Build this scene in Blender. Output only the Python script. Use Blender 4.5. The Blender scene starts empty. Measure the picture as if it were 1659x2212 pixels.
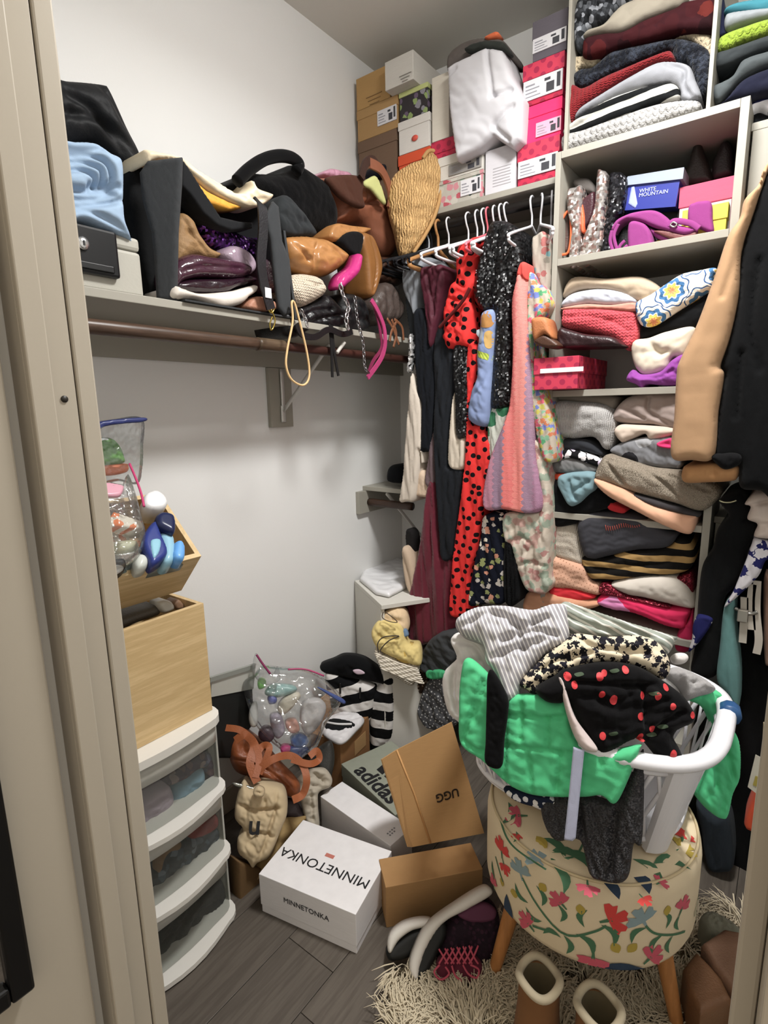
import bpy, bmesh, math, random
import numpy as np
from mathutils import Vector, Matrix
from mathutils.geometry import delaunay_2d_cdt

# ------------------------------------------------------------------ camera, world, lights, exposure
W_PX, H_PX = 1659, 2212
F_PX, PITCH, ROLL, YAW = 1178.8, 0.18655, -0.019717, 0.6427
CAM = np.array([-2.145, -1.497, 1.40])
_f = np.array([math.cos(YAW)*math.cos(PITCH), math.sin(YAW)*math.cos(PITCH), -math.sin(PITCH)])
_r0 = np.array([math.sin(YAW), -math.cos(YAW), 0.0]); _u0 = np.cross(_r0, _f)
_r = math.cos(ROLL)*_r0 + math.sin(ROLL)*_u0
_u = -math.sin(ROLL)*_r0 + math.cos(ROLL)*_u0
SC = bpy.context.scene
COL = SC.collection
cd = bpy.data.cameras.new('camera'); cam = bpy.data.objects.new('camera', cd); COL.objects.link(cam)
cd.sensor_fit = 'HORIZONTAL'; cd.sensor_width = 36.0; cd.lens = 36.0*F_PX/W_PX; cd.clip_start = 0.02
cam.matrix_world = Matrix(((_r[0], _u[0], -_f[0], CAM[0]), (_r[1], _u[1], -_f[1], CAM[1]), (_r[2], _u[2], -_f[2], CAM[2]), (0, 0, 0, 1)))
SC.camera = cam
SC.view_settings.view_transform = 'Standard'; SC.view_settings.look = 'None'; SC.view_settings.gamma = 1.0
SC.view_settings.exposure = 0.0; SC.view_settings.use_curve_mapping = False
wd = bpy.data.worlds.new('world'); SC.world = wd; wd.use_nodes = True
wd.node_tree.nodes['Background'].inputs[0].default_value = (1.0, 0.89, 0.74, 1)      # dim bedroom light that comes in by the door
wd.node_tree.nodes['Background'].inputs[1].default_value = 1.05

def ray(px, py):
    return _r*((px-W_PX/2)/F_PX) - _u*((py-H_PX/2)/F_PX) + _f
def on_x(px, py, x): d = ray(px, py); return CAM + d*((x-CAM[0])/d[0])
def on_y(px, py, y): d = ray(px, py); return CAM + d*((y-CAM[1])/d[1])
def on_z(px, py, z): d = ray(px, py); return CAM + d*((z-CAM[2])/d[2])

# ------------------------------------------------------------------ materials
def lin(hexs, k=1.0):
    h = hexs.lstrip('#'); c = [int(h[i:i+2], 16)/255 for i in (0, 2, 4)]
    c = [(x/12.92 if x <= .04045 else ((x+.055)/1.055)**2.4)*k for x in c]; g = .3*c[0]+.59*c[1]+.11*c[2]; c = [x*.9+g*.1 for x in c]
    return tuple(min(x, .92) for x in c)+(1.0,)
class NT:
    def __init__(s, name):
        s.m = bpy.data.materials.new(name); s.m.use_nodes = True; s.t = s.m.node_tree
        s.b = s.t.nodes['Principled BSDF']
    def n(s, typ, ins=None, **kw):
        nd = s.t.nodes.new(typ)
        for k, v in kw.items(): setattr(nd, k, v)
        for k, v in (ins or {}).items(): s.set(nd.inputs[k], v)
        return nd
    def set(s, sock, v):
        if isinstance(v, bpy.types.NodeSocket): s.t.links.new(v, sock)
        else: sock.default_value = v
    def math(s, op, a, b=0.0, c=None):
        nd = s.n('ShaderNodeMath', operation=op); s.set(nd.inputs[0], a); s.set(nd.inputs[1], b)
        if c is not None: s.set(nd.inputs[2], c)
        return nd.outputs[0]
    def mix(s, fac, a, b):
        nd = s.n('ShaderNodeMix', data_type='RGBA'); s.set(nd.inputs[0], fac); s.set(nd.inputs[6], a); s.set(nd.inputs[7], b)
        return nd.outputs[2]
    def ramp(s, fac, stops, const=False):
        nd = s.n('ShaderNodeValToRGB'); cr = nd.color_ramp
        if const: cr.interpolation = 'CONSTANT'
        while len(cr.elements) < len(stops): cr.elements.new(0.5)
        for e, (p, c) in zip(cr.elements, stops): e.position = p; e.color = c
        s.set(nd.inputs[0], fac); return nd.outputs[0]
    def uv(s, scale=1.0, rot=0.0, obj=False):
        tc = s.n('ShaderNodeTexCoord'); mp = s.n('ShaderNodeMapping')
        s.t.links.new(tc.outputs['Object' if obj else 'UV'], mp.inputs[0])
        sc = scale if isinstance(scale, tuple) else (scale, scale, scale)
        mp.inputs['Scale'].default_value = sc; mp.inputs['Rotation'].default_value = (0, 0, rot)
        return mp.outputs[0]
    def sep(s, vec):
        nd = s.n('ShaderNodeSeparateXYZ'); s.t.links.new(vec, nd.inputs[0]); return nd.outputs
    def noise(s, scale=5, detail=3, vec=None, rough=.5):
        nd = s.n('ShaderNodeTexNoise'); nd.inputs['Scale'].default_value = scale; nd.inputs['Detail'].default_value = detail
        nd.inputs['Roughness'].default_value = rough
        if vec is not None: s.t.links.new(vec, nd.inputs['Vector'])
        return nd.outputs['Fac']
    def vor(s, vec, scale=1.0, rnd=1.0, dim='2D', feature='F1'):
        nd = s.n('ShaderNodeTexVoronoi', voronoi_dimensions=dim, feature=feature); nd.inputs['Scale'].default_value = scale
        nd.inputs['Randomness'].default_value = rnd; s.t.links.new(vec, nd.inputs['Vector']); return nd
    def bump(s, h, strength=.3, dist=.002):
        nd = s.n('ShaderNodeBump'); nd.inputs['Strength'].default_value = strength; nd.inputs['Distance'].default_value = dist
        if s.b.inputs['Normal'].is_linked: s.t.links.new(s.b.inputs['Normal'].links[0].from_socket, nd.inputs['Normal'])
        s.t.links.new(h, nd.inputs['Height']); s.t.links.new(nd.outputs[0], s.b.inputs['Normal'])
    def crumple(s, strength=.35, dist=.007, scale=26):
        u = s.uv((1, .55, 1)); rg_ = lambda q: s.math('ABSOLUTE', s.math('SUBTRACT', q, .5))
        s.bump(s.math('ADD', rg_(s.noise(scale*.6, 2, u, .5)), s.math('MULTIPLY', rg_(s.noise(scale*1.7, 1, u)), .5)), strength, dist*1.5)
    def fin(s, col, rough=.9, metal=0.0, spec=.3, sheen=0.0):
        s.set(s.b.inputs['Base Color'], col); s.set(s.b.inputs['Roughness'], rough); s.set(s.b.inputs['Metallic'], metal)
        s.b.inputs['Specular IOR Level'].default_value = spec
        s.b.inputs['Sheen Weight'].default_value = sheen
        return s.m
_cache = {}
def cached(fn):
    def g(*a, **k):
        key = (fn.__name__, a, tuple(sorted(k.items())))
        if key not in _cache: _cache[key] = fn(*a, **k)
        return _cache[key]
    return g
@cached
def fab(hx, k=1.0, rough=.92, weave=900, w=.35, var=.12, sheen=.04, cr=.3):
    t = NT('cloth'); c = lin(hx, k)
    n1 = t.noise(9, 4, t.uv(obj=True))
    col = t.mix(n1, tuple(x*(1-var) for x in c[:3])+(1,), tuple(min(1, x*(1+var)) for x in c[:3])+(1,))
    if cr: t.crumple(cr)
    t.bump(t.noise(weave, 2, t.uv()), w, .0015)
    return t.fin(col, rough, sheen=sheen, spec=.15)
@cached
def knit(hx, k=1.0, su=110, sv=160, w=.8, hx2=None, fleck=0.0):
    t = NT('knit'); c = lin(hx, k); uv = t.uv(); x, y, _ = t.sep(uv)
    a = t.math('SINE', t.math('MULTIPLY', x, su*math.pi)); a = t.math('ABSOLUTE', a)
    b = t.math('SINE', t.math('ADD', t.math('MULTIPLY', y, sv*math.pi), t.math('MULTIPLY', a, 1.5))); b = t.math('ABSOLUTE', b)
    h = t.math('ADD', t.math('MULTIPLY', a, .7), t.math('MULTIPLY', b, .5))
    h = t.math('ADD', h, t.noise(300, 2, uv))
    n1 = t.noise(40, 5, uv, .7)
    d = lin(hx2, k) if hx2 else tuple(x*.75 for x in c[:3])+(1,)
    if fleck: f = t.ramp(n1, [(0, (0, 0, 0, 1)), (.5-fleck, (0, 0, 0, 1)), (.62, (1, 1, 1, 1))])
    else: f = n1
    col = t.mix(f, c, d)
    t.bump(h, w, .004)
    return t.fin(col, .95, sheen=.08, spec=.12)
@cached
def stripe(h1, h2, period, duty=.5, ang=0.0, k=1.0, wob=0.0):
    t = NT('striped_cloth'); x, y, _ = t.sep(t.uv(1.0, ang))
    if wob: y = t.math('ADD', y, t.math('MULTIPLY', t.noise(8, 2, t.uv()), wob))
    fr = t.math('FRACT', t.math('MULTIPLY', y, 1/period))
    col = t.mix(t.math('LESS_THAN', fr, duty), lin(h2, k), lin(h1, k))
    t.crumple(.35)
    t.bump(t.noise(800, 2, t.uv()), .3, .0015)
    return t.fin(col, .9, spec=.15)
@cached
def dots(h1, h2, spacing, rad, rnd=.35, k=1.0, ang=.3):
    t = NT('dotted_cloth'); v = t.vor(t.uv(1/spacing, ang), 1.0, rnd)
    col = t.mix(t.math('LESS_THAN', v.outputs['Distance'], rad), lin(h1, k), lin(h2, k))
    t.crumple(.35)
    t.bump(t.noise(800, 2, t.uv()), .3, .0015)
    return t.fin(col, .88, spec=.15)
@cached
def sequin(hx, hx2, cell=.004, k=1.0, rough=.22, metal=.85):
    t = NT('sequins'); uv = t.uv(1/cell); v = t.vor(uv, 1.0, .6)
    dv = t.n('ShaderNodeVectorMath', operation='SUBTRACT'); t.t.links.new(uv, dv.inputs[0]); t.t.links.new(v.outputs['Position'], dv.inputs[1])
    cv = t.n('ShaderNodeVectorMath', operation='SUBTRACT'); t.t.links.new(v.outputs['Color'], cv.inputs[0]); cv.inputs[1].default_value = (.5, .5, .5)
    dt = t.n('ShaderNodeVectorMath', operation='DOT_PRODUCT'); t.t.links.new(dv.outputs[0], dt.inputs[0]); t.t.links.new(cv.outputs[0], dt.inputs[1])
    r, g, b = t.sep(v.outputs['Color'])
    col = t.mix(t.math('GREATER_THAN', r, .75), lin(hx, k), lin(hx2, k))
    t.bump(dt.outputs['Value'], 1.0, cell*1.6)
    return t.fin(col, rough, metal, .5)
@cached
def blobs(bg, cols, size, rad=.42, k=1.0, warp=.4, rnd=1.0):
    """print of scattered motifs: each cell one flat colour inside a warped blob, else the ground colour"""
    t = NT('printed_cloth'); uv = t.uv(1/size)
    nz = t.n('ShaderNodeTexNoise'); nz.inputs['Scale'].default_value = 2.3; nz.inputs['Detail'].default_value = 2; t.t.links.new(uv, nz.inputs['Vector'])
    off = t.n('ShaderNodeVectorMath', operation='MULTIPLY_ADD'); t.t.links.new(nz.outputs['Color'], off.inputs[0]); off.inputs[1].default_value = (warp,)*3; t.t.links.new(uv, off.inputs[2])
    v = t.vor(off.outputs[0], 1.0, rnd); r, g, b = t.sep(v.outputs['Color'])
    cl = t.ramp(r, [(i/len(cols), lin(c, k)) for i, c in enumerate(cols)], True)
    rr = t.math('MULTIPLY', t.math('ADD', t.math('MULTIPLY', g, .6), .7), rad)
    col = t.mix(t.math('LESS_THAN', v.outputs['Distance'], rr), lin(bg, k), cl)
    t.crumple(.35)
    t.bump(t.noise(800, 2, t.uv()), .3, .0015)
    return t.fin(col, .88, spec=.15)
@cached
def zigzag(cols, pu, pv, amp, k=1.0, ang=0.0):
    t = NT('zigzag_knit'); x, y, _ = t.sep(t.uv(1.0, ang))
    tri = t.math('PINGPONG', t.math('MULTIPLY', y, 1/pv), .5)
    ph = t.math('ADD', t.math('MULTIPLY', x, 1/pu), t.math('MULTIPLY', t.math('SMOOTH_MIN', t.math('MULTIPLY', tri, 2), .7, .2), amp))
    fr = t.math('FRACT', ph)
    col = t.ramp(fr, [(i/len(cols), lin(c, k)) for i, c in enumerate(cols)], True)
    col = t.mix(t.math('MULTIPLY', t.noise(420, 2, t.uv()), .3), col, lin('dcc0c0', k))
    t.bump(t.math('SINE', t.math('MULTIPLY', y, 1500)), .35, .002)
    return t.fin(col, .9)
@cached
def grannysq(size, k=1.0):
    t = NT('crochet'); uv = t.uv(1/size, .5); x, y, _ = t.sep(uv)
    a = t.math('SUBTRACT', t.math('FRACT', x), .5); b = t.math('SUBTRACT', t.math('FRACT', y), .5)
    d = t.math('SQRT', t.math('ADD', t.math('MULTIPLY', a, a), t.math('MULTIPLY', b, b)))
    an = t.math('ARCTAN2', a, b); d = t.math('ADD', d, t.math('MULTIPLY', t.math('SINE', t.math('MULTIPLY', an, 8)), .035))
    col = t.ramp(d, [(0, lin('e08a5a', k)), (.10, lin('f0c850', k)), (.20, lin('efe9dc', k)), (.24, lin('3f74a8', k)), (.36, lin('efe9dc', k)), (.46, lin('30588a', k)), (.50, lin('efe9dc', k))], True)
    t.bump(t.noise(160, 3, t.uv()), .8, .004)
    return t.fin(col, .95)
@cached
def leather(hx, k=1.0, rough=.45, w=.25, spec=.4, sc=220):
    t = NT('leather'); c = lin(hx, k)
    n1 = t.noise(14, 4, t.uv(obj=True))
    col = t.mix(n1, tuple(x*.75 for x in c[:3])+(1,), tuple(min(1, x*1.2) for x in c[:3])+(1,))
    v = t.vor(t.uv(obj=True), sc, 1.0, '3D')
    t.bump(v.outputs['Distance'], w, .002)
    return t.fin(col, rough, spec=spec)
@cached
def plain(hx, k=1.0, rough=.5, metal=0.0, spec=.4):
    t = NT('plain'); return t.fin(lin(hx, k), rough, metal, spec)
@cached
def paint(hx, k=1.0, rough=.7, w=.15):
    t = NT('paint'); c = lin(hx, k); o = t.uv(obj=True)
    t.bump(t.noise(180, 3, o), w, .001)
    col = t.mix(t.noise(2.5, 2, o), tuple(x*.96 for x in c[:3])+(1,), c)
    return t.fin(col, rough, spec=.25)
@cached
def card(hx, k=1.0, rough=.8):
    t = NT('cardboard'); c = lin(hx, k); o = t.uv((1, 1, 14), obj=True)
    col = t.mix(t.noise(30, 4, o), tuple(x*.9 for x in c[:3])+(1,), tuple(min(1, x*1.07) for x in c[:3])+(1,))
    t.bump(t.noise(120, 2, o), .12, .001)
    return t.fin(col, rough, spec=.2)
@cached
def patcard(h1, h2, size, rad, k=1.0):
    t = NT('printed_card'); uv = t.uv(1/size, .785, obj=False); v = t.vor(uv, 1.0, 0.0)
    col = t.mix(t.math('LESS_THAN', v.outputs['Distance'], rad), lin(h1, k), lin(h2, k))
    return t.fin(col, .5)
@cached
def wood(hx, hx2, k=1.0, axis='x', rough=.5, sc=6.0, stretch=16):
    t = NT('wood'); s = {'x': (1, stretch, stretch), 'y': (stretch, 1, stretch), 'z': (stretch, stretch, 1)}[axis]
    o = t.uv(s, obj=True); n1 = t.noise(sc*.35, 6, o, .65)
    wv = t.math('SINE', t.math('MULTIPLY', n1, 34)); wv = t.math('MULTIPLY_ADD', wv, .5, .5)
    f = t.math('ADD', t.math('MULTIPLY', wv, .45), t.math('MULTIPLY', t.noise(sc*2, 5, o), .6))
    col = t.mix(f, lin(hx2, k), lin(hx, k)); t.bump(f, .12, .001)
    return t.fin(col, rough, spec=.35)
@cached
def clear(hx='e8ecf0', alpha=.22, rough=.12):
    """thin see-through plastic film: mostly clear, sharp sheen at grazing angles"""
    t = NT('clear_plastic'); tr = t.n('ShaderNodeBsdfTransparent'); gl = t.n('ShaderNodeBsdfGlossy'); df = t.n('ShaderNodeBsdfTranslucent'); d2 = t.n('ShaderNodeBsdfDiffuse')
    tr.inputs[0].default_value = (.97, .98, .98, 1); gl.inputs['Roughness'].default_value = rough
    df.inputs[0].default_value = lin(hx); d2.inputs[0].default_value = lin(hx)
    ly = t.n('ShaderNodeLayerWeight'); ly.inputs[0].default_value = .35
    m0 = t.n('ShaderNodeMixShader'); m0.inputs[0].default_value = .5; t.t.links.new(df.outputs[0], m0.inputs[1]); t.t.links.new(d2.outputs[0], m0.inputs[2])
    m1 = t.n('ShaderNodeMixShader'); m1.inputs[0].default_value = alpha; t.t.links.new(tr.outputs[0], m1.inputs[1]); t.t.links.new(m0.outputs[0], m1.inputs[2])
    m2 = t.n('ShaderNodeMixShader'); t.t.links.new(t.math('MULTIPLY_ADD', ly.outputs['Fresnel'], .8, .06), m2.inputs[0]); t.t.links.new(m1.outputs[0], m2.inputs[1]); t.t.links.new(gl.outputs[0], m2.inputs[2])
    t.t.links.new(m2.outputs[0], t.t.nodes['Material Output'].inputs['Surface'])
    bp = t.n('ShaderNodeBump'); bp.inputs['Strength'].default_value = .5; bp.inputs['Distance'].default_value = .004
    t.t.links.new(t.noise(60, 3, t.uv(obj=True)), bp.inputs['Height']); t.t.links.new(bp.outputs[0], gl.inputs['Normal'])
    return t.m
@cached
def straw(hx, hx2, k=1.0):
    t = NT('straw'); o = t.uv(); w = t.n('ShaderNodeTexWave', wave_type='BANDS'); w.inputs['Scale'].default_value = 34; w.inputs['Distortion'].default_value = 9; w.inputs['Detail'].default_value = 3
    t.t.links.new(o, w.inputs['Vector']); f = t.math('ADD', t.math('MULTIPLY', w.outputs['Fac'], .6), t.math('MULTIPLY', t.noise(160, 4, o), .6))
    t.bump(f, .9, .006); return t.fin(t.mix(f, lin(hx2, k), lin(hx, k)), .75)

# ------------------------------------------------------------------ object helpers
def tag(o, label=None, cat=None, group=None, kind=None):
    if label: o['label'] = label
    if cat: o['category'] = cat
    if group: o['group'] = group
    if kind: o['kind'] = kind
    return o
def link(name, me, mat=None, parent=None, smooth=False, recenter=True):
    o = bpy.data.objects.new(name, me); COL.objects.link(o)
    if mat is not None:
        for m in (mat if isinstance(mat, (list, tuple)) else [mat]): me.materials.append(m)
    n = len(me.vertices)
    if n and recenter:
        co = np.empty(n*3); me.vertices.foreach_get('co', co); co = co.reshape(-1, 3)
        c = np.array([(co[:, 0].min()+co[:, 0].max())/2, (co[:, 1].min()+co[:, 1].max())/2, co[:, 2].min()])
        me.vertices.foreach_set('co', (co-c).ravel()); o.location = c
    if smooth: me.polygons.foreach_set('use_smooth', [True]*len(me.polygons))
    if parent is not None:
        o.parent = parent; pm = Matrix.Translation(parent['_w']) if '_w' in parent.keys() else parent.matrix_basis
        o.matrix_parent_inverse = pm.inverted()
        o['_w'] = o.location[:]
    else: o['_w'] = o.location[:]
    me.update(); return o
def root(name, loc, label, cat, group=None, kind=None):
    o = bpy.data.objects.new(name, None); COL.objects.link(o); o.location = loc; o.empty_display_size = .05
    o['_w'] = tuple(float(x) for x in loc)
    return tag(o, label, cat, group, kind)
def bmesh_obj(name, bm, mat, parent=None, smooth=False):
    me = bpy.data.meshes.new(name); bm.normal_update(); bm.to_mesh(me); bm.free(); return link(name, me, mat, parent, smooth)
def cuboid(bm, c, d, M=None, bev=0.0):
    r = bmesh.ops.create_cube(bm, size=1.0); vs = r['verts']
    for v in vs:
        v.co = Vector((v.co.x*d[0], v.co.y*d[1], v.co.z*d[2]))
    if bev:
        es = list({e for v in vs for e in v.link_edges}); rb = bmesh.ops.bevel(bm, geom=es, offset=bev, segments=2, affect='EDGES', profile=.5)
        vs = list({v for f in rb['faces'] for v in f.verts} | {v for v in vs if v.is_valid})
        seen = set(vs); st = list(vs)
        while st:
            for e in st.pop().link_edges:
                for w in e.verts:
                    if w not in seen: seen.add(w); st.append(w)
        vs = list(seen)
    T = Matrix.Translation(Vector(c))
    for v in vs: v.co = T @ ((M @ v.co) if M is not None else v.co)
def box(name, lo, hi, mat, parent=None, bev=.002, label=None, cat=None, group=None, kind=None, M=None, uvm=False):
    lo, hi = np.array(lo, float), np.array(hi, float); bm = bmesh.new()
    cuboid(bm, (lo+hi)/2, np.abs(hi-lo), M, bev)
    o = bmesh_obj(name, bm, mat, parent); boxuv(o) if uvm else None
    return tag(o, label, cat, group, kind)
def boxuv(o):
    me = o.data; uv = me.uv_layers.new(name='UVMap')
    for p in me.polygons:
        n = p.normal; a = max(range(3), key=lambda i: abs(n[i])); ij = [(1, 2), (0, 2), (0, 1)][a]
        for li in p.loop_indices:
            c = me.vertices[me.loops[li].vertex_index].co; uv.data[li].uv = (c[ij[0]], c[ij[1]])
def spline(P, n, closed=False):
    P = np.array(P, float); m = len(P)
    if m < 3 and not closed:
        t = np.linspace(0, 1, n)[:, None]; return P[0]*(1-t)+P[-1]*t
    out = []; segs = m if closed else m-1; ts = np.linspace(0, segs, n, endpoint=not closed)
    for t in ts:
        i = min(int(t), segs-1); f = t-i
        g = (lambda k: P[k % m]) if closed else (lambda k: P[min(max(k, 0), m-1)])
        a, b, c, d = g(i-1), g(i), g(i+1), g(i+2)
        out.append(.5*((2*b)+(c-a)*f+(2*a-5*b+4*c-d)*f*f+(3*b-a-3*c+d)*f**3))
    return np.array(out)
def tube(name, pts, r, mat, parent=None, closed=False, n=None, sides=8, flat=1.0, flatdir=None, smooth=True, sharp=False, label=None, cat=None, group=None):
    """swept tube; flat < 1 squashes the section along flatdir, which makes a strap"""
    rect = flat <= .35 and len(pts) > 2
    if rect: sides, smooth = 4, False
    n = n or max(8, (10 if rect else 6)*len(pts)); P = np.array(pts, float) if sharp else spline(pts, n, closed); n = len(P)
    rr = np.interp(np.linspace(0, 1, n), np.linspace(0, 1, len(r)), r) if hasattr(r, '__len__') else np.full(n, r)
    T = np.roll(P, -1, 0)-np.roll(P, 1, 0)
    if not closed: T[0] = P[1]-P[0]; T[-1] = P[-1]-P[-2]
    T /= np.linalg.norm(T, axis=1)[:, None]+1e-9
    ref = np.array(flatdir if flatdir is not None else (0, 0, 1.0), float)
    a0 = np.cross(T[0], ref); a0 = a0 if np.linalg.norm(a0) > .1 else np.cross(T[0], (1, 0, 0)); A = []
    a = a0
    for i in range(n):
        if flatdir is not None:
            b = np.cross(T[i], ref); a = b if np.linalg.norm(b) > .05 else a
        a = a-T[i]*np.dot(a, T[i]); a = a/(np.linalg.norm(a)+1e-9); A.append(a)
    A = np.array(A); B = np.cross(A, T)
    V = []; Fc = []
    for i in range(n):
        for k in range(sides):
            w = 2*math.pi*k/sides; V.append(P[i]+rr[i]*(math.cos(w)*A[i]+math.sin(w)*flat*B[i]) if not rect else P[i]+rr[i]*(((1, 1, -1, -1)[k])*A[i]+((-1, 1, 1, -1)[k])*flat*B[i]))
    for i in range(n if closed else n-1):
        j = (i+1) % n
        for k in range(sides):
            l = (k+1) % sides; Fc.append((i*sides+k, i*sides+l, j*sides+l, j*sides+k))
    if not closed: Fc += [tuple(range(sides))[::-1], tuple((n-1)*sides+k for k in range(sides))]
    me = bpy.data.meshes.new(name); me.from_pydata([tuple(v) for v in V], [], Fc)
    return tag(link(name, me, mat, parent, smooth), label, cat, group)
def lathe(name, prof, c, mat, parent=None, n=32, M=None, smooth=True, label=None, cat=None, group=None, sx=1.0, sy=1.0):
    V = []; Fc = []; m = len(prof)
    for i in range(n):
        w = 2*math.pi*i/n
        for r, z in prof:
            p = Vector((r*math.cos(w)*sx, r*math.sin(w)*sy, z)); p = (M @ p) if M is not None else p; V.append((p.x+c[0], p.y+c[1], p.z+c[2]))
    for i in range(n):
        j = (i+1) % n
        for k in range(m-1): Fc.append((i*m+k, j*m+k, j*m+k+1, i*m+k+1))
    me = bpy.data.meshes.new(name); me.from_pydata(V, [], Fc)
    bm = bmesh.new(); bm.from_mesh(me); bmesh.ops.remove_doubles(bm, verts=bm.verts, dist=1e-6); bm.normal_update(); bm.to_mesh(me); bm.free()
    return tag(link(name, me, mat, parent, smooth), label, cat, group)
def panel(name, q, th, mat, parent=None, label=None, cat=None, group=None, kind=None):
    """flat board from 4 corners, thickness th away from the side they wind round"""
    q = [Vector(tuple(map(float, p))) for p in q]; n = (q[1]-q[0]).cross(q[3]-q[0]).normalized()*th
    V = q+[p-n for p in q]; me = bpy.data.meshes.new(name)
    me.from_pydata([tuple(v) for v in V], [], [(0, 1, 2, 3), (7, 6, 5, 4), (0, 4, 5, 1), (1, 5, 6, 2), (2, 6, 7, 3), (3, 7, 4, 0)])
    o = link(name, me, mat, parent); boxuv(o); return tag(o, label, cat, group, kind)
def lettering(text, origin, right, up, size, mat, parent, name='lettering', bold=0.0, sx=1.0, align='CENTER'):
    cu = bpy.data.curves.new('t', 'FONT'); cu.body = text; cu.size = size; cu.align_x = align; cu.align_y = 'CENTER'; cu.extrude = .0003; cu.offset = bold
    cu.resolution_u = 3
    ob = bpy.data.objects.new('t', cu); me = bpy.data.meshes.new_from_object(ob); bpy.data.objects.remove(ob)
    r = Vector(tuple(right)).normalized(); u = Vector(tuple(up)); u = (u-r*u.dot(r)).normalized(); nn = r.cross(u); o = Vector(tuple(origin))
    for v in me.vertices: v.co = o+r*v.co.x*sx+u*v.co.y+nn*(v.co.z+.0006)
    return link(name, me, mat, parent)

# ---- soft goods: an outline surveyed on a real plane, filled, rounded and folded, with a back and real depth
class Plane:
    def __init__(s, spec):
        s.k = spec[0]
        if s.k == 'x': s.o = np.array([spec[1], 0, 0.]); s.U = np.array([0, -1., 0]); s.V = np.array([0, 0, 1.]); s.N = np.array([-1., 0, 0])
        elif s.k == 'y': s.o = np.array([0, spec[1], 0.]); s.U = np.array([1., 0, 0]); s.V = np.array([0, 0, 1.]); s.N = np.array([0, -1., 0])
        elif s.k == 'z': s.o = np.array([0, 0, spec[1]]); s.U = np.array([1., 0, 0]); s.V = np.array([0, 1., 0]); s.N = np.array([0, 0, 1.])
        elif s.k == 'n':
            s.o = np.array(spec[1], float); s.N = np.array(spec[2], float); s.N /= np.linalg.norm(s.N)
            s.U = np.cross((0, 0, 1.), s.N); s.U /= np.linalg.norm(s.U); s.V = np.cross(s.N, s.U)
        elif s.k == 'c':
            s.c = np.array(spec[1], float); s.R = spec[2]; s.lean = spec[3] if len(spec) > 3 else 0.0; s.z0 = spec[4] if len(spec) > 4 else 0.0
    def px(s, x, y):
        d = ray(x, y)
        if s.k != 'c':
            t = np.dot(s.o-CAM, s.N)/np.dot(d, s.N); p = CAM+d*t-s.o; return np.array([p@s.U, p@s.V])
        e = CAM[:2]-s.c; a = d[:2]@d[:2]; b = 2*e@d[:2]; R = s.R
        for _ in range(6):
            cc = e@e-R*R; D = b*b-4*a*cc; t = (-b-math.sqrt(max(D, 0)))/(2*a); p = CAM+d*t; R = s.R+s.lean*(p[2]-s.z0)
        th = math.atan2(p[1]-s.c[1], p[0]-s.c[0]) % (2*math.pi); return np.array([s.R*th, p[2]])
    def frame(s, uv):
        if s.k != 'c': return s.o+uv[:, :1]*s.U+uv[:, 1:]*s.V, np.repeat(s.N[None], len(uv), 0)
        th = uv[:, 0]/s.R; n = np.stack([np.cos(th), np.sin(th), 0*th], 1); R = s.R+s.lean*(uv[:, 1]-s.z0)
        p = n*R[:, None]; p[:, 0] += s.c[0]; p[:, 1] += s.c[1]; p[:, 2] = uv[:, 1]; return p, n
def parse(s): return [tuple(map(float, p.split(','))) for p in s.split()]
def segdist(P, A, B):
    d = B-A; L = (d*d).sum(1)+1e-12
    t = np.clip(((P[:, None]-A[None])*d[None]).sum(2)/L[None], 0, 1)
    q = A[None]+t[..., None]*d[None]-P[:, None]; return np.sqrt((q*q).sum(2)).min(1)
def inside(P, R):
    x, y = P[:, 0], P[:, 1]; c = np.zeros(len(P), bool); n = len(R)
    for i in range(n):
        a, b = R[i], R[i-1]; m = (a[1] > y) != (b[1] > y)
        c ^= m & (x < (b[0]-a[0])*(y-a[1])/(b[1]-a[1]+1e-15)+a[0])
    return c
def wrinkle(P, fold, seed):
    rs = np.random.RandomState(seed); amp, wl, ang = fold[:3]; spread = fold[3] if len(fold) > 3 else .5; out = np.zeros(len(P)); tot = 0
    for o, (sc, a) in enumerate(((1, 1), (.55, .55), (.3, .35), (2.1, .8))):
        for _ in range(2):
            th = math.radians(ang)+rs.normal()*spread; k = 2*math.pi/(wl*sc*rs.uniform(.75, 1.3)); dr = np.array([math.cos(th), math.sin(th)]); pr = np.array([-dr[1], dr[0]])
            ph = P@dr*k+rs.uniform(0, 6.28)+min(1.3, 2.6*spread)*np.sin(P@pr*k*.35+rs.uniform(0, 6.28))
            out += a*(np.abs(np.sin(ph*.5))*2-1.27); tot += a
    return amp*out/tot*1.25
_seed = [0]
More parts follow.
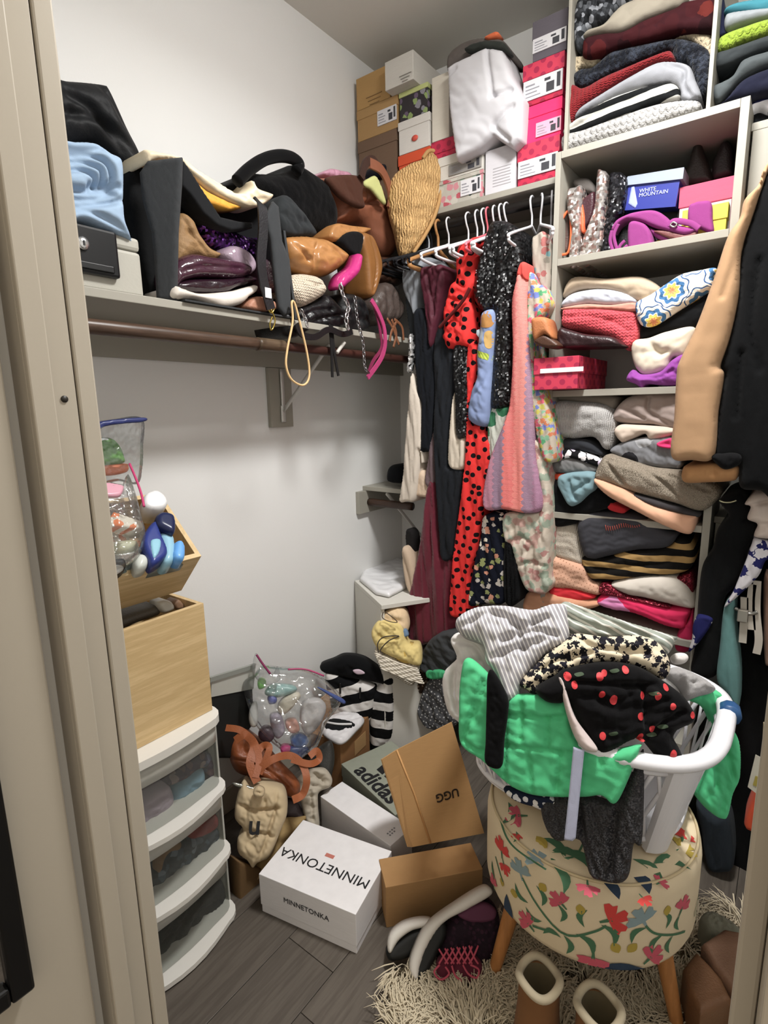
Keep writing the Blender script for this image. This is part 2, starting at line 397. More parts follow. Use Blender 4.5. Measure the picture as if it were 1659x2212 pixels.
def slab(name, plane, outline, depth, mat, label=None, cat=None, group=None, parent=None, r=.02, fold=None, cr=None, cw=.006, ca=.008, layers=0, sharp=False, dome=0.0, dv=None, back=0.0, n=None, seed=None, kind=None, curl=0.0):
    _seed[0] += 1; seed = seed or _seed[0]*7+3
    pl = Plane(plane) if isinstance(plane, tuple) else plane
    px = parse(outline) if isinstance(outline, str) else outline
    R = np.array([pl.px(*p) for p in px])
    area = abs(sum(R[i-1][0]*R[i][1]-R[i][0]*R[i-1][1] for i in range(len(R))))/2
    pa = np.array(px); apx = abs(sum(pa[i-1][0]*pa[i][1]-pa[i][0]*pa[i-1][1] for i in range(len(pa))))/2
    n = n or int(min(1700, max(140, apx/9)))
    s = math.sqrt(area/n)
    per = np.linalg.norm(np.roll(R, -1, 0)-R, axis=1)
    if sharp:
        B = []
        for i in range(len(R)):
            k = max(1, int(per[i]/s)); B += [R[i]+(R[(i+1) % len(R)]-R[i])*j/k for j in range(k)]
        B = np.array(B)
    else:
        B = spline(R, 10*len(R), True)
        Lc = np.concatenate([[0], np.cumsum(np.linalg.norm(np.roll(B, -1, 0)-B, axis=1))]); m = max(12, int(Lc[-1]/s)); tt = np.linspace(0, Lc[-1], m, endpoint=False)
        Bx = np.vstack([B, B[:1]]); B = np.stack([np.interp(tt, Lc, Bx[:, 0]), np.interp(tt, Lc, Bx[:, 1])], 1)
    lo, hi = B.min(0), B.max(0)
    gx = np.arange(lo[0]+s*.5, hi[0], s); gy = np.arange(lo[1]+s*.45, hi[1], s*.87)
    G = np.array([(x+(s*.5 if j % 2 else 0), y) for j, y in enumerate(gy) for x in gx]).reshape(-1, 2)
    if len(G):
        G = G[inside(G, B)]
    if len(G):
        G = G[segdist(G, B, np.roll(B, -1, 0)) > s*.45]
    P0 = np.vstack([B, G]) if len(G) else B
    vv, _, ff, ov, _, _ = delaunay_2d_cdt([Vector(p) for p in P0], [], [list(range(len(B)))], 1, 1e-7)
    P = np.array([(v.x, v.y) for v in vv]); tris = [tuple(f) for f in ff]
    d = segdist(P, B, np.roll(B, -1, 0)); mx = d.max()+1e-9
    rad = min(r, mx); q = np.clip(d/rad, 0, 1); h = rad*np.sqrt(np.clip(1-(1-q)**2, 0, 1)); soft = np.clip(d/max(rad, .012), 0, 1)
    D = h-rad+dome*np.sqrt(d/mx)
    if fold: D = D+wrinkle(P, fold, seed)*soft
    if layers:
        top = np.full(len(P), -9e9); bot = np.full(len(P), 9e9); A2 = B; B2 = np.roll(B, -1, 0)
        for a, b in zip(A2, B2):
            m = (P[:, 0] >= min(a[0], b[0])-1e-6) & (P[:, 0] <= max(a[0], b[0])+1e-6)
            t = np.clip((P[m, 0]-a[0])/(b[0]-a[0]+1e-12), 0, 1); yv = a[1]+t*(b[1]-a[1]); top[m] = np.maximum(top[m], yv); bot[m] = np.minimum(bot[m], yv)
        fr = np.clip((P[:, 1]-bot)/(top-bot+1e-6), 0, 1)
        fr = fr+.07*np.sin(P[:, 0]*17+seed)*np.sin(fr*math.pi)
        D = D-ca*1.4*(1-np.abs(np.sin(math.pi*layers*fr))**.4)*soft
    for c in (cr or []):
        C = np.array([pl.px(*p) for p in (parse(c) if isinstance(c, str) else c)]); C = spline(C, 8*len(C)) if len(C) > 2 else C
        D = D-ca*np.exp(-(segdist(P, C[:-1], C[1:])/cw)**2)*soft
    p3, nn = pl.frame(P); dvec = np.array(dv, float) if dv is not None else None
    if dvec is not None: dvec = dvec/np.linalg.norm(dvec)
    F3 = p3+nn*D[:, None]
    def back_at(t): return p3-nn*rad+(dvec[None] if dvec is not None else -nn)*t
    depth = max(depth-rad, .002); hb = min(back, depth*.5); lev = [0]+([depth] if depth < .06 else [depth*.35, depth*.7, depth])
    nv = len(P); edges = {}
    for t in tris:
        for a, b in ((t[0], t[1]), (t[1], t[2]), (t[2], t[0])):
            if (b, a) in edges: del edges[(b, a)]
            else: edges[(a, b)] = 1
    bidx = sorted({a for e in edges for a in e}); bm_ = {a: i for i, a in enumerate(bidx)}; nb = len(bidx)
    verts = [F3]; lv = []
    off = nv
    for L in lev[1:-1]:
        q3 = back_at(L)[bidx]; verts.append(q3); lv.append(off); off += nb
    bk = back_at(depth-hb)
    if back: bk = bk+(dvec[None] if dvec is not None else -nn)*(np.clip(h/rad, 0, 1)*hb)[:, None]
    verts.append(bk); ob = off
    faces = list(tris)+[tuple(ob+i for i in t[::-1]) for t in tris]
    for a, b in edges:
        ch = [(a, b)]+[(o+bm_[a], o+bm_[b]) for o in lv]+[(ob+a, ob+b)]
        for (a1, b1), (a2, b2) in zip(ch[:-1], ch[1:]): faces.append((b1, a1, a2, b2))
    V = np.vstack(verts); me = bpy.data.meshes.new(name); me.from_pydata(V.tolist(), [], faces)
    uvv = np.vstack([P]+[P[bidx]+np.array([L, 0]) for L in lev[1:-1]]+[P+np.array([depth, 0])])
    ul = me.uv_layers.new(name='UVMap'); li = np.empty(len(me.loops), int); me.loops.foreach_get('vertex_index', li); ul.data.foreach_set('uv', uvv[li].ravel())
    o = link(name, me, mat, parent, True); return tag(o, label, cat, group, kind)

from mathutils.bvhtree import BVHTree
_bvh = {}
def decal(name, body, plane, outline, mat, parent, off=.0012, smooth_outline=True):
    """flat print that follows the surface of a garment: the outline is laid onto the body along the plane's normal"""
    if body.name not in _bvh:
        me = body.data; L = Vector(body['_w']); _bvh[body.name] = BVHTree.FromPolygons([v.co+L for v in me.vertices], [tuple(p.vertices) for p in me.polygons])
    pl = Plane(plane); R = np.array([pl.px(*p) for p in (parse(outline) if isinstance(outline, str) else outline)])
    if smooth_outline: R = spline(R, 16, True)
    else: R = np.concatenate([np.linspace(R[i], R[(i+1) % len(R)], 6)[:-1] for i in range(len(R))])
    c = R.mean(0); n = len(R); UV = np.vstack([c[None]]+[c+(R-c)*f for f in (.33, .66, 1.0)]); p3, nn = pl.frame(UV); V = []
    for p, q in zip(p3, nn):
        h = _bvh[body.name].ray_cast(Vector(p+q*.2), Vector(-q)); V.append(tuple((h[0] if h[0] is not None else Vector(p))+Vector(q)*off))
    Fc = [(0, 1+i, 1+(i+1) % n) for i in range(n)]+[(1+k*n+i, 1+(k+1)*n+i, 1+(k+1)*n+(i+1) % n, 1+k*n+(i+1) % n) for k in range(2) for i in range(n)]
    me = bpy.data.meshes.new(name); me.from_pydata(V, [], Fc); uv = me.uv_layers.new(name='UVMap')
    for l in me.loops: uv.data[l.index].uv = UV[l.vertex_index]
    return link(name, me, mat, parent, True)
# ------------------------------------------------------------------ room
LAMP = (-1.0, -1.22)
ld = bpy.data.lights.new('ceiling_lamp_light', 'AREA'); ld.shape = 'DISK'; ld.size = 0.3; ld.energy = 25; ld.spread = 2.85; ld.color = (1.0, .995, .985)
lo_ = bpy.data.objects.new('ceiling_lamp_light', ld); COL.objects.link(lo_); lo_.location = (LAMP[0], LAMP[1], 2.612)
WALL = paint('e6e6e4', .98); TRIM = paint('d2c7b4', .66, .4, .05); SHELFM = paint('a39f93', .9, .5, .05); CEIL = paint('dedbd2', .95)
CW, CZ = -2.35, 2.74
def st(name, lo, hi, mat, bev=0.0): return box(name, lo, hi, mat, bev=bev, kind='structure')
st('wall_left', (-1.89, 0, 0), (0, .1, CZ), WALL); st('wall_back', (0, CW, 0), (.1, .1, CZ), WALL); st('wall_right', (-1.89, CW-.1, 0), (.1, CW, CZ), WALL)
wf = root('wall_front', (-1.835, -1.1, 0), None, None, kind='structure')
for a, b in (((-1.89, -.69, 0), (-1.78, 0, CZ)), ((-1.89, CW, 0), (-1.78, -1.525, CZ)), ((-1.89, -1.525, 2.06), (-1.78, -.69, CZ))): box('wall_section', a, b, WALL, wf, 0)
st('ceiling', (-1.89, CW-.1, CZ), (.1, .1, CZ+.1), CEIL)
fl = root('floor', (-1.4, -1.2, 0), None, None, kind='structure')
box('hall_floor', (-7, -6, -.07), (-3.1005, 4, -.004), paint('7a7064', .9), fl, 0); box('hall_floor', (-3.1, .1005, -.07), (-1.9, 4, -.004), paint('7a7064', .9), fl, 0); box('hall_floor', (-3.1, -6, -.07), (-1.9, CW-.1005, -.004), paint('7a7064', .9), fl, 0)  # unseen floor outside the closet, extended to block world light from below
box('subfloor', (-3.1, CW-.1, -.06), (.1, .1, -.008), plain('3a342e'), fl, 0)
rr = random.Random(4); FM = [wood('6f665c', '554d45', k, 'x', .42, 5, 14) for k in (.7, .76, .84)]
y = CW-.1
while y < .05:
    x = -3.1-rr.random()*.9
    while x < .1:
        a, b = max(x, -3.1), min(x+1.22, .1)
        if b-a > .05: box('plank', (a+.0008, y+.0008, -.008), (b-.0008, y+.1592, rr.random()*.0004), rr.choice(FM), fl, .0008)
        x += 1.22
    y += .16
st('baseboard_left', (-1.78, -.012, 0), (-.0, 0, .09), TRIM, .003); st('baseboard_back', (-.012, CW, 0), (0, -.013, .09), TRIM, .003)
# doorway lining
JY, KY = -.73, -1.51
t1 = root('trim_1', (-1.83, JY, 0), None, None, kind='structure')
box('jamb', (-1.853, JY, 0), (-1.795, -.6905, 2.06), TRIM, t1, .001); box('casing_edge', (-1.793, JY-.002, 0), (-1.768, JY+.06, 2.08), TRIM, t1, .003)
box('door_stop', (-1.853, JY-.011, 0), (-1.826, JY-.0002, 2.05), TRIM, t1, .002)
lathe('screw_hole', [(0, 0), (.0045, 0), (.0045, .0012), (0, .0012)], on_y(139, 862, JY-.0001), plain('2a2620'), t1, 14, Matrix.Rotation(math.pi/2, 4, 'X'))
t2 = root('trim_2', (-1.83, KY, 0), None, None, kind='structure')
box('jamb', (-1.89, KY-.0145, 0), (-1.795, KY, 2.06), TRIM, t2, .001); box('casing_edge', (-1.793, KY-.06, 0), (-1.768, KY+.002, 2.08), TRIM, t2, .003); box('door_stop', (-1.853, KY+.0002, 0), (-1.826, KY+.011, 2.05), TRIM, t2, .002)
t3 = root('trim_3', (-1.83, -1.1, 2.06), None, None, kind='structure'); box('head_jamb', (-1.89, KY+.0002, 2.046), (-1.795, JY-.0002, 2.06), TRIM, t3, .001)
d1 = root('door_1', (-2.25, -.705, 0), None, None, kind='structure'); box('door_panel', (-2.66, -.724, .012), (-1.874, -.69, 2.03), TRIM, d1, .003)
for z in (.3, 1.85): tube('hinge', [(-1.866, -.718, z-.045), (-1.866, -.718, z+.045)], .006, plain('8a8578', 1, .35, .9), d1, sides=8)
mr = root('wall_mirror', (-2.2, -.735, .5), 'black framed long mirror hanging on the open closet door', 'mirror')
mx0, mx1 = -2.34, float(on_y(75, 2130, -.74)[0]); mz0, mz1 = float(on_y(75, 2130, -.74)[2]), 1.62
for a, b in (((mx0, mz0), (mx0+.028, mz1)), ((mx1-.028, mz0), (mx1, mz1)), ((mx0+.028, mz0), (mx1-.028, mz0+.028)), ((mx0+.028, mz1-.028), (mx1-.028, mz1))):
    box('frame_bar', (a[0], -.745, a[1]), (b[0], -.7245, b[1]), plain('0b0b0c', 1, .35), mr, .004)
box('mirror_glass', (mx0+.028, -.734, mz0+.028), (mx1-.028, -.729, mz1-.028), plain('d8d8d8', 1, .03, 1.0), mr, 0)
# ceiling lamp (out of the frame, over the middle of the closet)
cl = root('ceiling_lamp', (LAMP[0], LAMP[1], 2.66), 'round flush ceiling lamp over the middle of the closet', 'lamp')
lathe('lamp_base', [(0, 2.74), (.17, 2.74), (.17, 2.70), (.155, 2.69), (0, 2.69)], (LAMP[0], LAMP[1], 0), plain('c8c6c0', 1, .3, .6), cl)
tg = NT('lamp_glass'); tg.b.inputs['Emission Color'].default_value = (1, .97, .93, 1); tg.b.inputs['Emission Strength'].default_value = 62; tg.fin(lin('fff4e6'), .4)
lathe('lamp_glass', [(0, 2.689), (.15, 2.689), (.15, 2.665), (.135, 2.638), (.09, 2.622), (0, 2.616)], (LAMP[0], LAMP[1], 0), tg.m, cl)

# ------------------------------------------------------------------ built-in shelving
ZA = 1.66
s = root('wall_shelf', (-.9, -.15, ZA-.02), 'long grey shelf on the bare left wall carrying bags and safe', 'shelf')
box('shelf_board', (-1.779, -.3, ZA-.019), (-.001, -.001, ZA), SHELFM, s, .0015); box('wall_cleat', (-1.779, -.02, ZA-.11), (-.001, -.001, ZA-.0195), SHELFM, s, .001)
box('bracket_plate', (-.819, -.018, 1.343), (-.714, -.001, ZA-.111), SHELFM, s, .001)
GM = plain('c9c8c4', 1, .4, .3)
tube('bracket_arm', [(-.765, -.024, ZA-.115), (-.765, -.024, 1.40)], .009, GM, s, flat=.4, flatdir=(0, 1, 0)); tube('bracket_brace', [(-.765, -.024, 1.40), (-.765, -.255, ZA-.05)], .008, GM, s, flat=.4, flatdir=(1, 0, 0)); tube('bracket_foot', [(-.765, -.0225, 1.36), (-.765, -.0225, 1.42)], .012, GM, s, flat=.3, flatdir=(0, 1, 0))
tube('closet_rod', [(-1.779, -.272, ZA-.075), (-1.06, -.272, ZA-.075)], .0165, wood('5b4536', '3c2c22', .9, 'x', .35, 8), sides=14, label='dark brown closet rod under the bag shelf, door end piece', cat='rod')
tube('closet_rod', [(-1.055, -.272, ZA-.075), (-.001, -.272, ZA-.075)], .0145, wood('4a2a22', '331d18', .9, 'x', .35, 8), sides=14, label='reddish brown closet rod under the bag shelf, corner end piece', cat='rod')
tube('rod_sleeve', [(-1.085, -.272, ZA-.075), (-.985, -.272, ZA-.075)], .0182, wood('6b5842', '463528', .9, 'x', .35, 8), sides=14, label='brown sleeve joining the two rods below the bag shelf', cat='sleeve')
ZB, XT = 2.11, -.38
s = root('wall_shelf', (-.15, -.42, ZB-.02), 'high grey shelf carrying shoe boxes beside the tower', 'shelf')
box('shelf_board', (-.3, -.843, ZB-.019), (-.001, -.001, ZB), SHELFM, s, .0015); box('wall_cleat', (-.02, -.843, ZB-.11), (-.001, -.001, ZB-.0195), SHELFM, s, .001); box('end_cleat', (-.3, -.02, ZB-.11), (-.0205, -.001, ZB-.0195), SHELFM, s, .001)
tube('closet_rod', [(-.28, -.001, ZB-.055), (-.28, -.843, ZB-.055)], .0155, plain('1d1a18', 1, .3, .3), sides=14, label='dark rod under the shoe box shelf holding the hangers', cat='rod')
s = root('wall_shelf', (-.15, -.42, 1.04), 'low grey shelf with its cleat and white brace below hanging dresses', 'shelf')
box('shelf_board', (-.3, -.255, 1.051), (-.001, -.001, 1.07), SHELFM, s, .0015); box('end_cleat', (-.349, -.02, .953), (-.001, -.001, 1.0505), SHELFM, s, .001)
tube('bracket_brace', [(-.285, -.12, 1.045), (-.012, -.12, .80)], .009, plain('dcdad4', 1, .4), s, flat=.4, flatdir=(0, 1, 0))
tube('closet_rod', [(-.28, -.0205, .998), (-.28, -.25, .998)], .0165, wood('4a3428', '33241c', .9, 'y', .35, 8), sides=14, label='low dark brown rod set in the cleat behind the skirts', cat='rod')
# tower
tw = root('closet_tower', (-.19, -1.09, 0), 'grey open shelf tower stuffed with sweaters between two hanging rails', 'shelving unit')
TL, TR = -.845, -1.332
box('side_panel', (XT, TL-.016, 0), (-.001, TL, 2.144), SHELFM, tw, .001); box('side_panel', (XT, TR, 0), (-.001, TR+.02, 2.144), SHELFM, tw, .001)
TS = [2.144, 1.843, 1.447, 1.053, .70, .36, .08]
for z in TS: box('shelf', (XT, TR+.0205, z-.02), (-.001, TL-.0165, z), SHELFM, tw, .001)
box('divider', (XT+.015, -.872, 2.1445), (-.001, -.862, 2.735), SHELFM, tw, .001); box('divider', (XT+.015, -1.243, 2.1445), (-.001, -1.233, 2.735), SHELFM, tw, .001)
s = root('wall_shelf', (-.15, -1.85, ZB-.02), 'high grey shelf right of the tower over the coats', 'shelf')
box('shelf_board', (-.3, CW+.001, ZB-.019), (-.001, TR-.0005, ZB), SHELFM, s, .001); box('bracket_plate', (-.3, TR-.05, ZB-.24), (-.28, TR-.005, ZB-.0195), SHELFM, s, .001)
s = root('wall_shelf', (-.15, -1.85, 1.05), 'low grey shelf right of the tower above the trousers', 'shelf')
box('shelf_board', (-.3, CW+.001, 1.051), (-.001, TR-.0005, 1.07), SHELFM, s, .001); box('bracket_plate', (-.3, TR-.05, .83), (-.28, TR-.005, 1.0505), SHELFM, s, .001)
for z, lab in ((ZB-.055, 'high dark rod right of the tower holding the coats'), (.998, 'low dark rod right of the tower holding the trousers')):
    tube('closet_rod', [(-.27, TR-.001, z), (-.27, CW+.001, z)], .0155, plain('2a221e', 1, .35), sides=14, label=lab, cat='rod')

# ------------------------------------------------------------------ boxes
def carton(name, label, cat, lo, hi, mat, lid=.035, lidmat=None, group=None, M=None, lidover=.0015, lab=None, labmat=None):
    """cardboard box: open body, lid with a lip, printed end label; front end is the -x side"""
    lo, hi = np.array(lo, float), np.array(hi, float); r = root(name, ((lo[0]+hi[0])/2, (lo[1]+hi[1])/2, lo[2]), label, cat, group)
    zl = hi[2]-lid
    e = .0025
    box('body', (lo[0]+e, lo[1]+e, lo[2]), (hi[0]-e, hi[1]-e, zl+.004 if lid else hi[2]), mat, r, .0015, uvm=True)
    if lid: box('lid', (lo[0], lo[1], zl), (hi[0], hi[1], hi[2]), lidmat or mat, r, .0015, uvm=True)
    if lab:
        u0, v0, u1, v1 = lab; Y0, Y1 = hi[1]-(hi[1]-lo[1])*u0, hi[1]-(hi[1]-lo[1])*u1; H = hi[2]-lo[2]
        lb = box('label', (lo[0]-.0012, Y1, lo[2]+H*v0), (lo[0]+.003, Y0, lo[2]+H*v1), labmat or plain('cfced2', 1, .5), r, 0)
        wy, hz = Y0-Y1, H*(v1-v0); K = plain('3a3a40', 1, .6)
        for i, (a, b, c, d) in enumerate(((.06, .68, .30, .76), (.06, .50, .42, .56), (.06, .32, .36, .38), (.06, .14, .45, .19), (.60, .12, .80, .58), (.86, .2, .95, .9), (.55, .68, .70, .82))):
            box('printed_mark', (lo[0]-.0016, Y0-wy*c, lo[2]+H*v0+hz*b), (lo[0]-.0008, Y0-wy*a, lo[2]+H*v0+hz*d), K if i > 3 else plain('8a8a92', 1, .6), lb, 0)
    return r
XS = -.3; KR = card('b18a55', 1.0)
PK1, PK2, PKH = patcard('b81c42', '96163a', .03, .3, 1.0), patcard('c42e4c', 'a01c44', .03, .3, 1.0), card('ef1560', 1.1, .45)
LB = 'stacked shoe boxes'
b = carton('shoe_box', 'kraft shoe box on top of the brown stack in the corner', 'box', (XS, -.182, 2.533), (-.02, -.018, 2.643), card('b08a52'), .0)
for i in range(3): qa, qb = on_x(790+i*4, 212+i*7, XS-.001), on_x(824-i*3, 205+i*7, XS-.001); box('printed_line', (XS-.0006, qb[1], qa[2]-.0012), (XS+.002, qa[1], qa[2]+.0012), plain('957446', 1, .8), b, 0)
carton('shoe_box', 'kraft shoe box with white label, second in the brown stack', 'box', (XS, -.215, 2.424), (-.02, -.02, 2.531), card('a88452'), .032, lab=(.52, .25, .97, .72))
carton('shoe_box', 'dark brown shoe box at the foot of the corner stack', 'box', (XS, -.207, ZB), (-.02, -.022, 2.4225), card('6f5846'), .04)
b = carton('shoe_box', 'white box pushed askew on top beside the kraft box', 'box', (-.345, -.315, 2.531), (-.06, -.188, 2.622), card('c4c0b8', 1.0, .5), 0)
for i in range(3): qa, qb = on_x(862+i*3, 166+i*5, -.346), on_x(888-i*4, 158+i*5, -.346); box('printed_line', (-.3462, qb[1], qa[2]-.001), (-.344, qa[1], qa[2]+.001), plain('9a978f', 1, .8), b, 0)
carton('shoe_box', 'small dark patterned box with lime edges under the askew white box', 'box', (XS, -.345, 2.436), (-.03, -.22, 2.530), blobs('3a3638', ('3a3638', '8a8890', '3a3638', '6a5a70', '8aa060'), .022, .5), .016, card('b8c07a'))
carton('shoe_box', 'white box with a coral print beneath the dark patterned box', 'box', (XS-.002, -.353, 2.325), (-.03, -.216, 2.434), card('d2cec8', 1, .6), .028)
pc_ = on_x(896, 298, XS-.0025); lathe('printed_spot', [(0, 0), (.014, 0), (.014, .0008), (0, .0008)], pc_, plain('d8503c'), bpy.data.objects['shoe_box.005'] if 'shoe_box.005' in bpy.data.objects else None, 16, Matrix.Rotation(-math.pi/2, 4, 'Y') @ Matrix.Diagonal((.7, 1, 1, 1)))
carton('shoe_box', 'orange shoe box behind the straw hat brim', 'box', (XS, -.355, ZB), (-.03, -.213, 2.3235), card('c9481f', 1.1), .035)
carton('storage_box', 'tall off-white box standing left of the white paper bag', 'box', (XS, -.432, 2.331), (-.03, -.358, 2.535), card('cdc6b8', 1, .6), 0)
carton('shoe_box', 'crimson patterned lid box under the tall off-white box', 'box', (XS, -.462, 2.273), (-.03, -.358, 2.329), PK1, .04)
carton('shoe_box', 'greyish white shoe box with dark print below the paper bag', 'box', (XS, -.566, 2.196), (-.03, -.386, 2.272), card('c8c4bc', 1, .6), .03, lab=(.25, .1, .95, .55), labmat=card('8d8a86'))
carton('shoe_box', 'rose floral shoe box lowest behind the hat', 'box', (XS, -.566, ZB), (-.03, -.372, 2.1945), blobs('aca89e', ('b0505c', '3a5450', 'aca89e', 'c08088', '90a090', 'b8b4aa'), .026, .5), .012, lab=(.55, .2, .95, .8))
b = carton('shoe_box', 'plain white box with grey print right of the floral box', 'box', (XS, -.684, ZB), (-.03, -.569, 2.2465), card('c9c7cc', 1.0, .5), 0)
for i in range(7): box('printed_line', (XS+.0016, -.665+.002*(i % 3), 2.13+i*.009), (XS+.0028, -.60, 2.1325+i*.009), plain('a9a7ac'), b, 0)
carton('shoe_box', 'crimson patterned shoe box at the bottom of the pink stack', 'box', (XS, -.826, ZB), (-.03, -.687, 2.2285), PK1, .048, PK2, lab=(.03, .18, .97, .60))
carton('shoe_box', 'plain hot pink shoe box, second from the bottom of its stack', 'box', (XS+.004, -.828, 2.23), (-.03, -.692, 2.336), PKH, .035, lab=(.40, .1, .99, .48), labmat=card('e29ab0', 1.1))
carton('shoe_box', 'crimson patterned shoe box between hot pink and grey boxes', 'box', (XS, -.832, 2.3375), (-.03, -.699, 2.455), PK1, .045, PK2, lab=(.03, .12, .97, .60))
carton('shoe_box', 'dark grey shoe box on top of the pink stack', 'box', (XS, -.838, 2.4565), (-.03, -.727, 2.566), card('5d5860'), .05, lab=(.03, .2, .97, .55))
bag = root('paper_bag', (-.4, -.62, 2.19), 'white crumpled paper bag leaning over the boxes beside the pink stack', 'bag')
slab('bag_body', ('x', -.345), '965,146 985,132 1050,101 1085,106 1104,160 1130,212 1124,300 1106,318 1066,292 1030,322 985,346 978,300 970,240', .12, plain('c6c5ca', 1.0, .6), parent=bag, r=.012, fold=(.005, .09, 40, .8), sharp=True, cr=('1053,112 1066,200 1070,210', '1066,212 1105,195', '1070,270 1110,230', '1068,275 1100,305', '968,165 985,150'), ca=.012, cw=.007, dome=.02)
slab('folded_jacket', ('x', -.33), '961,150 963,112 998,84 1040,74 1075,76 1092,95 1090,112 1050,106 985,137', .14, fab('5d5652'), 'grey brown jacket bundled on top of the white paper bag', 'clothing', r=.03, fold=(.012, .06, 70))
slab('knit_scarf', ('x', -.352), '1000,104 1022,90 1055,84 1085,88 1094,108 1060,102 1020,108', .05, fab('2f332f'), 'black wool scarf lying on top of the white paper bag', 'scarf', r=.02, fold=(.01, .05, 70))
slab('cloth_scrap', ('x', -.335), '1045,78 1068,66 1076,70 1070,79 1052,83', .04, fab('d8683a'), 'bright orange cloth tip on the highest bag', 'cloth', r=.01)

# ------------------------------------------------------------------ things on the bag shelf (left wall)
YF = -.285
safe = root('fire_safe', (-1.56, -.16, ZA), 'grey fireproof safe with black front and round lock under the blanket', 'safe')
box('body', (-1.76, -.27, ZA), (-1.407, -.03, ZA+.098), paint('a9a69b', 1.0, .5, .3), safe, .008); box('lid', (-1.76, -.27, ZA+.0985), (-1.407, -.03, ZA+.128), paint('a9a69b', 1.0, .5, .3), safe, .008)
fx = float(on_y(262, 600, -.285)[0]); box('front_panel', (-1.75, -.286, ZA+.03), (fx, -.268, ZA+.125), plain('0e0e10', 1, .3), safe, .006); box('handle_recess', (-1.70, -.289, ZA+.038), (fx-.015, -.2862, ZA+.052), plain('050506', 1, .4), safe, .002)
lc = on_y(178, 526, -.2865); lathe('lock', [(0, 0), (.013, 0), (.013, .004), (.008, .007), (0, .007)], lc, plain('c8c8c8', 1, .2, .9), safe, 20, Matrix.Rotation(math.pi/2, 4, 'X')); box('keyhole', (lc[0]-.0015, lc[1]-.009, lc[2]-.005), (lc[0]+.0015, lc[1]-.006, lc[2]+.005), plain('101010'), safe, 0)
slab('rolled_blanket', ('y', -.30), '122,302 170,298 216,302 246,322 275,345 278,430 281,472 292,500 300,516 286,508 245,492 190,470 150,478 132,420', .24, fab('93abc4', 1.0, var=.06, cr=.2), 'light blue fleece blanket rolled up on the safe', 'blanket', r=.03, fold=(.003, .07, 80, .4), cr=('130,328 200,332 236,352 246,392 200,398', '132,366 180,362 208,378 215,392', '135,402 200,410 262,402', '136,440 200,440 275,430', '150,455 190,452 250,480 292,508', '120,310 180,318 225,318', '150,345 190,346 222,362 230,388', '140,425 210,425 250,415'), ca=.024, cw=.007)
slab('leather_bag', ('y', -.2), '105,158 160,160 235,168 252,182 290,265 318,322 322,352 300,372 262,330 214,300 118,298', .17, leather('17181a', 1.0, .6, .15, .2), 'large black leather bag slumped over the blue blanket', 'bag', r=.05, fold=(.012, .12, 60, .5), cr=('120,240 200,250 262,290 310,340', '150,200 210,240 270,320', '228,180 280,270 312,330'), ca=.018, cw=.011)
# felt bin
FELT = fab('37393b', 1.0, var=.05); bn = root('felt_bin', (-1.15, -.17, ZA), 'dark grey felt bin lying open and full of purses', 'bin')
slab('side_panel', ('n', (float(on_y(384, 500, -.31)[0]), -.31, 1.8), (-.75, -.66, 0)), '318,346 352,342 392,338 390,400 383,500 380,653 337,646 332,560 326,500 306,430 300,372', .012, FELT, parent=bn, r=.004, n=400, sharp=True)
slab('dark_filler', ('y', -.20), '284,352 318,346 410,350 470,420 575,450 620,470 625,660 400,640 330,640 300,520 284,440', .12, fab('101112', cr=0), parent=bn, r=.01, sharp=True)  # added black filler: the shade inside the bin is put into its colour
slab('side_flap', ('y', -.318), '592,434 604,446 612,520 628,560 631,676 616,682 604,664 596,600 588,520 574,470', .012, FELT, parent=bn, r=.004, sharp=True, n=300)
xl = float(on_y(380, 500, -.31)[0]); xr = float(on_y(630, 600, -.30)[0])
panel('back_panel', [(xl+.01, -.03, ZA), (xr, -.03, ZA), (xr, -.03, ZA+.2), (xl+.01, -.03, ZA+.3)], -.006, FELT, bn); panel('bottom_panel', [(xl+.01, -.31, ZA+.005), (xr-.008, -.31, ZA+.005), (xr-.008, -.036, ZA+.005), (xl+.01, -.036, ZA+.005)], .004, FELT, bn)
panel('side_panel', [(xr, -.315, ZA), (xr, -.036, ZA), (xr-.015, -.036, ZA+.22), (xr-.03, -.315, ZA+.23)], .008, FELT, bn)
slab('top_flap', ('y', -.27), '392,339 404,354 440,410 478,468 520,478 548,480 548,492 500,498 470,486 440,460 412,420 393,400', .06, fab('1b1c1e'), parent=bn, r=.006, sharp=True)  # coloured darker than the felt for the shaded inside of the bin
YI = -.30
PLUM = leather('3d1f2e', 1.1, .16, .12, .7)
slab('clutch_bag', ('y', -.235), '440,480 470,470 505,490 545,508 585,512 580,540 560,566 520,548 470,528 446,508', .12, sequin('5a2d78', '1c1020', .006, 1.3), 'purple sequin clutch in the felt bin', 'purse', r=.03, fold=(.006, .06, 60))
slab('suede_bag', ('y', -.26), '382,500 400,456 426,470 440,500 462,530 488,545 470,560 430,552 384,566', .16, leather('8c6a3f', 1.0, .7), 'tan suede pouch standing inside the felt bin', 'purse', r=.03, fold=(.008, .06, 110), cr=('400,470 420,510 450,545',))
slab('metallic_purse', ('y', -.265), '486,545 510,528 542,540 560,570 548,590 505,572', .1, leather('8d7a88', 1.2, .12, .2, .9), 'silver metallic purse glinting above the plum purses', 'purse', r=.02, fold=(.008, .04, 20))
slab('patent_purse', ('y', -.29), '380,604 386,566 424,545 470,552 530,562 552,574 548,592 520,600 450,596 410,604 390,618', .2, PLUM, 'upper plum patent leather purse in the felt bin', 'purse', r=.035, fold=(.005, .08, 90), cr=('395,585 450,575 540,580',))
slab('patent_purse', ('y', -.285), '384,612 420,602 500,600 548,594 560,606 520,618 490,630 430,630 396,626', .2, leather('220f1a', 1.1, .18, .1, .7), 'lower plum patent purse with open flap above white flats', 'purse', r=.02, fold=(.004, .07, 90))
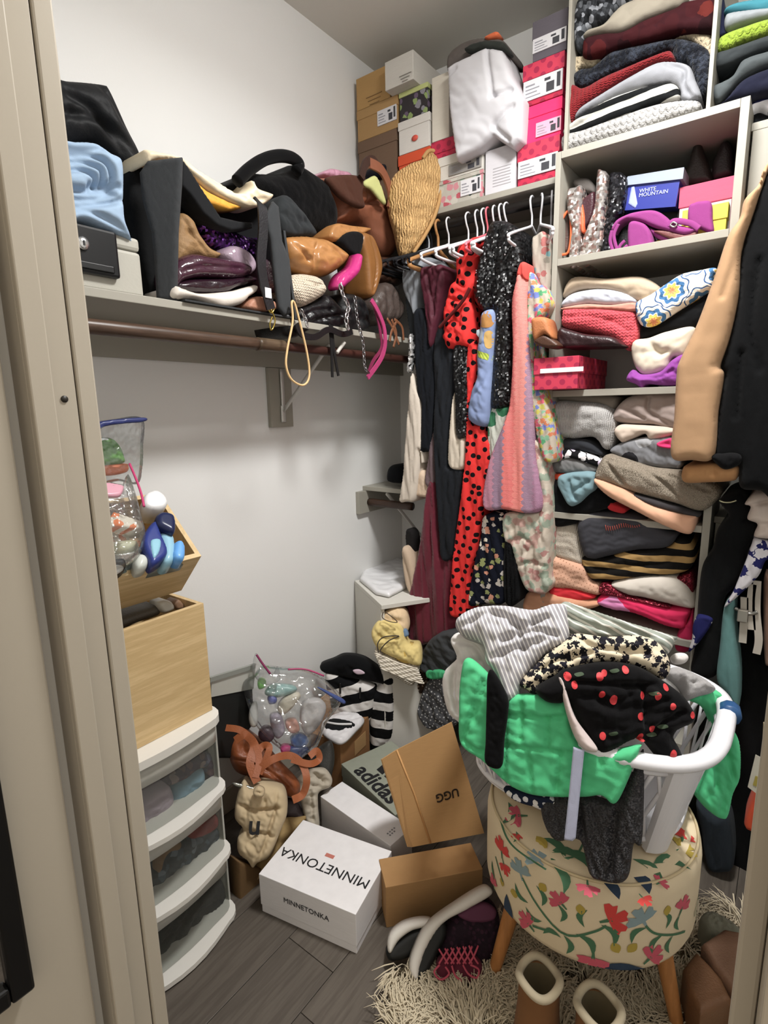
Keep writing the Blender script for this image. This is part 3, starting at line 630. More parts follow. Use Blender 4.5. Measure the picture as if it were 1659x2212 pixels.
slab('leather_clutch', ('y', -.31), '383,642 384,616 405,622 440,632 500,628 530,622 560,614 561,628 545,640 528,655 490,664 462,656 430,644', .14, leather('cfc6bb', 1.05, .4, .1), 'off-white leather clutch flat on the shelf under plum purses', 'purse', r=.018, cr=('440,630 500,634 555,622',), ca=.006)
slab('crinkled_pouch', ('y', -.30), '578,558 604,566 622,584 628,606 612,628 598,622 586,596', .1, leather('4a3440', 1.2, .15, .5, .8), 'crinkled dark metallic pouch behind the hanging grey strap', 'purse', r=.02, fold=(.008, .03, 40))
slab('card_wallet', ('y', -.305), '538,664 556,640 592,648 606,664 575,672', .08, leather('a8745a', 1.0, .6), 'small rosy tan wallet at the front edge of the shelf', 'wallet', r=.008)
slab('canvas_bag', ('y', -.275), '318,320 346,324 398,336 432,362 480,392 520,414 546,404 552,386 563,404 596,418 582,436 546,447 505,432 450,402 410,362 390,344 345,342 324,350', .13, leather('d8c8a8', 1.05, .5, .1), 'cream leather bag draped across the top of the felt bin', 'bag', r=.018, fold=(.006, .07, 60), cr=('540,410 552,430 575,430', '400,345 470,395 530,425'), ca=.01)
slab('satin_lining', ('y', -.262), '322,338 345,338 390,346 412,372 448,408 500,434 528,446 500,452 470,446 430,420 398,362 340,352', .05, fab('d9981e', 1.1, .5), 'golden yellow satin pouch folded under the cream bag', 'pouch', r=.012, fold=(.006, .05, 60))
stp = root('shoulder_strap', (float(on_y(565, 550, -.325)[0]), -.325, 1.68), 'black leather strap hanging from felt bin with gold clip', 'strap')
tube('strap', [on_y(556, 436, -.30), on_y(566, 446, -.326), on_y(568, 500, -.33), on_y(564, 560, -.33), on_y(570, 610, -.328), on_y(585, 668, -.327)], .015, leather('1c1c1f', 1, .4), stp, flat=.16, flatdir=(0, 1, 0))
tube('clip', [on_y(*p, -.327) for p in ((585, 668), (594, 690), (590, 708), (585, 712), (583, 700), (588, 684))], .0022, plain('a08c3c', 1, .25, .9), stp); tube('ring', [on_y(*p, -.327) for p in ((580, 668), (586, 676), (592, 668), (586, 662))], .0022, plain('a08c3c', 1, .25, .9), stp, closed=True)
p = on_y(579, 633, -.331); box('white_tag', (p[0]-.011, -.333, p[2]-.013), (p[0]+.011, -.3305, p[2]+.013), plain('e8e8ea', 1, .4), stp, .001)
fb = root('fur_bag', (-.86, -.18, ZA), 'black faux fur handbag with round handle beside the brown tote', 'handbag')
FUR = fab('060607', 1, 1, 160, 1.0, .3)
slab('body', ('y', -.22), '503,398 530,376 556,364 584,366 634,364 652,346 680,360 712,384 724,408 738,450 737,490 716,508 690,505 640,498 612,470 585,440 548,420', .18, FUR, parent=fb, r=.06, fold=(.006, .08, 45, 1.5), dome=.02)
tube('handle', [on_y(*p, -.235) for p in ((512, 392), (538, 366), (570, 345), (604, 337), (632, 342), (646, 356), (640, 370))], .017, FUR, fb, sides=10)
slab('wool_scarf', ('y', -.27), '604,446 628,420 690,500 660,508 626,506 610,490', .1, fab('2a2d2f'), 'charcoal scarf wedged between felt bin and fur bag', 'scarf', r=.02, fold=(.008, .04, 60))
tb = root('leather_tote', (-.6, -.16, ZA), 'brown leather tote slouching between fur bag and straw hat', 'tote bag')
BRN = leather('8a5238', 1.0, .5, .15)
slab('body', ('y', -.19), '698,380 726,378 778,384 800,396 830,400 846,446 856,490 862,540 846,556 824,534 792,482 742,476 737,450 722,404', .16, BRN, parent=tb, r=.05, fold=(.014, .12, 60, .5), cr=('785,385 790,440', '730,450 800,440 845,470', '790,440 850,420'), ca=.012, dome=.02)
slab('lining', ('y', -.238), '712,382 782,380 786,424 790,448 760,438 734,418', .02, fab('4a2c20'), parent=tb, r=.01, fold=(.004, .05, 30))
slab('lime_lining', ('y', -.243), '789,392 800,384 814,380 826,404 836,440 824,432 806,410 792,402', .012, fab('c3c77e'), parent=tb, r=.005)
tube('handle', [on_y(*p, -.25) for p in ((798, 352), (822, 366), (838, 396), (846, 430), (842, 452))], .016, BRN, tb, flat=.25, flatdir=(0, 1, 0)); tube('handle', [on_y(*p, -.25) for p in ((780, 384), (790, 352), (806, 346), (818, 364))], .013, leather('3a241c', 1, .5), tb, flat=.3, flatdir=(0, 1, 0))
slab('foil_gift_wrap', ('y', -.14), '705,372 720,362 742,366 758,370 764,382 730,384', .08, leather('c890a8', 1.1, .15, .3, .9), 'pink foil wrapped parcel peeking over the brown tote', 'parcel', r=.02, fold=(.008, .03, 50))
slab('velvet_pouch', ('y', -.16), '826,358 852,346 858,368 842,384 828,378', .08, fab('15151f'), 'small dark navy pouch behind the brown tote handle', 'pouch', r=.02, fold=(.006, .04, 30))
LT = root('leather_bag', (-.72, -.22, ZA+.03), 'shiny caramel leather bag folded above the crochet pouch', 'handbag'); CAR = leather('a5713a', 1.05, .28, .08, .6)
slab('body', ('y', -.285), '628,512 664,504 700,508 728,516 764,544 758,568 724,592 700,592 672,586 648,572 634,552', .2, CAR, parent=LT, r=.045, fold=(.012, .09, 60, .5), cr=('700,512 682,548 690,588', '716,520 742,552 748,572', '640,525 670,560'), ca=.016, cw=.007)
slab('flap', ('y', -.265), '716,508 730,482 766,486 806,492 790,504 752,512 732,520', .12, CAR, parent=LT, r=.012, fold=(.006, .06, 20), cr=('740,490 790,494',))
slab('side_gusset', ('y', -.275), '790,500 812,512 830,566 826,602 812,640 800,628 794,560 784,520', .14, leather('8a5a28', 1, .35, .08), parent=LT, r=.018, cr=('802,510 815,570 808,630',), ca=.01, cw=.004)
slab('lining', ('y', -.28), '758,500 786,504 784,540 770,552 740,520', .06, fab('0d0c0e'), parent=LT, r=.01)
slab('crochet_pouch', ('y', -.315), '626,628 634,602 658,588 692,590 712,604 717,630 700,646 664,662 640,648', .12, knit('d9c8b0', 1.05, 130, 130, 1.0), 'cream crochet pouch hanging over the shelf edge', 'pouch', r=.045, fold=(.006, .06, 45), cr=('660,600 690,615 712,610',), ca=.014)
slab('black_handbag', ('y', -.30), '620,676 650,664 700,646 716,634 742,658 760,672 756,704 720,716 690,708 650,728 624,720', .14, leather('0f0f12', 1, .35), 'black leather handbag under the crochet pouch at shelf edge', 'handbag', r=.03, fold=(.01, .06, 30), cr=('640,700 680,670 720,668', '650,715 690,690 740,680'), ca=.01)
slab('black_handbag', ('y', -.285), '742,640 770,632 796,648 806,690 800,722 770,726 748,704', .14, leather('101214', 1, .45), 'black quilted handbag behind the silver chain', 'handbag', r=.03, fold=(.01, .05, 60))
slab('magenta_purse', ('y', -.325), '734,616 744,592 768,572 781,546 788,556 782,588 760,612 742,624', .05, leather('b0206e', 1.2, .1, .1, .9), 'glossy magenta wristlet standing above the silver chain', 'purse', r=.02, fold=(.004, .04, 45))
slab('dark_pouch', ('y', -.29), '812,652 826,622 850,608 872,640 880,668 868,694 838,696 820,680', .16, leather('4a3f3a', 1, .4), 'dim grey brown handbag next to the hanging coats', 'handbag', r=.03, fold=(.01, .05, 30))
slab('brown_handbag', ('y', -.22), '820,560 850,552 880,548 888,570 876,612 846,618 826,640 812,640', .16, leather('42291c', 1, .5), 'dark brown handbag below the straw hat brim', 'handbag', r=.03, fold=(.01, .06, 80))
tube('pull_strap', [on_y(*p, -.33) for p in ((802, 648), (816, 672), (829, 706), (832, 740), (826, 768), (812, 792), (794, 816))], .008, leather('a83468', 1.1, .4), flat=.3, flatdir=(0, 1, 0), label='magenta leather strap looping below the shelf', cat='strap')
tube('pull_strap', [on_y(*p, -.322) for p in ((806, 654), (814, 680), (822, 720), (824, 752), (806, 780), (796, 806))], .006, leather('7a2448', 1.1, .4), flat=.3, flatdir=(0, 1, 0), label='thin dark magenta strap hanging inside the wider loop', cat='strap')
tube('cord_loop', [on_y(*p, -.335) for p in ((630, 655), (632, 695), (621, 752), (618, 790), (630, 820), (655, 832), (668, 812), (663, 762), (646, 690), (636, 655))], .0032, plain('d8b27a', 1, .6), closed=True, n=80, label='pale tan cord loop hanging over the closet rod', cat='cord')
def chain(name, pts, label, rl=.007, rw=.0022, hexs='c8c8cc'):
    P = spline(pts, 200); L = np.concatenate([[0], np.cumsum(np.linalg.norm(np.diff(P, axis=0), axis=1))]); m = int(L[-1]/(rl*1.5)); r = root(name, P[0], label, 'chain'); base = None
    for i in range(m):
        s0 = (i+.5)*L[-1]/m; c = np.array([np.interp(s0, L, P[:, j]) for j in range(3)]); d = np.array([np.interp(min(s0+.004, L[-1]), L, P[:, j]) for j in range(3)])-c; d /= np.linalg.norm(d)+1e-9
        sd = np.array([1., 0, 0]) if i % 2 else np.array([0, 1., 0])
        tube('link', [c+d*rl*math.cos(w)+sd*rl*.6*math.sin(w) for w in np.linspace(0, 2*math.pi, 7)[:-1]], rw, plain(hexs, 1, .18, .95), r, closed=True, n=10, sides=5)
chain('bag_chain', [on_y(*p, -.335) for p in ((735, 615), (742, 640), (752, 662), (748, 690), (752, 712))], 'short silver chain hanging from the magenta wristlet', .011, .0032)
chain('bag_chain', [on_y(*p, -.332) for p in ((766, 640), (772, 690), (784, 740), (788, 790), (797, 806))], 'longer silver chain dangling beside the magenta strap', .008, .0022, '9a9a9e')
chain('bag_chain', [on_y(*p, -.33) for p in ((650, 668), (660, 690), (664, 706))], 'tiny silver clasp chain on the black handbag', .008, .002)
hat = root('straw_hat', (-.42, -.28, ZA+.02), 'wide straw sun hat wedged upright before the orange box', 'hat')
ST = straw('d9b071', '9a6f38')
slab('brim', ('n', (-.42, -.27, 1.95), (-.75, -.66, .1)), '838,440 846,384 880,356 914,342 926,327 944,332 956,366 952,414 938,466 916,510 892,544 866,552 852,500', .03, ST, parent=hat, r=.015, fold=(.012, .12, 75, .4), dome=.045)
tube('brim_edge', [Plane(('n', (-.425, -.276, 1.95), (-.75, -.66, .1))).frame(np.array([Plane(('n', (-.425, -.276, 1.95), (-.75, -.66, .1))).px(*p)]))[0][0] for p in ((914, 342), (927, 326), (945, 332), (957, 366), (953, 414), (939, 466), (917, 510), (893, 546))], .007, ST, hat)
tas = root('leather_tassel', (-.5, -.31, 1.55), 'brown leather tassel hanging near the closet corner', 'tassel')
for i, q in enumerate((((836, 688), (850, 712), (862, 745)), ((846, 690), (856, 720), (850, 750)), ((852, 690), (868, 706), (872, 735)), ((858, 692), (846, 716), (842, 738)))): tube('tassel_strip', [on_y(*p, -.31) for p in q], .006, leather('7a4a2c', 1, .6), tas, flat=.4, flatdir=(0, 1, 0))
tas = root('black_ribbon', (-.6, -.3, 1.5), 'thin black ribbon ends dangling under the shelf', 'ribbon')
for q in (((712, 700), (716, 750), (718, 815)), ((716, 700), (722, 760), (731, 812))): tube('ribbon_end', [on_y(*p, -.3) for p in q], .005, fab('1a1818'), tas, flat=.3, flatdir=(0, 1, 0))
tube('black_strap', [on_y(*p, -.31) for p in ((640, 700), (652, 722), (680, 728), (710, 712), (740, 722), (760, 716))], .009, leather('121214', 1, .4), flat=.35, flatdir=(0, 1, 0), label='black leather strap sagging beneath the black handbags', cat='strap')
p = on_y(736, 750, -.3); tube('white_hook', [on_y(*q, -.295) for q in ((728, 762), (735, 752), (744, 740))], .006, plain('b8b4ac', 1, .4), label='small white plastic hook on the closet rod', cat='hook')
# ------------------------------------------------------------------ folded clothes in the tower
XF = -.35
def FS(label, outline, mat, x=XF, depth=.3, cat='sweater', name='folded_sweater', group=None, **k):
    k.setdefault('r', .022); k.setdefault('fold', (.006, .08, 85, .5))
    return slab(name, ('x', x), outline, depth, mat, label, cat, group, **k)
# above the tower's top board, between the dividers
FS('white cable knit sweater at the bottom of the top stack', '1208,302 1218,285 1262,270 1330,248 1400,224 1460,212 1503,211 1513,224 1500,241 1440,258 1385,278 1300,302 1240,322 1214,326', knit('b6b4b2', .85, 60, 60, 1.0), layers=1, ca=.006)
FS('black and white broad striped sweater in the top stack', '1216,276 1273,233 1346,197 1426,178 1456,178 1467,196 1460,212 1411,222 1334,254 1251,285 1222,288', stripe('aeaca4', '0e1011', .036, .55, -.06, 1.0, .01), layers=2, ca=.004, r=.014)
FS('pale grey wool sweater folded over the striped one', '1238,252 1251,227 1303,193 1365,156 1411,132 1444,126 1485,134 1500,166 1512,200 1494,212 1470,211 1466,190 1452,178 1420,179 1346,195 1273,231', fab('9a9ca2', .8, w=.9, var=.2), cr=('1440,135 1478,150 1475,180 1490,205',), ca=.014)
FS('deep red ribbed sweater in the top stack', '1216,196 1233,177 1257,184 1303,160 1346,141 1395,120 1438,103 1450,107 1452,123 1411,131 1362,156 1297,197 1254,226 1238,250 1230,261 1219,258', knit('841a20', .9, 90, 200))
FS('navy flecked chunky sweater in the top stack', '1232,160 1251,144 1279,138 1316,107 1346,98 1395,88 1457,77 1496,83 1523,95 1533,113 1530,160 1516,203 1500,170 1485,132 1452,124 1450,106 1438,102 1395,119 1346,140 1300,160 1257,184 1234,176', knit('14171f', .9, 70, 70, 1, '343a46', .03), x=XF+.02)
FS('oatmeal knit sweater spread across the top stack', '1236,168 1239,120 1254,116 1300,108 1346,92 1395,78 1457,66 1490,59 1535,62 1538,110 1530,118 1494,83 1457,76 1395,87 1346,97 1316,106 1280,137 1250,143', knit('b9a98b', 1.05, 80, 80), x=XF+.03)
FS('maroon plaid sweater above the oatmeal knit', '1254,108 1260,78 1300,66 1342,62 1390,37 1457,10 1480,-4 1546,-8 1546,46 1538,60 1487,60 1457,62 1411,75 1349,92 1303,107 1273,118 1257,116', blobs('3e1219', ('5a1a1c', '6d241d', '2c0c12', '45141a'), .05, .5, .6))
FS('cream sweater second from the top of the stack', '1256,74 1267,58 1300,46 1324,20 1352,-2 1420,-24 1482,-20 1470,6 1440,16 1389,36 1340,61 1290,66', fab('a09888', .85))
FS('grey and black chunky cardigan topmost in the stack', '1235,42 1240,10 1256,-12 1352,-22 1350,0 1322,19 1298,44 1264,58 1250,98 1238,94', blobs('2b2d31', ('8b8f96', '5a5e64', '1d1f22', '3a3d42'), .012, .55), fold=(.014, .03, 40))
# top board, right of the divider
XR = -.33
FS('teal folded sweater behind the right divider', '1562,18 1580,4 1620,-6 1700,-14 1700,18 1620,20 1580,22', fab('3a8898', .75), x=XR)
FS('light grey folded sweater under the teal one', '1565,32 1580,21 1660,10 1700,4 1700,26 1658,31 1604,44 1573,56 1564,52', fab('989ea2', .75), x=XR)
FS('navy garment edge between divider and light grey sweater', '1556,0 1564,-4 1566,60 1572,64 1552,76 1550,40', fab('1c2038', 1.0), x=XR+.02)
FS('lime green cable sweater right of the divider', '1552,78 1573,64 1610,50 1659,34 1700,24 1700,62 1659,68 1604,84 1573,101 1549,106', knit('9cb82a', .8, 60, 60, 1.0), x=XR, fold=(.008, .04, 50))
FS('charcoal sweater under the lime green one', '1544,112 1579,98 1659,70 1700,60 1700,96 1659,101 1604,121 1573,136 1540,142', fab('33383a', .85), x=XR)
FS('slate grey sweater folded below the charcoal one', '1532,184 1579,160 1604,124 1659,104 1700,94 1700,132 1659,138 1604,164 1566,202 1549,215 1531,200', fab('4c5254', .85), x=XR)
FS('dark navy sweater lowest right of the divider', '1549,217 1567,208 1604,167 1659,142 1700,132 1700,192 1659,196 1612,204 1573,214', fab('16182a', 1.0), x=XR)
FS('navy shirt with white piping at the shelf end', '1619,222 1635,210 1659,202 1700,196 1700,240 1659,236 1640,230 1622,238', stripe('20224a', 'dcdce4', .03, .25), x=-.29)
# second compartment
cl = root('orange_trim_purse', (-.2, -.86, 1.845), 'dark oval purse rimmed in orange at the left side of the shelf', 'purse')
xo = -.335
slab('body', ('x', xo+.02), '1202,545 1204,505 1215,476 1228,460 1232,498 1228,538 1216,546', .16, leather('5a4038', 1, .5), parent=cl, r=.012)
tube('rim', [on_x(*p, xo) for p in ((1201, 545), (1203, 505), (1214, 475), (1229, 457), (1234, 498), (1229, 541), (1216, 550))], .0042, plain('e2602a', 1.1, .4), cl, closed=True, n=50)
SNK = sequin('b4aeaa', 'b09088', .008, 1.1, .3, .7)
slab('snakeskin_clutch', ('x', -.352), '1223,411 1240,402 1255,402 1252,465 1249,520 1246,572 1226,572 1230,520 1233,492 1224,458', .2, SNK, 'silver scaly clutch standing upright beside the orange rim', 'clutch', r=.012, fold=(.003, .03, 80))
slab('snakeskin_clutch', ('x', -.345), '1288,369 1300,366 1308,370 1310,390 1303,465 1297,530 1275,567 1250,568 1252,529 1268,485 1282,441', .22, SNK, 'taller silver scaly clutch leaning right of the first', 'clutch', r=.012, fold=(.003, .03, 80))
slab('plum_purse', ('x', -.33), '1252,438 1275,414 1284,418 1281,460 1268,486 1256,500 1251,470', .2, leather('3a1a22', 1.1, .4), 'thin plum purse between the two scaly clutches', 'purse', r=.01)
slab('card_holder', ('x', -.338), '1250,440 1256,436 1262,470 1260,500 1254,498 1251,470', .1, leather('d8592a', 1.1, .5), 'orange leather card holder squeezed between the scaly clutches', 'wallet', r=.006)
slab('black_clutch', ('x', -.33), '1314,376 1330,368 1344,372 1352,392 1343,452 1322,500 1317,548 1294,560 1300,500 1312,431', .22, sequin('1c1c20', '3a3a40', .007, 1.0, .3, .5), 'black beaded clutch right of the tall silver clutch', 'clutch', r=.014, fold=(.004, .03, 80))
slab('grey_pouch', ('x', -.31), '1236,388 1262,382 1278,392 1284,416 1260,412 1240,400', .15, fab('5f5a56'), 'dim grey pouch lying on top of the silver clutches', 'pouch', r=.012)
bb = root('shoe_box', (-.2, -.98, 1.95), 'blue shoe box with grey lid tipped on the shelf', 'box')
def facebox(name, q, d, mat, parent, x):
    P = [on_x(*p, x) for p in q]; return panel(name, [P[3], P[2], P[1], P[0]], d, mat, parent)
BLU = plain('232f86', 1.1, .35); facebox('body', [(1351, 402), (1469, 388), (1459, 446), (1343, 455)], .24, BLU, bb, -.30); facebox('lid', [(1356, 381), (1478, 361), (1475, 386), (1347, 401)], .25, plain('8c98a8', 1, .4), bb, -.306)
c0 = on_x(1400, 416, -.3005); ur = on_x(1460, 407, -.3005)-c0
lettering('WHITE', on_x(1381, 413, -.3008), ur, (0, 0, 1), .0145, plain('aab4e0', 1.1), bb, align='LEFT'); lettering('MOUNTAIN', on_x(1380, 422.5, -.3008), ur, (0, 0, 1), .0145, plain('aab4e0', 1.1), bb, align='LEFT')
slab('printed_mountain', ('x', -.3012), '1357,440 1364,404 1370,402 1377,440 1372,450', .002, plain('8d9ae0', 1.1), parent=bb, sharp=True, r=.0005, n=60)
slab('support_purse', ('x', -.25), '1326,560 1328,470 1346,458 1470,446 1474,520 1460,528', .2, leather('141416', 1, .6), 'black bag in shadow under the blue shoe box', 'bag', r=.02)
pb = carton('shoe_box', 'rosy pink shoe box with white label at the right of the tower', 'box', (-.285, -1.305, 1.845), (-.04, -1.172, 1.999), card('c0506a', .95), .055, card('c8506c', 1.0), lab=(.03, .12, .97, .62))
slab('ankle_boots', ('x', -.22), '1470,398 1474,372 1484,350 1492,322 1500,305 1512,304 1520,330 1530,352 1538,380 1530,392', .14, leather('2c2622', 1, .5), 'dim dark ankle boot on the rosy box', 'boot', group='dark ankle boots', r=.02)
slab('ankle_boots', ('x', -.22), '1540,384 1538,352 1548,326 1556,306 1570,300 1582,318 1584,350 1580,374', .14, leather('241f1f', 1, .5), 'dim dark ankle boot at the far right of the upper compartment', 'boot', group='dark ankle boots', r=.02)
yb = carton('shoe_box', 'bright yellow box behind the magenta sandals', 'box', (-.325, -1.30, 1.845), (-.287, -1.19, 1.925), plain('c4b41e', 1.0, .5), .04)
slab('yellow_slipper', ('x', -.335), '1416,520 1428,518 1446,532 1442,538 1416,540', .08, plain('cfc032', 1.1, .6), 'yellow slipper toe under the magenta sandal', 'slipper', r=.008)
sd = root('block_heel_sandal', (-.33, -1.03, 1.845), 'magenta suede block heel sandal lying on its side, heel outward', 'sandal'); SU = fab('8a3678', 1.0, .9, 700, .4)
slab('heel', ('x', -.372), '1357,482 1386,480 1404,500 1407,536 1380,541 1358,545', .07, SU, parent=sd, r=.008, n=200)
slab('sole', ('x', -.362), '1319,492 1330,474 1352,462 1372,456 1402,452 1422,456 1440,468 1456,482 1490,490 1504,494 1482,506 1450,500 1420,492 1404,486 1380,476 1352,474 1336,484 1324,500', .05, SU, parent=sd, r=.01)
for q in (((1322, 498), (1318, 520), (1324, 543)), ((1336, 484), (1326, 510), (1334, 543)), ((1350, 520), (1340, 530), (1336, 542)), ((1356, 530), (1350, 535), (1344, 542))): tube('strap', [on_x(*p, -.365) for p in q], .005, SU, sd, flat=.5, flatdir=(1, 0, 0))
sd = root('block_heel_sandal', (-.33, -1.18, 1.845), 'magenta suede block heel sandal lying behind the first, heel upright', 'sandal')
slab('heel', ('x', -.345), '1487,445 1500,436 1512,433 1535,435 1538,470 1539,500 1512,492 1487,480', .06, SU, parent=sd, r=.008, n=200)
slab('sole', ('x', -.350), '1402,492 1424,500 1450,516 1476,522 1506,512 1530,500 1547,508 1544,512 1500,521 1470,525 1440,520 1414,510', .06, SU, parent=sd, r=.008)
slab('insole', ('x', -.357), '1412,498 1440,498 1476,506 1504,500 1500,512 1474,520 1446,514 1420,504', .012, leather('6d3a38', 1, .6), parent=sd, r=.004)
tube('strap', [on_x(*p, -.36) for p in ((1446, 490), (1456, 478), (1490, 482), (1510, 494))], .008, SU, sd, flat=.4, flatdir=(1, 0, 0)); tube('buckle', [on_x(*p, -.366) for p in ((1448, 486), (1454, 480), (1462, 484), (1456, 490))], .0022, plain('c8c8c8', 1, .2, .95), sd, closed=True)
# third compartment
FS('beige soft sweater topmost in the middle compartment', '1211,630 1221,606 1242,594 1302,598 1370,593 1403,603 1424,624 1398,646 1366,648 1316,628 1252,624 1214,641', fab('b7a48c', 1.05), x=-.345, r=.03)
FS('pale bluish white top under the beige sweater', '1211,650 1235,631 1289,622 1336,627 1366,640 1368,654 1316,658 1262,656 1214,663', fab('b9bcc8', 1.05), fold=(.006, .04, 60), name='folded_blouse', cat='clothing')
FS('thin peach garment between pale top and coral sweater', '1214,664 1262,656 1316,658 1369,653 1371,671 1302,668 1218,668', fab('d08a78', 1.0), name='folded_blouse', cat='clothing', r=.008)
FS('coral knit sweater in the middle compartment', '1210,680 1218,663 1268,660 1330,664 1367,670 1374,694 1378,724 1356,756 1336,742 1316,728 1268,714 1214,705', knit('e2505c', 1.0, 90, 110), layers=2, ca=.005)
FS('crocheted granny square cardigan in white, blue and yellow', '1369,668 1373,650 1403,633 1437,610 1471,589 1512,580 1545,576 1540,600 1534,622 1504,642 1464,668 1410,702 1380,699', grannysq(.088, 1.0), x=-.365, name='crochet_cardigan', cat='cardigan')
FS('black sweater beneath the granny square cardigan', '1383,704 1410,702 1464,669 1511,643 1540,622 1520,694 1494,708 1430,718 1383,730', fab('0d0e10'), x=-.34)
FS('cream sweater bunched in the middle compartment', '1359,760 1366,734 1397,728 1437,714 1498,706 1480,768 1450,772 1437,798 1393,812 1370,796', fab('cfc3b0', 1.05), x=-.37, r=.03, cr=('1400,735 1420,760 1440,760',), ca=.014, cw=.01)
FS('purple knit garment hanging over the middle shelf edge', '1349,819 1363,798 1383,808 1423,802 1450,776 1476,768 1462,830 1397,830 1386,840 1370,830', fab('8a3f94', 1.05), x=-.385, depth=.2, fold=(.008, .03, 60), cr=('1375,812 1420,815 1450,800',))
bx_ = carton('shoe_box', 'crimson dotted shoe box jutting out of the middle compartment', 'box', (-.455, -.965, 1.449), (-.15, -.826, 1.545), PK2, .05, PK2)
p0, p1 = on_x(1167, 800, -.4565), on_x(1260, 797, -.4565); box('white_strip', (-.457, p1[1], p1[2]-.006), (-.4548, min(p0[1], -.83), p0[2]+.004), plain('e4e2e2'), bx_, 0)
slab('slip_on_shoe', ('x', -.44), '1200,732 1206,708 1225,711 1262,721 1316,726 1334,738 1335,747 1262,750 1211,750', .1, leather('2a1519', 1.1, .4), 'dark brown slip-on shoe lying on the crimson dotted box', 'shoe', r=.014, fold=(.004, .05, 60))
wg = root('cork_wedge', (-.47, -.83, 1.545), 'tan cork block heel shoe on the crimson box edge', 'shoe')
slab('heel', ('x', -.485), '1144,694 1154,684 1178,686 1187,708 1191,731 1172,722 1151,735', .07, leather('b06a38', 1.05, .6), parent=wg, r=.016, n=240)
slab('sole', ('x', -.48), '1150,736 1172,723 1192,732 1206,746 1190,752 1166,748', .06, leather('4a2c1c', 1, .5), parent=wg, r=.01, n=160)
# fourth compartment
FS('taupe sweater at the back top of the fourth compartment', '1180,866 1194,853 1252,851 1316,853 1334,862 1316,888 1240,870 1198,868', fab('a0958a'), x=-.32)
FS('light grey ribbed knit bulging from the fourth compartment', '1178,886 1198,867 1235,867 1289,872 1316,887 1325,918 1316,966 1299,972 1275,946 1228,949 1192,936', knit('b4b2b0', 1.0, 190, 30, .7), x=-.375, r=.04, fold=(.006, .09, 40))
FS('mauve taupe shirt wadded right of the light grey knit', '1318,904 1336,870 1376,850 1457,843 1480,846 1470,926 1403,918 1349,916', fab('9f8f88', 1.0), x=-.36, r=.03, fold=(.01, .07, 30), cr=('1400,860 1400,890 1440,915', '1340,880 1390,905'), ca=.012)
FS('cream collar garment below the mauve shirt', '1323,934 1336,918 1370,918 1453,924 1470,930 1450,942 1403,951 1390,938 1363,949 1341,957', fab('c8b6a6', 1.05), x=-.37)
FS('grey sweatshirt with black patches in the fourth compartment', '1314,974 1343,955 1390,945 1450,941 1476,960 1471,1009 1437,1014 1370,1004 1336,989', blobs('77787c', ('26262a', '77787c', '77787c', '98999c'), .055, .45), x=-.365, fold=(.01, .06, 30))
FS('hot pink tee edge tucked in the grey sweatshirt', '1418,958 1436,950 1450,948 1452,968 1424,966', fab('d82a6a', 1.1), x=-.38, depth=.05, cat='clothing', name='folded_tee', r=.006)
FS('charcoal tee under the light grey ribbed knit', '1194,956 1211,949 1262,951 1295,972 1300,986 1252,976 1200,976', fab('2c2e33'), x=-.36, cat='clothing', name='folded_tee')
FS('black and white printed tee under the charcoal tee', '1198,983 1222,971 1268,981 1300,996 1290,1008 1236,990 1208,992', blobs('17171a', ('e8e4e6', '17171a', 'd8c8e0', 'f0eef0'), .022, .5), x=-.372, depth=.25, cat='clothing', name='folded_tee', r=.01)
FS('mid grey jersey below the printed tee', '1178,1010 1200,989 1235,989 1289,1009 1276,1026 1200,1023', fab('727272'), x=-.368, cat='clothing', name='folded_tee', fold=(.01, .05, 30))
FS('orange red tee edge above the pale blue cloth', '1190,1027 1220,1022 1262,1020 1264,1030 1200,1038', fab('c8401e', 1.1), x=-.36, cat='clothing', name='folded_tee', r=.006)
FS('pale blue tee drooping out of the fourth compartment', '1200,1044 1211,1026 1276,1022 1283,1056 1268,1070 1246,1090 1226,1094 1208,1066', fab('76959e', 1.0), x=-.40, depth=.15, cat='clothing', name='folded_tee', r=.02, fold=(.008, .05, 50), cr=('1228,1040 1236,1070 1250,1085', '1270,1040 1240,1060'), ca=.012)
FS('black trousers folded beneath the pale blue tee', '1180,1036 1205,1040 1280,1050 1316,1083 1318,1097 1252,1117 1248,1131 1184,1134', fab('0c0d0f'), x=-.375, cat='trousers', name='folded_trousers')
FS('taupe glittery sweater sprawling out of the fourth compartment', '1281,1022 1302,985 1336,991 1403,1012 1474,1021 1530,1042 1553,1058 1552,1078 1512,1107 1454,1090 1370,1067 1316,1047 1284,1037', sequin('8d8170', '9b8f7d', .0016, 1.0, .75, .12), x=-.415, depth=.3, r=.03, fold=(.008, .1, 60), cr=('1310,1000 1340,1040 1360,1062', '1380,1010 1440,1050 1470,1090', '1300,990 1420,1020 1530,1060'), ca=.012)
FS('peach knit sleeve hanging out under the taupe sweater', '1279,1043 1290,1036 1350,1062 1403,1092 1460,1110 1500,1117 1502,1122 1488,1157 1437,1141 1370,1107 1309,1074', fab('d8a484', 1.05), x=-.425, depth=.2, r=.025, fold=(.005, .08, 45))
FS('dark grey waistband between taupe and peach knits', '1366,1068 1454,1093 1506,1110 1498,1117 1403,1091', fab('3d3a3c'), x=-.41, depth=.2, r=.008)
FS('red garment wedge beside the peach sleeve', '1316,1087 1350,1100 1344,1110 1314,1101', fab('b82028', 1.1), x=-.37, depth=.2, r=.006)
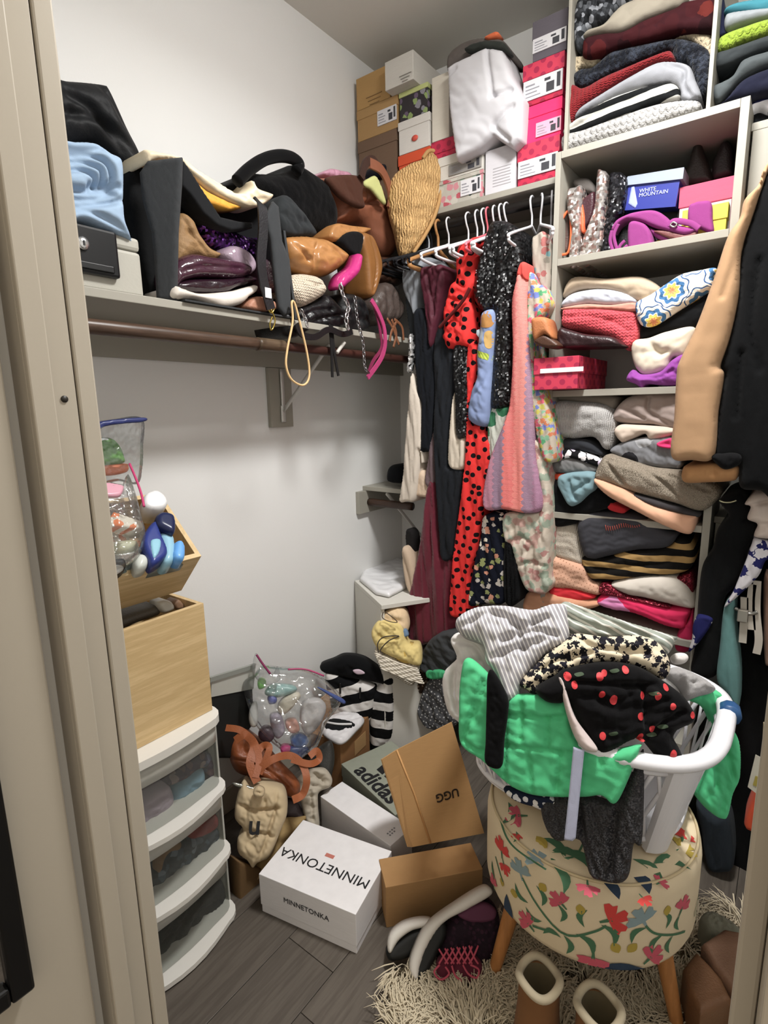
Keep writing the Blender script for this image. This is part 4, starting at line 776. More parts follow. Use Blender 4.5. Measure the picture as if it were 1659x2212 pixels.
# fifth compartment
FS('white ribbed sweater at the left of the lowest visible compartment', '1180,1146 1198,1133 1243,1135 1252,1174 1260,1222 1218,1212 1181,1192', knit('cbc0b0', 1.05, 200, 25, .7), x=-.36)
chs = FS('charcoal sweater with red stitching in the lowest visible compartment', '1242,1140 1262,1113 1316,1112 1380,1120 1437,1149 1460,1157 1437,1186 1370,1192 1309,1205 1275,1212 1255,1198', fab('3e3e44', 1.0), x=-.385, r=.03)
rs = random.Random(5)
for i in range(16): u_ = i/15; tube('red_stitch', [on_x(1308+72*u_, 1134+3*math.sin(u_*9)-2*u_, -.388), on_x(1310+72*u_, 1146+2*math.sin(u_*9)-9*u_, -.389)], .0012, fab('a8483c', 1.1), chs, n=4, sides=5)
FS('tan and black striped sweater under the charcoal one', '1254,1207 1309,1206 1356,1190 1437,1185 1464,1164 1488,1174 1499,1207 1484,1235 1437,1246 1386,1248 1302,1259 1272,1252', stripe('a5834c', '141210', .04, .45, -.05, 1.0, .02), x=-.375, layers=2, ca=.006)
FS('peach pointelle cardigan left of the striped sweater', '1180,1198 1201,1207 1258,1224 1272,1255 1292,1266 1290,1289 1235,1276 1184,1266', dots('cf9f84', '9a6a50', .012, .14, .1, 1.05), x=-.375, name='folded_cardigan', cat='cardigan')
FS('bright red garment under the peach cardigan', '1184,1282 1194,1268 1255,1278 1284,1293 1240,1300 1190,1296', fab('d82430', 1.1), x=-.37, r=.012)
FS('apricot sweater behind the striped shirt on the laundry', '1128,1296 1144,1278 1184,1282 1240,1296 1289,1302 1282,1316 1200,1330 1132,1322', fab('cf9674', 1.05), x=-.38, depth=.28)
FS('white fuzzy sweater in the lowest visible compartment', '1314,1266 1370,1251 1437,1248 1472,1261 1495,1288 1496,1320 1437,1309 1386,1296 1349,1289', fab('d2c9bd', 1.05, w=.8), x=-.385, r=.035, cr=('1480,1300 1492,1310',))
FS('maroon glitter top between the pink and white sweaters', '1291,1276 1299,1261 1318,1266 1349,1288 1390,1297 1438,1309 1437,1316 1336,1293 1299,1286', sequin('8a1830', '5a0c1c', .003, 1.1, .35, .5), x=-.38, depth=.25, r=.01, cat='top', name='folded_blouse')
FS('hot pink sweater with pale pink hearts in the lowest stack', '1286,1306 1299,1288 1349,1290 1437,1315 1486,1322 1482,1346 1474,1363 1437,1357 1370,1330 1316,1320', blobs('d81c56', ('d884b8', 'd81c56', 'd884b8'), .1, .45, 1.1, .15), x=-.38, r=.025, layers=2, ca=.004)
FS('deep raspberry sweater at the bottom right of the tower', '1456,1404 1464,1366 1484,1344 1495,1321 1496,1393 1478,1414', fab('a81444', 1.1), x=-.37, r=.02)
FS('dark maroon sequin top at the right edge above white sweater', '1455,1252 1480,1243 1494,1240 1496,1284 1474,1262', sequin('8a1830', '5a0c1c', .003, 1.1, .35, .5), x=-.36, r=.01, cat='top', name='folded_blouse')

# ------------------------------------------------------------------ hangers on the short rail
def hanger(y, mat, label, group, yaw=0.0, drop=.075, half=.2, x0=-.28, zr=ZB-.055, tilt=0.0, r=.0042, kind='white'):
    h = root('clothes_hanger', (x0, y, zr), label, 'hanger', group); c, s_ = math.cos(yaw), math.sin(yaw)
    def L(u, z): uu = u*math.cos(tilt)-z*math.sin(tilt); zz = u*math.sin(tilt)+z*math.cos(tilt); return (x0+uu*c, y+uu*s_, zr+zz)
    tube('hook', [L(.021*math.cos(a)*1.0, .0+.021*math.sin(a)) for a in np.linspace(-.3, math.pi*1.0, 9)]+[L(-.012, -.022), L(0, -.04), L(0, -drop)], r*.8, mat, h, n=30, sides=6)
    tube('arms', [L(-half, -drop-.075), L(-half*.95, -drop-.062), L(-.03, -drop-.006), L(0, -drop+.004), L(.03, -drop-.006), L(half*.95, -drop-.062), L(half, -drop-.075), L(half*.9, -drop-.086), L(0, -drop-.086), L(-half*.9, -drop-.086)], r*1.2, mat, h, closed=True, n=60, sides=6); return h
WH = plain('d5d5d8', 1.0, .35); BKH = fab('16161a'); GWH = 'white plastic hangers on the short rail'; GBK = 'black slim hangers near the corner'
for i, (y, yaw) in enumerate(((-.42, .05), (-.50, -.06), (-.535, .03), (-.56, -.03), (-.60, .1), (-.625, 0), (-.645, -.08), (-.735, .05))):
    hanger(y, WH, ('first', 'second', 'third', 'fourth', 'fifth', 'sixth', 'seventh', 'eighth')[i]+' white plastic hanger on the short rail, counted from the corner', GWH, yaw)
for i in range(9): hanger(-.20-.021*i, BKH, ('first', 'second', 'third', 'fourth', 'fifth', 'sixth', 'seventh', 'eighth', 'ninth')[i]+' thin black velvet hanger on the short rail, counted from the corner', GBK, .03*(i % 3), r=.0034)
hanger(-.765, WH, 'white hanger swung askew at the tower end of the short rail', None, .55, .075, .2); hanger(-.80, plain('c6c8cc', 1, .3), 'grey white hanger tipped down against the tower side', None, .35, .09, .19, tilt=.5)
hanger(-.335, plain('b8bcc0', 1, .2), 'clear plastic hanger carrying the grey blue top', None, -.1, .075, .19); hanger(-.375, wood('c08a50', '9a6a38', 1, 'x', .4), 'wooden hanger inside the burgundy blouse', None, 0, .085, .19, r=.007)
hanger(-.575, plain('d8606e', 1.1, .4), 'coral pink hanger behind the red polka dot dress', None, .1, .07, .19)

# ------------------------------------------------------------------ garments on the short rail
def HG(name, label, cat, outline, mat, x=-.42, depth=.24, **k):
    k.setdefault('r', .013); k.setdefault('fold', (.009, .03, 4, .14)); k.setdefault('dv', (1, .0, 0))
    return slab(name, ('x', x), outline, depth, mat, label, cat, **k)
HG('sheer_blouse', 'grey blue sheer blouse first on the rail by the corner', 'blouse', '869,567 882,549 905,546 910,567 908,604 897,640 892,680 882,658 867,619', fab('8c9198', 1.0), x=-.40, depth=.2)
HG('lace_blouse', 'long cream lace blouse with wide sleeves near the corner', 'blouse', '886,806 896,840 906,880 907,1000 903,970 900,1022 892,1080 876,1084 860,1082 867,1030 873,940 878,880 882,830', fab('cfc3b4', 1.05, w=.7), x=-.41, depth=.19, fold=(.008, .03, 3, .1))
HG('cream_sleeve', 'short cream sleeve hem beside the lace blouse', 'clothing', '893,1070 897,1037 910,1016 922,1042 922,1072 908,1074', fab('cdb59c', 1.05), x=-.39, depth=.2)
HG('navy_coat', 'long navy black coat third on the rail', 'coat', '890,676 907,664 924,690 937,748 938,866 927,970 918,974 903,970 907,880 898,856 893,797 888,734', fab('14171d', 1.0), x=-.405, depth=.22, r=.018)
HG('burgundy_blouse', 'satin burgundy blouse with draped collar', 'blouse', '906,580 920,574 936,572 952,572 960,609 952,640 946,660 938,700 931,742 923,742 913,656 906,616', fab('4d1c2a', 1.1, .5), x=-.415, depth=.22, cr=('920,590 930,640 935,680', '945,590 936,640'), ca=.012)
HG('charcoal_dress', 'long charcoal dress hanging behind the red dotted one', 'dress', '934,748 952,690 975,720 1000,744 985,800 980,840 967,918 964,1000 966,1010 996,1016 993,1061 982,1151 976,1206 951,1209 945,1151 939,1061 933,940 936,850', fab('1d2025', 1.0), x=-.41, depth=.22)
HG('sequin_jacket', 'black sequin jacket sleeve between the dotted and charcoal dresses', 'jacket', '976,756 1004,746 1010,813 1007,931 1001,945 983,943 980,866', sequin('0a0b0d', '141518', .006, 1.0, .4, .12), x=-.425, depth=.2)
HG('cream_skirt', 'cream skirt panel showing under the sequin sleeve', 'skirt', '972,880 980,850 984,940 1003,947 1000,1010 969,1010 965,970', fab('d0c4b2', 1.05), x=-.415, depth=.18)
HG('mauve_slip', 'dusty mauve slip strip between navy coat and charcoal dress', 'dress', '930,912 936,920 937,1046 915,1044 922,990', fab('6e5c60'), x=-.395, depth=.18)
HG('satin_gown', 'long burgundy satin gown reaching down beside the wicker basket', 'dress', '921,1049 936,1046 942,1151 952,1206 975,1208 970,1326 982,1341 998,1362 960,1372 909,1396 879,1389 882,1338 864,1329 876,1302 897,1211 909,1136', fab('62182a', 1.1, .5, sheen=.3), x=-.40, depth=.22, fold=(.016, .05, 3, .1), n=1400)
RD = dots('dd2420', '120c0e', .033, .26, .5, 1.05)
rd = root('polka_dot_dress', (-.3, -.47, .9), 'red dress with black polka dots and puffed sleeve', 'dress')
HG('bodice', None, None, '982,532 1001,517 1022,506 1026,530 1020,588 1017,619 1003,643 1014,662 1017,682 1010,744 985,750 962,754 949,728 951,704 950,669 956,646 965,614 978,598 977,567', RD, x=-.435, depth=.22, parent=rd, r=.035, fold=(.011, .05, 30, .6), cr=('960,640 990,650 1012,640', '970,600 1000,620', '985,560 1010,540'), ca=.014)
HG('skirt', None, None, '1006,752 1026,740 1027,790 1016,840 1010,912 1040,920 1044,945 1057,965 1048,1061 1036,1121 1024,1196 1011,1242 1012,1317 982,1336 968,1320 971,1257 978,1181 990,1091 999,1016 1003,950 1004,850', RD, x=-.425, depth=.22, parent=rd, n=1500, fold=(.012, .05, 3, .1))
tube('waist_tie', [on_x(*p, -.45) for p in ((1015, 622), (1003, 645), (985, 668), (965, 690), (949, 708))], .006, fab('5a1414'), rd)
dn = root('denim_jacket', (-.3, -.53, 1.3), 'light denim sleeve with appliqué patches beside the sequin dress', 'jacket')
HG('sleeve', None, None, '1035,674 1064,670 1061,740 1058,790 1053,882 1043,922 1006,906 1011,850 1024,813 1024,761 1030,716', fab('7f90b8', 1.0, var=.2), x=-.445, depth=.2, parent=dn, r=.03, fold=(.006, .05, 60), cr=('1015,860 1040,830 1052,800',))
slv = [c for c in dn.children][0]; DP = ('x', -.445)
decal('tan_patch', slv, DP, '1035,677 1063,673 1061,702 1048,708 1034,702', fab('a8763c'), dn); decal('tan_patch', slv, DP, '1046,720 1060,716 1058,750 1048,748', fab('c09a58'), dn); decal('tan_patch', slv, DP, '1031,708 1042,712 1040,740 1030,736', fab('98a0a8'), dn)
decal('lime_trim', slv, DP, '1027,756 1059,766 1057,780 1026,769', stripe('b4c440', '8a9c30', .008, .4, 1.0), dn, smooth_outline=False)
sqd = HG('sequin_dress', 'black sequin and pearl dress in the middle of the rail', 'dress', '1051,483 1069,472 1095,477 1114,499 1122,556 1107,609 1101,656 1104,761 1101,840 1096,877 1056,880 1059,787 1064,677 1037,673 1019,648 1017,614 1030,551', sequin('0a0b0d', '121316', .006, 1.0, .4, .12), x=-.435, depth=.24, r=.03, n=1400)
pr_ = sqd; rs = random.Random(8)
for i in range(46):
    bx0, by0 = rs.uniform(1022, 1098), rs.uniform(500, 860)
    if by0 > 660 and bx0 < 1066: continue
    c_ = on_x(bx0, by0, -.442); rr_ = rs.choice((.0022, .003)); lathe('bead', [(0, -rr_), (rr_*.7, -rr_*.7), (rr_, 0), (rr_*.7, rr_*.7), (0, rr_)], c_, plain('e0e2e8', 1, .12, .9), pr_, 7)
HG('leaf_print_dress', 'white dress with green leaf print under the sequin hem', 'dress', '1056,884 1096,878 1092,905 1076,960 1073,1000 1056,990 1050,930', blobs('b9bdb2', ('2f6a4a', 'b9bdb2', '3f7a5a'), .06, .5), x=-.42, depth=.18)
zz = root('zigzag_dress', (-.3, -.66, 1.3), 'pink and purple zigzag knit dress near the tower', 'dress')
ZM = zigzag(('9c688c', 'bc7894', '866886', 'e4605a', 'ee786c', '94708e'), .21, .022, .055, 1.0)
HG('body', None, None, '1114,592 1124,582 1136,600 1134,656 1139,735 1146,840 1149,900 1152,985 1168,1091 1142,1110 1090,1102 1041,1095 1053,1000 1087,910 1098,866 1104,761 1102,656 1110,612', ZM, x=-.455, depth=.18, parent=zz, n=1700, fold=(.008, .06, 3, .1))
HG('red_yoke', None, None, '1113,594 1120,570 1128,564 1137,572 1137,604 1124,600', fab('cc4038', 1.1), x=-.457, depth=.2, parent=zz, r=.012, n=160)
HG('pastel_floral_dress', 'pastel floral chiffon dress with ruffles below the zigzag hem', 'dress', '1087,1112 1141,1110 1168,1092 1152,985 1152,950 1166,960 1176,1000 1184,1076 1184,1181 1181,1242 1187,1266 1174,1285 1150,1282 1132,1272 1114,1227 1102,1181 1087,1166', blobs('bdb0a0', ('b0807a', '93a08e', 'bdb0a0', 'a8b0a0', 'b8948a', 'c4b8a8', 'bdb0a0'), .022, .6, 1.05, .8), x=-.435, depth=.22, n=1300, fold=(.012, .04, 5, .3), cr=('1090,1180 1120,1160 1140,1170', '1100,1230 1140,1215 1180,1225'), ca=.01)
HG('navy_floral_dress', 'navy dress with white and peach flowers under the rail', 'dress', '1041,1118 1071,1110 1087,1120 1088,1211 1088,1300 1050,1306 1011,1310 1012,1272 1024,1206 1035,1166', blobs('121624', ('d8d0c0', '121624', '121624', 'c88a70', '121624', '8a9058', 'c0b8b0', '121624'), .02, .42, 1.0, .8), x=-.425, depth=.2, n=1000)
HG('black_lace_skirt', 'black lace pleated skirt between navy and pastel floral dresses', 'skirt', '1088,1168 1110,1190 1121,1236 1118,1300 1088,1300', fab('0e0f11'), x=-.43, depth=.19, fold=(.012, .012, 2, .05))
HG('bright_floral_blouse', 'multicoloured floral blouse hanging against the tower side', 'blouse', '1137,598 1146,588 1158,612 1170,616 1183,645 1182,664 1164,690 1150,700 1150,780 1166,828 1188,905 1199,991 1172,995 1158,950 1148,892 1140,800 1136,700', blobs('b0a494', ('4f9868', 'c85a6e', '6a78b8', 'b8b04a', 'b0a494', 'c0704a', '7aa88a', 'b0a494'), .014, .6, 1.0, 1.3), x=-.44, depth=.22, n=1100, fold=(.01, .03, 6, .2))
HG('salmon_blouse', 'salmon and turquoise blouse crumpled under the askew hangers', 'blouse', '1146,520 1156,505 1172,498 1182,520 1184,600 1178,640 1166,620 1156,600 1148,580', blobs('a0968a', ('6a9498', 'a0968a', 'a0605c', 'a0968a', '8a8478'), .02, .5), x=-.40, depth=.2)
HG('beaded_necklace', 'string of dark and pearly beads beside the navy coat', 'necklace', '880,728 888,722 890,760 886,800 876,800 880,764', sequin('d0d0d0', '18181a', .008, 1, .2, .6), x=-.425, depth=.02, r=.008)
HG('grey_shirt', 'dim grey shirt shoulder hanging right at the corner', 'shirt', '872,600 880,590 892,690 890,780 882,720 874,660', fab('40454a'), x=-.37, depth=.18)
# lower rail garments behind the gown
HG('charcoal_sweatshirt', 'charcoal sweatshirt hanging low beside the laundry basket', 'sweatshirt', '905,1425 925,1385 955,1370 1000,1372 985,1420 975,1440 970,1462 930,1460 908,1450', fab('3c3e40'), x=-.46, depth=.2, fold=(.01, .06, 60))
HG('grey_polka_skirt', 'grey skirt with white dots between white cabinet and laundry basket', 'skirt', '925,1470 965,1462 978,1500 985,1560 960,1580 920,1575 900,1545 905,1510', dots('55565a', 'c8c8c8', .016, .18, .5), x=-.45, depth=.2, fold=(.01, .05, 30))
HG('green_frill', 'small bright green frill above the grey dotted skirt', 'cloth', '918,1452 940,1448 960,1452 956,1466 925,1468', fab('3aa870', 1.05), x=-.468, depth=.03, r=.008)
HG('brown_lace_top', 'brown lace top edge left of the grey dotted skirt', 'top', '900,1440 912,1448 918,1480 908,1500 896,1505 890,1490', blobs('3a2c24', ('8a7868', '3a2c24'), .012, .4), x=-.44, depth=.1)
# ------------------------------------------------------------------ drawer tower and wooden cubes
dx0, dx1, dyf, dyb = -1.70, -1.348, -.35, -.03
PW = plain('d6d3cb', 1.05, .35); 
tp = NT('frosted_plastic'); _mx = tp.n('ShaderNodeMixShader'); _tr = tp.n('ShaderNodeBsdfTransparent'); _tr.inputs[0].default_value = (.86, .87, .86, 1)
tp.fin(lin('b9b9ae', .9), .25); _mx.inputs[0].default_value = .07; tp.t.links.new(_tr.outputs[0], _mx.inputs[1]); tp.t.links.new(tp.b.outputs[0], _mx.inputs[2]); tp.t.links.new(_mx.outputs[0], tp.t.nodes['Material Output'].inputs['Surface']); FROST = tp.m
tq = NT('hazy_plastic'); tq.fin(lin('c6c5bc'), .3); _m2 = tq.n('ShaderNodeMixShader'); _t2 = tq.n('ShaderNodeBsdfTransparent'); _m2.inputs[0].default_value = .8; tq.t.links.new(_t2.outputs[0], _m2.inputs[1]); tq.t.links.new(tq.b.outputs[0], _m2.inputs[2]); tq.t.links.new(_m2.outputs[0], tq.t.nodes['Material Output'].inputs['Surface']); HAZY = tq.m
dt = root('drawer_cart', ((dx0+dx1)/2, -.19, 0), 'three drawer plastic cart with white lid under the wooden boxes', 'drawers')
def rounded_plate(name, x0, x1, y0, y1, z0, z1, rad, mat, parent, bulge=0.0):
    pts = [(x0, y1), (x0, y0+rad)]+[(x0+rad-rad*math.cos(a), y0+rad-rad*math.sin(a)) for a in np.linspace(.3, math.pi/2, 4)]
    pts += [(x0+rad+(x1-x0-2*rad)*t, y0-bulge*math.sin(math.pi*t)) for t in np.linspace(.1, .9, 7)]
    pts += [(x1-rad+rad*math.sin(a), y0+rad-rad*math.cos(a)) for a in np.linspace(0, math.pi/2, 5)]+[(x1, y1)]
    n = len(pts); V = [(x, y, z0) for x, y in pts]+[(x, y, z1) for x, y in pts]
    me = bpy.data.meshes.new(name); me.from_pydata(V, [], [tuple(range(n))[::-1], tuple(range(n, 2*n))]+[(i, (i+1) % n, n+(i+1) % n, n+i) for i in range(n)])
    return link(name, me, mat, parent)
rounded_plate('lid', dx0-.006, dx1+.006, dyf-.012, dyb, .596, .617, .05, PW, dt, .012)
for x in (dx0, dx1-.006): box('side_panel', (x, dyf+.03, .004), (x+.006, dyb, .5955), HAZY, dt, .001)
box('back_panel', (dx0+.0065, dyb-.006, .004), (dx1-.0065, dyb, .5955), HAZY, dt, .001); rounded_plate('base_plate', dx0, dx1, dyf+.02, dyb, .0, .0038, .03, PW, dt)
for i, z0 in enumerate((.006, .205, .402)):
    z1 = z0+.186; d = root('drawer', ((dx0+dx1)/2, -.19, z0), None, None); d.parent = dt; d.matrix_parent_inverse = Matrix.Translation(dt['_w']).inverted()
    rounded_plate('front_lip', dx0+.004, dx1-.002, dyf-.024, dyf+.05, z0, z0+.013, .045, PW, d, .026)
    pts = [(dx0+.008, dyf+.055)]+[(dx0+.048-.04*math.cos(a), dyf+.04-.04*math.sin(a)) for a in np.linspace(.3, math.pi/2, 4)]+[(dx0+.06+(dx1-dx0-.12)*t, dyf-.010*math.sin(math.pi*t)) for t in np.linspace(.1, .9, 6)]+[(dx1-.046+.04*math.sin(a), dyf+.04-.04*math.cos(a)) for a in np.linspace(0, math.pi/2, 5)]+[(dx1-.006, dyf+.055)]
    def strip(name, za, zb, mat, off=0.0):
        V = []; m = len(pts)
        for q in (0.0, .0025):
            for z in (za, zb): V += [(x, y+q+off, z) for x, y in pts]
        Fc = [(k, k+1, m+k+1, m+k) for k in range(m-1)]+[(2*m+k+1, 2*m+k, 3*m+k, 3*m+k+1) for k in range(m-1)]+[(m+k, m+k+1, 3*m+k+1, 3*m+k) for k in range(m-1)]+[(k+1, k, 2*m+k, 2*m+k+1) for k in range(m-1)]
        me = bpy.data.meshes.new(name); me.from_pydata(V, [], Fc); return link(name, me, mat, d, True)
    strip('window', z0+.0145, z1-.046, FROST); strip('upper_band', z1-.0455, z1, HAZY, -.002)
    for x in (dx0+.012, dx1-.016): box('drawer_side', (x, dyf+.058, z0+.016), (x+.003, dyb-.02, z1-.02), FROST, d, 0)
    box('drawer_bottom', (dx0+.016, dyf+.058, z0+.0145), (dx1-.017, dyb-.02, z0+.018), FROST, d, 0)
def bundle(label, px, mat, y=-.315, depth=.16, name='clothes_bundle', cat='clothing', **k): return slab(name, ('y', y), px, depth, mat, label, cat, r=.03, fold=(.012, .04, 50, .9), **k)
bundle('lilac white underwear bundle at the left of the top drawer', '302,1765 310,1740 336,1715 372,1700 385,1730 372,1762 330,1785 304,1800', fab('b8a8b8'))
bundle('light blue garment bundle in the middle of the top drawer', '376,1738 400,1692 444,1664 452,1690 434,1712 400,1736 380,1748', fab('7fa0b4'), y=-.312)
bundle('dusky mauve and white socks at the right of the top drawer', '352,1706 400,1660 440,1632 466,1634 470,1680 452,1700 444,1664 398,1692', blobs('4a3c50', ('6a5058', '5a5a70', '4a3c50', '8a7878'), .02, .5), y=-.30)
bundle('dark clothes at the back of the top drawer', '298,1720 340,1690 400,1650 470,1616 472,1690 420,1720 360,1750 304,1790', fab('2c2c34'), y=-.26)
bundle('brick red garment at the right of the middle drawer', '412,1800 430,1780 474,1762 478,1790 448,1812 420,1820', fab('8a2a2a'), y=-.312)
bundle('grey and denim items along the middle drawer', '330,1880 344,1846 380,1826 420,1812 476,1790 480,1828 440,1860 390,1890 338,1925', blobs('3c434c', ('4a5664', '6a7480', '2c3038', '3c434c'), .02, .5), y=-.31)
bundle('tan strap bundle at the left of the middle drawer', '338,1880 346,1842 366,1826 396,1820 392,1840 366,1850 350,1890', fab('8a6a4c'), y=-.316, depth=.06)
bundle('very dark trousers filling the bottom drawer', '338,2000 400,1950 486,1905 492,1966 440,2000 390,2050 344,2085', fab('15171d'), y=-.31, depth=.25)
bundle('black folded bag at the back of the middle drawer', '322,1850 400,1800 476,1768 478,1800 400,1850 330,1900', fab('1c1e22'), y=-.25)
OAK, OAKD = wood('d2b684', 'b39562', 1.08, 'x', .5, 5, 12), wood('d2b684', 'b69966', 1.08, 'z', .5, 5, 12)
wx0, wx1, wyf, wyb, wz0, wz1 = -1.70, -1.374, -.318, -.05, .6175, .922
wx1 = float(on_y(448, 1400, wyf)[0]); wz1 = float(on_y(438, 1303, wyf)[2])
cb = root('wooden_crate', ((wx0+wx1)/2, -.18, wz0), 'open pale oak box standing on the drawer cart', 'crate')
box('front_panel', (wx0, wyf, wz0), (wx1, wyf+.012, wz1), OAK, cb, .001); box('back_panel', (wx0, wyb-.012, wz0), (wx1, wyb, wz1), OAK, cb, .001)
for x in (wx0, wx1-.012): box('side_panel', (x, wyf+.0125, wz0), (x+.012, wyb-.0125, wz1), OAKD, cb, .001)
box('bottom_panel', (wx0+.0125, wyf+.0125, wz0), (wx1-.0125, wyb-.0125, wz0+.01), OAK, cb, 0)
# upper box tipped towards the door
AT = math.radians(43); uo = on_y(435, 1201, -.35); ux1 = float(uo[0]); ux0 = -1.70; dD, uD = np.array([0, math.sin(AT), -math.cos(AT)]), np.array([0, math.cos(AT), math.sin(AT)])
ub = root('wooden_crate', (float((ux0+ux1)/2), -.3, .95), 'pale oak box tipped forward on top, crammed with toiletries', 'crate')
def upt(x, a, b): q = uo+uD*a+dD*b; return (x, q[1], q[2])
UL, UH = .215, .148
panel('front_panel', [upt(ux0, 0, 0), upt(ux0, 0, UH), upt(ux1, 0, UH), upt(ux1, 0, 0)], .012, OAK, ub); panel('back_panel', [upt(ux1, UL, 0), upt(ux1, UL, UH), upt(ux0, UL, UH), upt(ux0, UL, 0)], .012, OAK, ub)
panel('side_panel', [upt(ux1, .012, 0), upt(ux1, .012, UH), upt(ux1, UL-.012, UH), upt(ux1, UL-.012, 0)], .012, OAKD, ub); panel('side_panel', [upt(ux0, UL-.012, 0), upt(ux0, UL-.012, UH), upt(ux0, .012, UH), upt(ux0, .012, 0)], .012, OAKD, ub)
panel('bottom_panel', [upt(ux0+.012, .012, UH), upt(ux0+.012, UL-.012, UH), upt(ux1-.012, UL-.012, UH), upt(ux1-.012, .012, UH)], .01, OAK, ub)
# toiletries in the upper box
un = tuple(np.cross((1, 0, 0), uD)); UPN = lambda h: ('n', tuple(uo+uD*.1-dD*h), un)
def TB(label, px, mat, h=.0, depth=.05, name='toiletry_bottle', cat='bottle', **k): k.setdefault('r', .02); return slab(name, UPN(h), px, depth, mat, label, cat, **k)
BAGM = clear('d8dce0', .2, .1)
zb = root('zip_bag', tuple(uo+uD*.15), 'clear zip bag with blue seal standing at the back of the tipped box', 'bag')
slab('film', ('y', -.16), '196,932 214,914 256,905 312,903 314,960 312,1010 302,1046 262,1040 214,1046 202,1000', .03, clear('c4c8cc', .14, .1), parent=zb, r=.012, fold=(.006, .06, 60), back=.01)
slab('zip_seal', ('y', -.163), '197,940 212,916 240,908 312,902 312,911 244,918 220,926 206,944', .036, plain('2c3468', 1.1, .3), parent=zb, r=.003)
slab('dish_sponge', ('y', -.145), '206,962 214,948 244,946 262,958 274,984 272,1002 220,1010 212,1000', .05, fab('5c9a3a', 1.05), 'green sponge pad inside the upright zip bag', 'sponge', r=.02, fold=(.006, .02, 40))
slab('orange_packet', ('y', -.147), '222,1008 272,1002 280,1006 276,1020 240,1028 226,1024', .03, plain('e8743a', 1.1, .4), 'orange and white packet at the foot of the upright zip bag', 'packet', r=.006)
slab('white_packet', ('y', -.14), '198,950 232,946 236,956 212,976 202,974', .03, plain('c8ccc8', 1.0, .4), 'white folded packet beside the green sponge', 'packet', r=.006)
slab('dark_tube', ('y', -.14), '206,1000 224,1010 232,1030 214,1034', .03, plain('2e3040', 1.0, .4), 'dark tube at the door side of the upright zip bag', 'tube', r=.01)
zb = root('zip_bag', tuple(uo+uD*.1+np.array([-.12, 0, .05])), 'crinkled clear zip bag with pink seal spilling from the tipped box', 'bag')
slab('film', UPN(.075), '208,1050 230,1030 268,1034 282,1010 302,1060 312,1100 322,1140 310,1180 262,1206 232,1212 222,1160 214,1110', .06, clear('dcdcd8', .10, .08), parent=zb, r=.03, fold=(.014, .05, 50, 1.0), back=.02)
slab('zip_seal', UPN(.08), '212,1044 228,1040 264,1046 268,1052 258,1068 216,1066', .01, plain('c890a0', 1.1, .3), parent=zb, r=.004); tube('zip_line', [Plane(UPN(.085)).frame(np.array([Plane(UPN(.085)).px(*p)]))[0][0] for p in ((280, 1002), (296, 1040), (306, 1070), (311, 1094))], .003, plain('b83468', 1.1, .4), zb)
TB('white jar with round lid at the back right of the tipped box', '312,1074 318,1062 338,1056 356,1066 364,1082 354,1094 330,1096 314,1088', plain('d8d8d8', 1.05, .4), .05, .06, 'jar', 'jar', r=.01)
TB('white box with small orange print in the tipped box', '234,1122 246,1104 306,1124 312,1138 296,1140 240,1134', blobs('d8d0c0', ('d8d0c0', 'e0783c', 'd8d0c0'), .03, .35), .045, .04, 'carton', 'carton', r=.004, sharp=True)
bo = root('perfume_bottle', tuple(uo+uD*.08+np.array([-.03, 0, .02])), 'navy blue framed bottle pouch in the tipped box', 'bottle')
slab('cap', UPN(.06), '340,1110 354,1102 376,1108 382,1124 378,1146 356,1138 342,1128', .05, plain('1c2448', 1.1, .3), parent=bo, r=.012); slab('pouch', UPN(.05), '310,1166 320,1138 338,1122 350,1150 364,1190 334,1216 322,1200', .04, plain('26357a', 1.1, .3), parent=bo, r=.01)
slab('blue_gel', UPN(.053), '326,1166 348,1164 346,1190 332,1204', .03, plain('7cb0c4', 1.1, .3), parent=bo, r=.006); slab('body', UPN(.04), '346,1140 372,1142 382,1170 378,1206 356,1210 350,1170', .05, plain('86b4c8', 1.1, .25), parent=bo, r=.02)
TB('small sky blue bottle with round cap beside the oak side', '378,1180 382,1166 394,1164 402,1176 402,1196 396,1206 382,1204 376,1194', plain('5a9ad8', 1.1, .35), .045, .04, r=.012)
TB('pale green roll of cotton in the tipped box', '244,1170 262,1162 294,1162 302,1172 290,1184 252,1186', plain('b0b090', 1.05, .5), .03, .04, 'roll', 'roll', r=.016)
TB('clear bottle with white cap near the tipped box rim', '292,1206 300,1192 316,1194 326,1206 318,1220 300,1224', plain('c0c4bc', 1.05, .25), .04, .04, r=.016)
TB('black case with silver edge at the lower left of the tipped box', '228,1214 240,1206 268,1204 274,1220 252,1238 234,1234', plain('20262c', 1.0, .35), .03, .03, 'case', 'case', r=.008)
TB('white tube lying across the black case', '230,1224 252,1216 270,1222 250,1236 234,1236', plain('c8c8c4', 1.0, .3), .036, .02, 'tube', 'tube', r=.01)
TB('murky glass bottles lying in the bottom of the tipped box', '222,1180 250,1190 300,1180 336,1204 380,1204 400,1210 330,1226 250,1244 232,1240', plain('6a7470', 1.0, .3), .005, .04, r=.02, fold=(.012, .03, 30))
slab('glass_jar', ('y', -.27), '346,1312 350,1302 366,1298 378,1306 378,1318 360,1326 350,1322', .05, plain('b0aca0', 1.05, .2), 'small grey glass jar in the lower oak box', 'jar', r=.01)
slab('toiletry_bag', ('y', -.26), '240,1350 280,1330 330,1314 346,1310 348,1330 300,1348 248,1372', .1, leather('4c463c', 1, .5), 'dark toiletry bag lying in the lower oak box', 'bag', r=.02)
slab('brown_brush', ('y', -.25), '376,1306 386,1296 396,1302 402,1314 384,1318', .04, plain('8a6a50', 1, .5), 'brown brush handle poking up in the lower oak box', 'brush', r=.008)

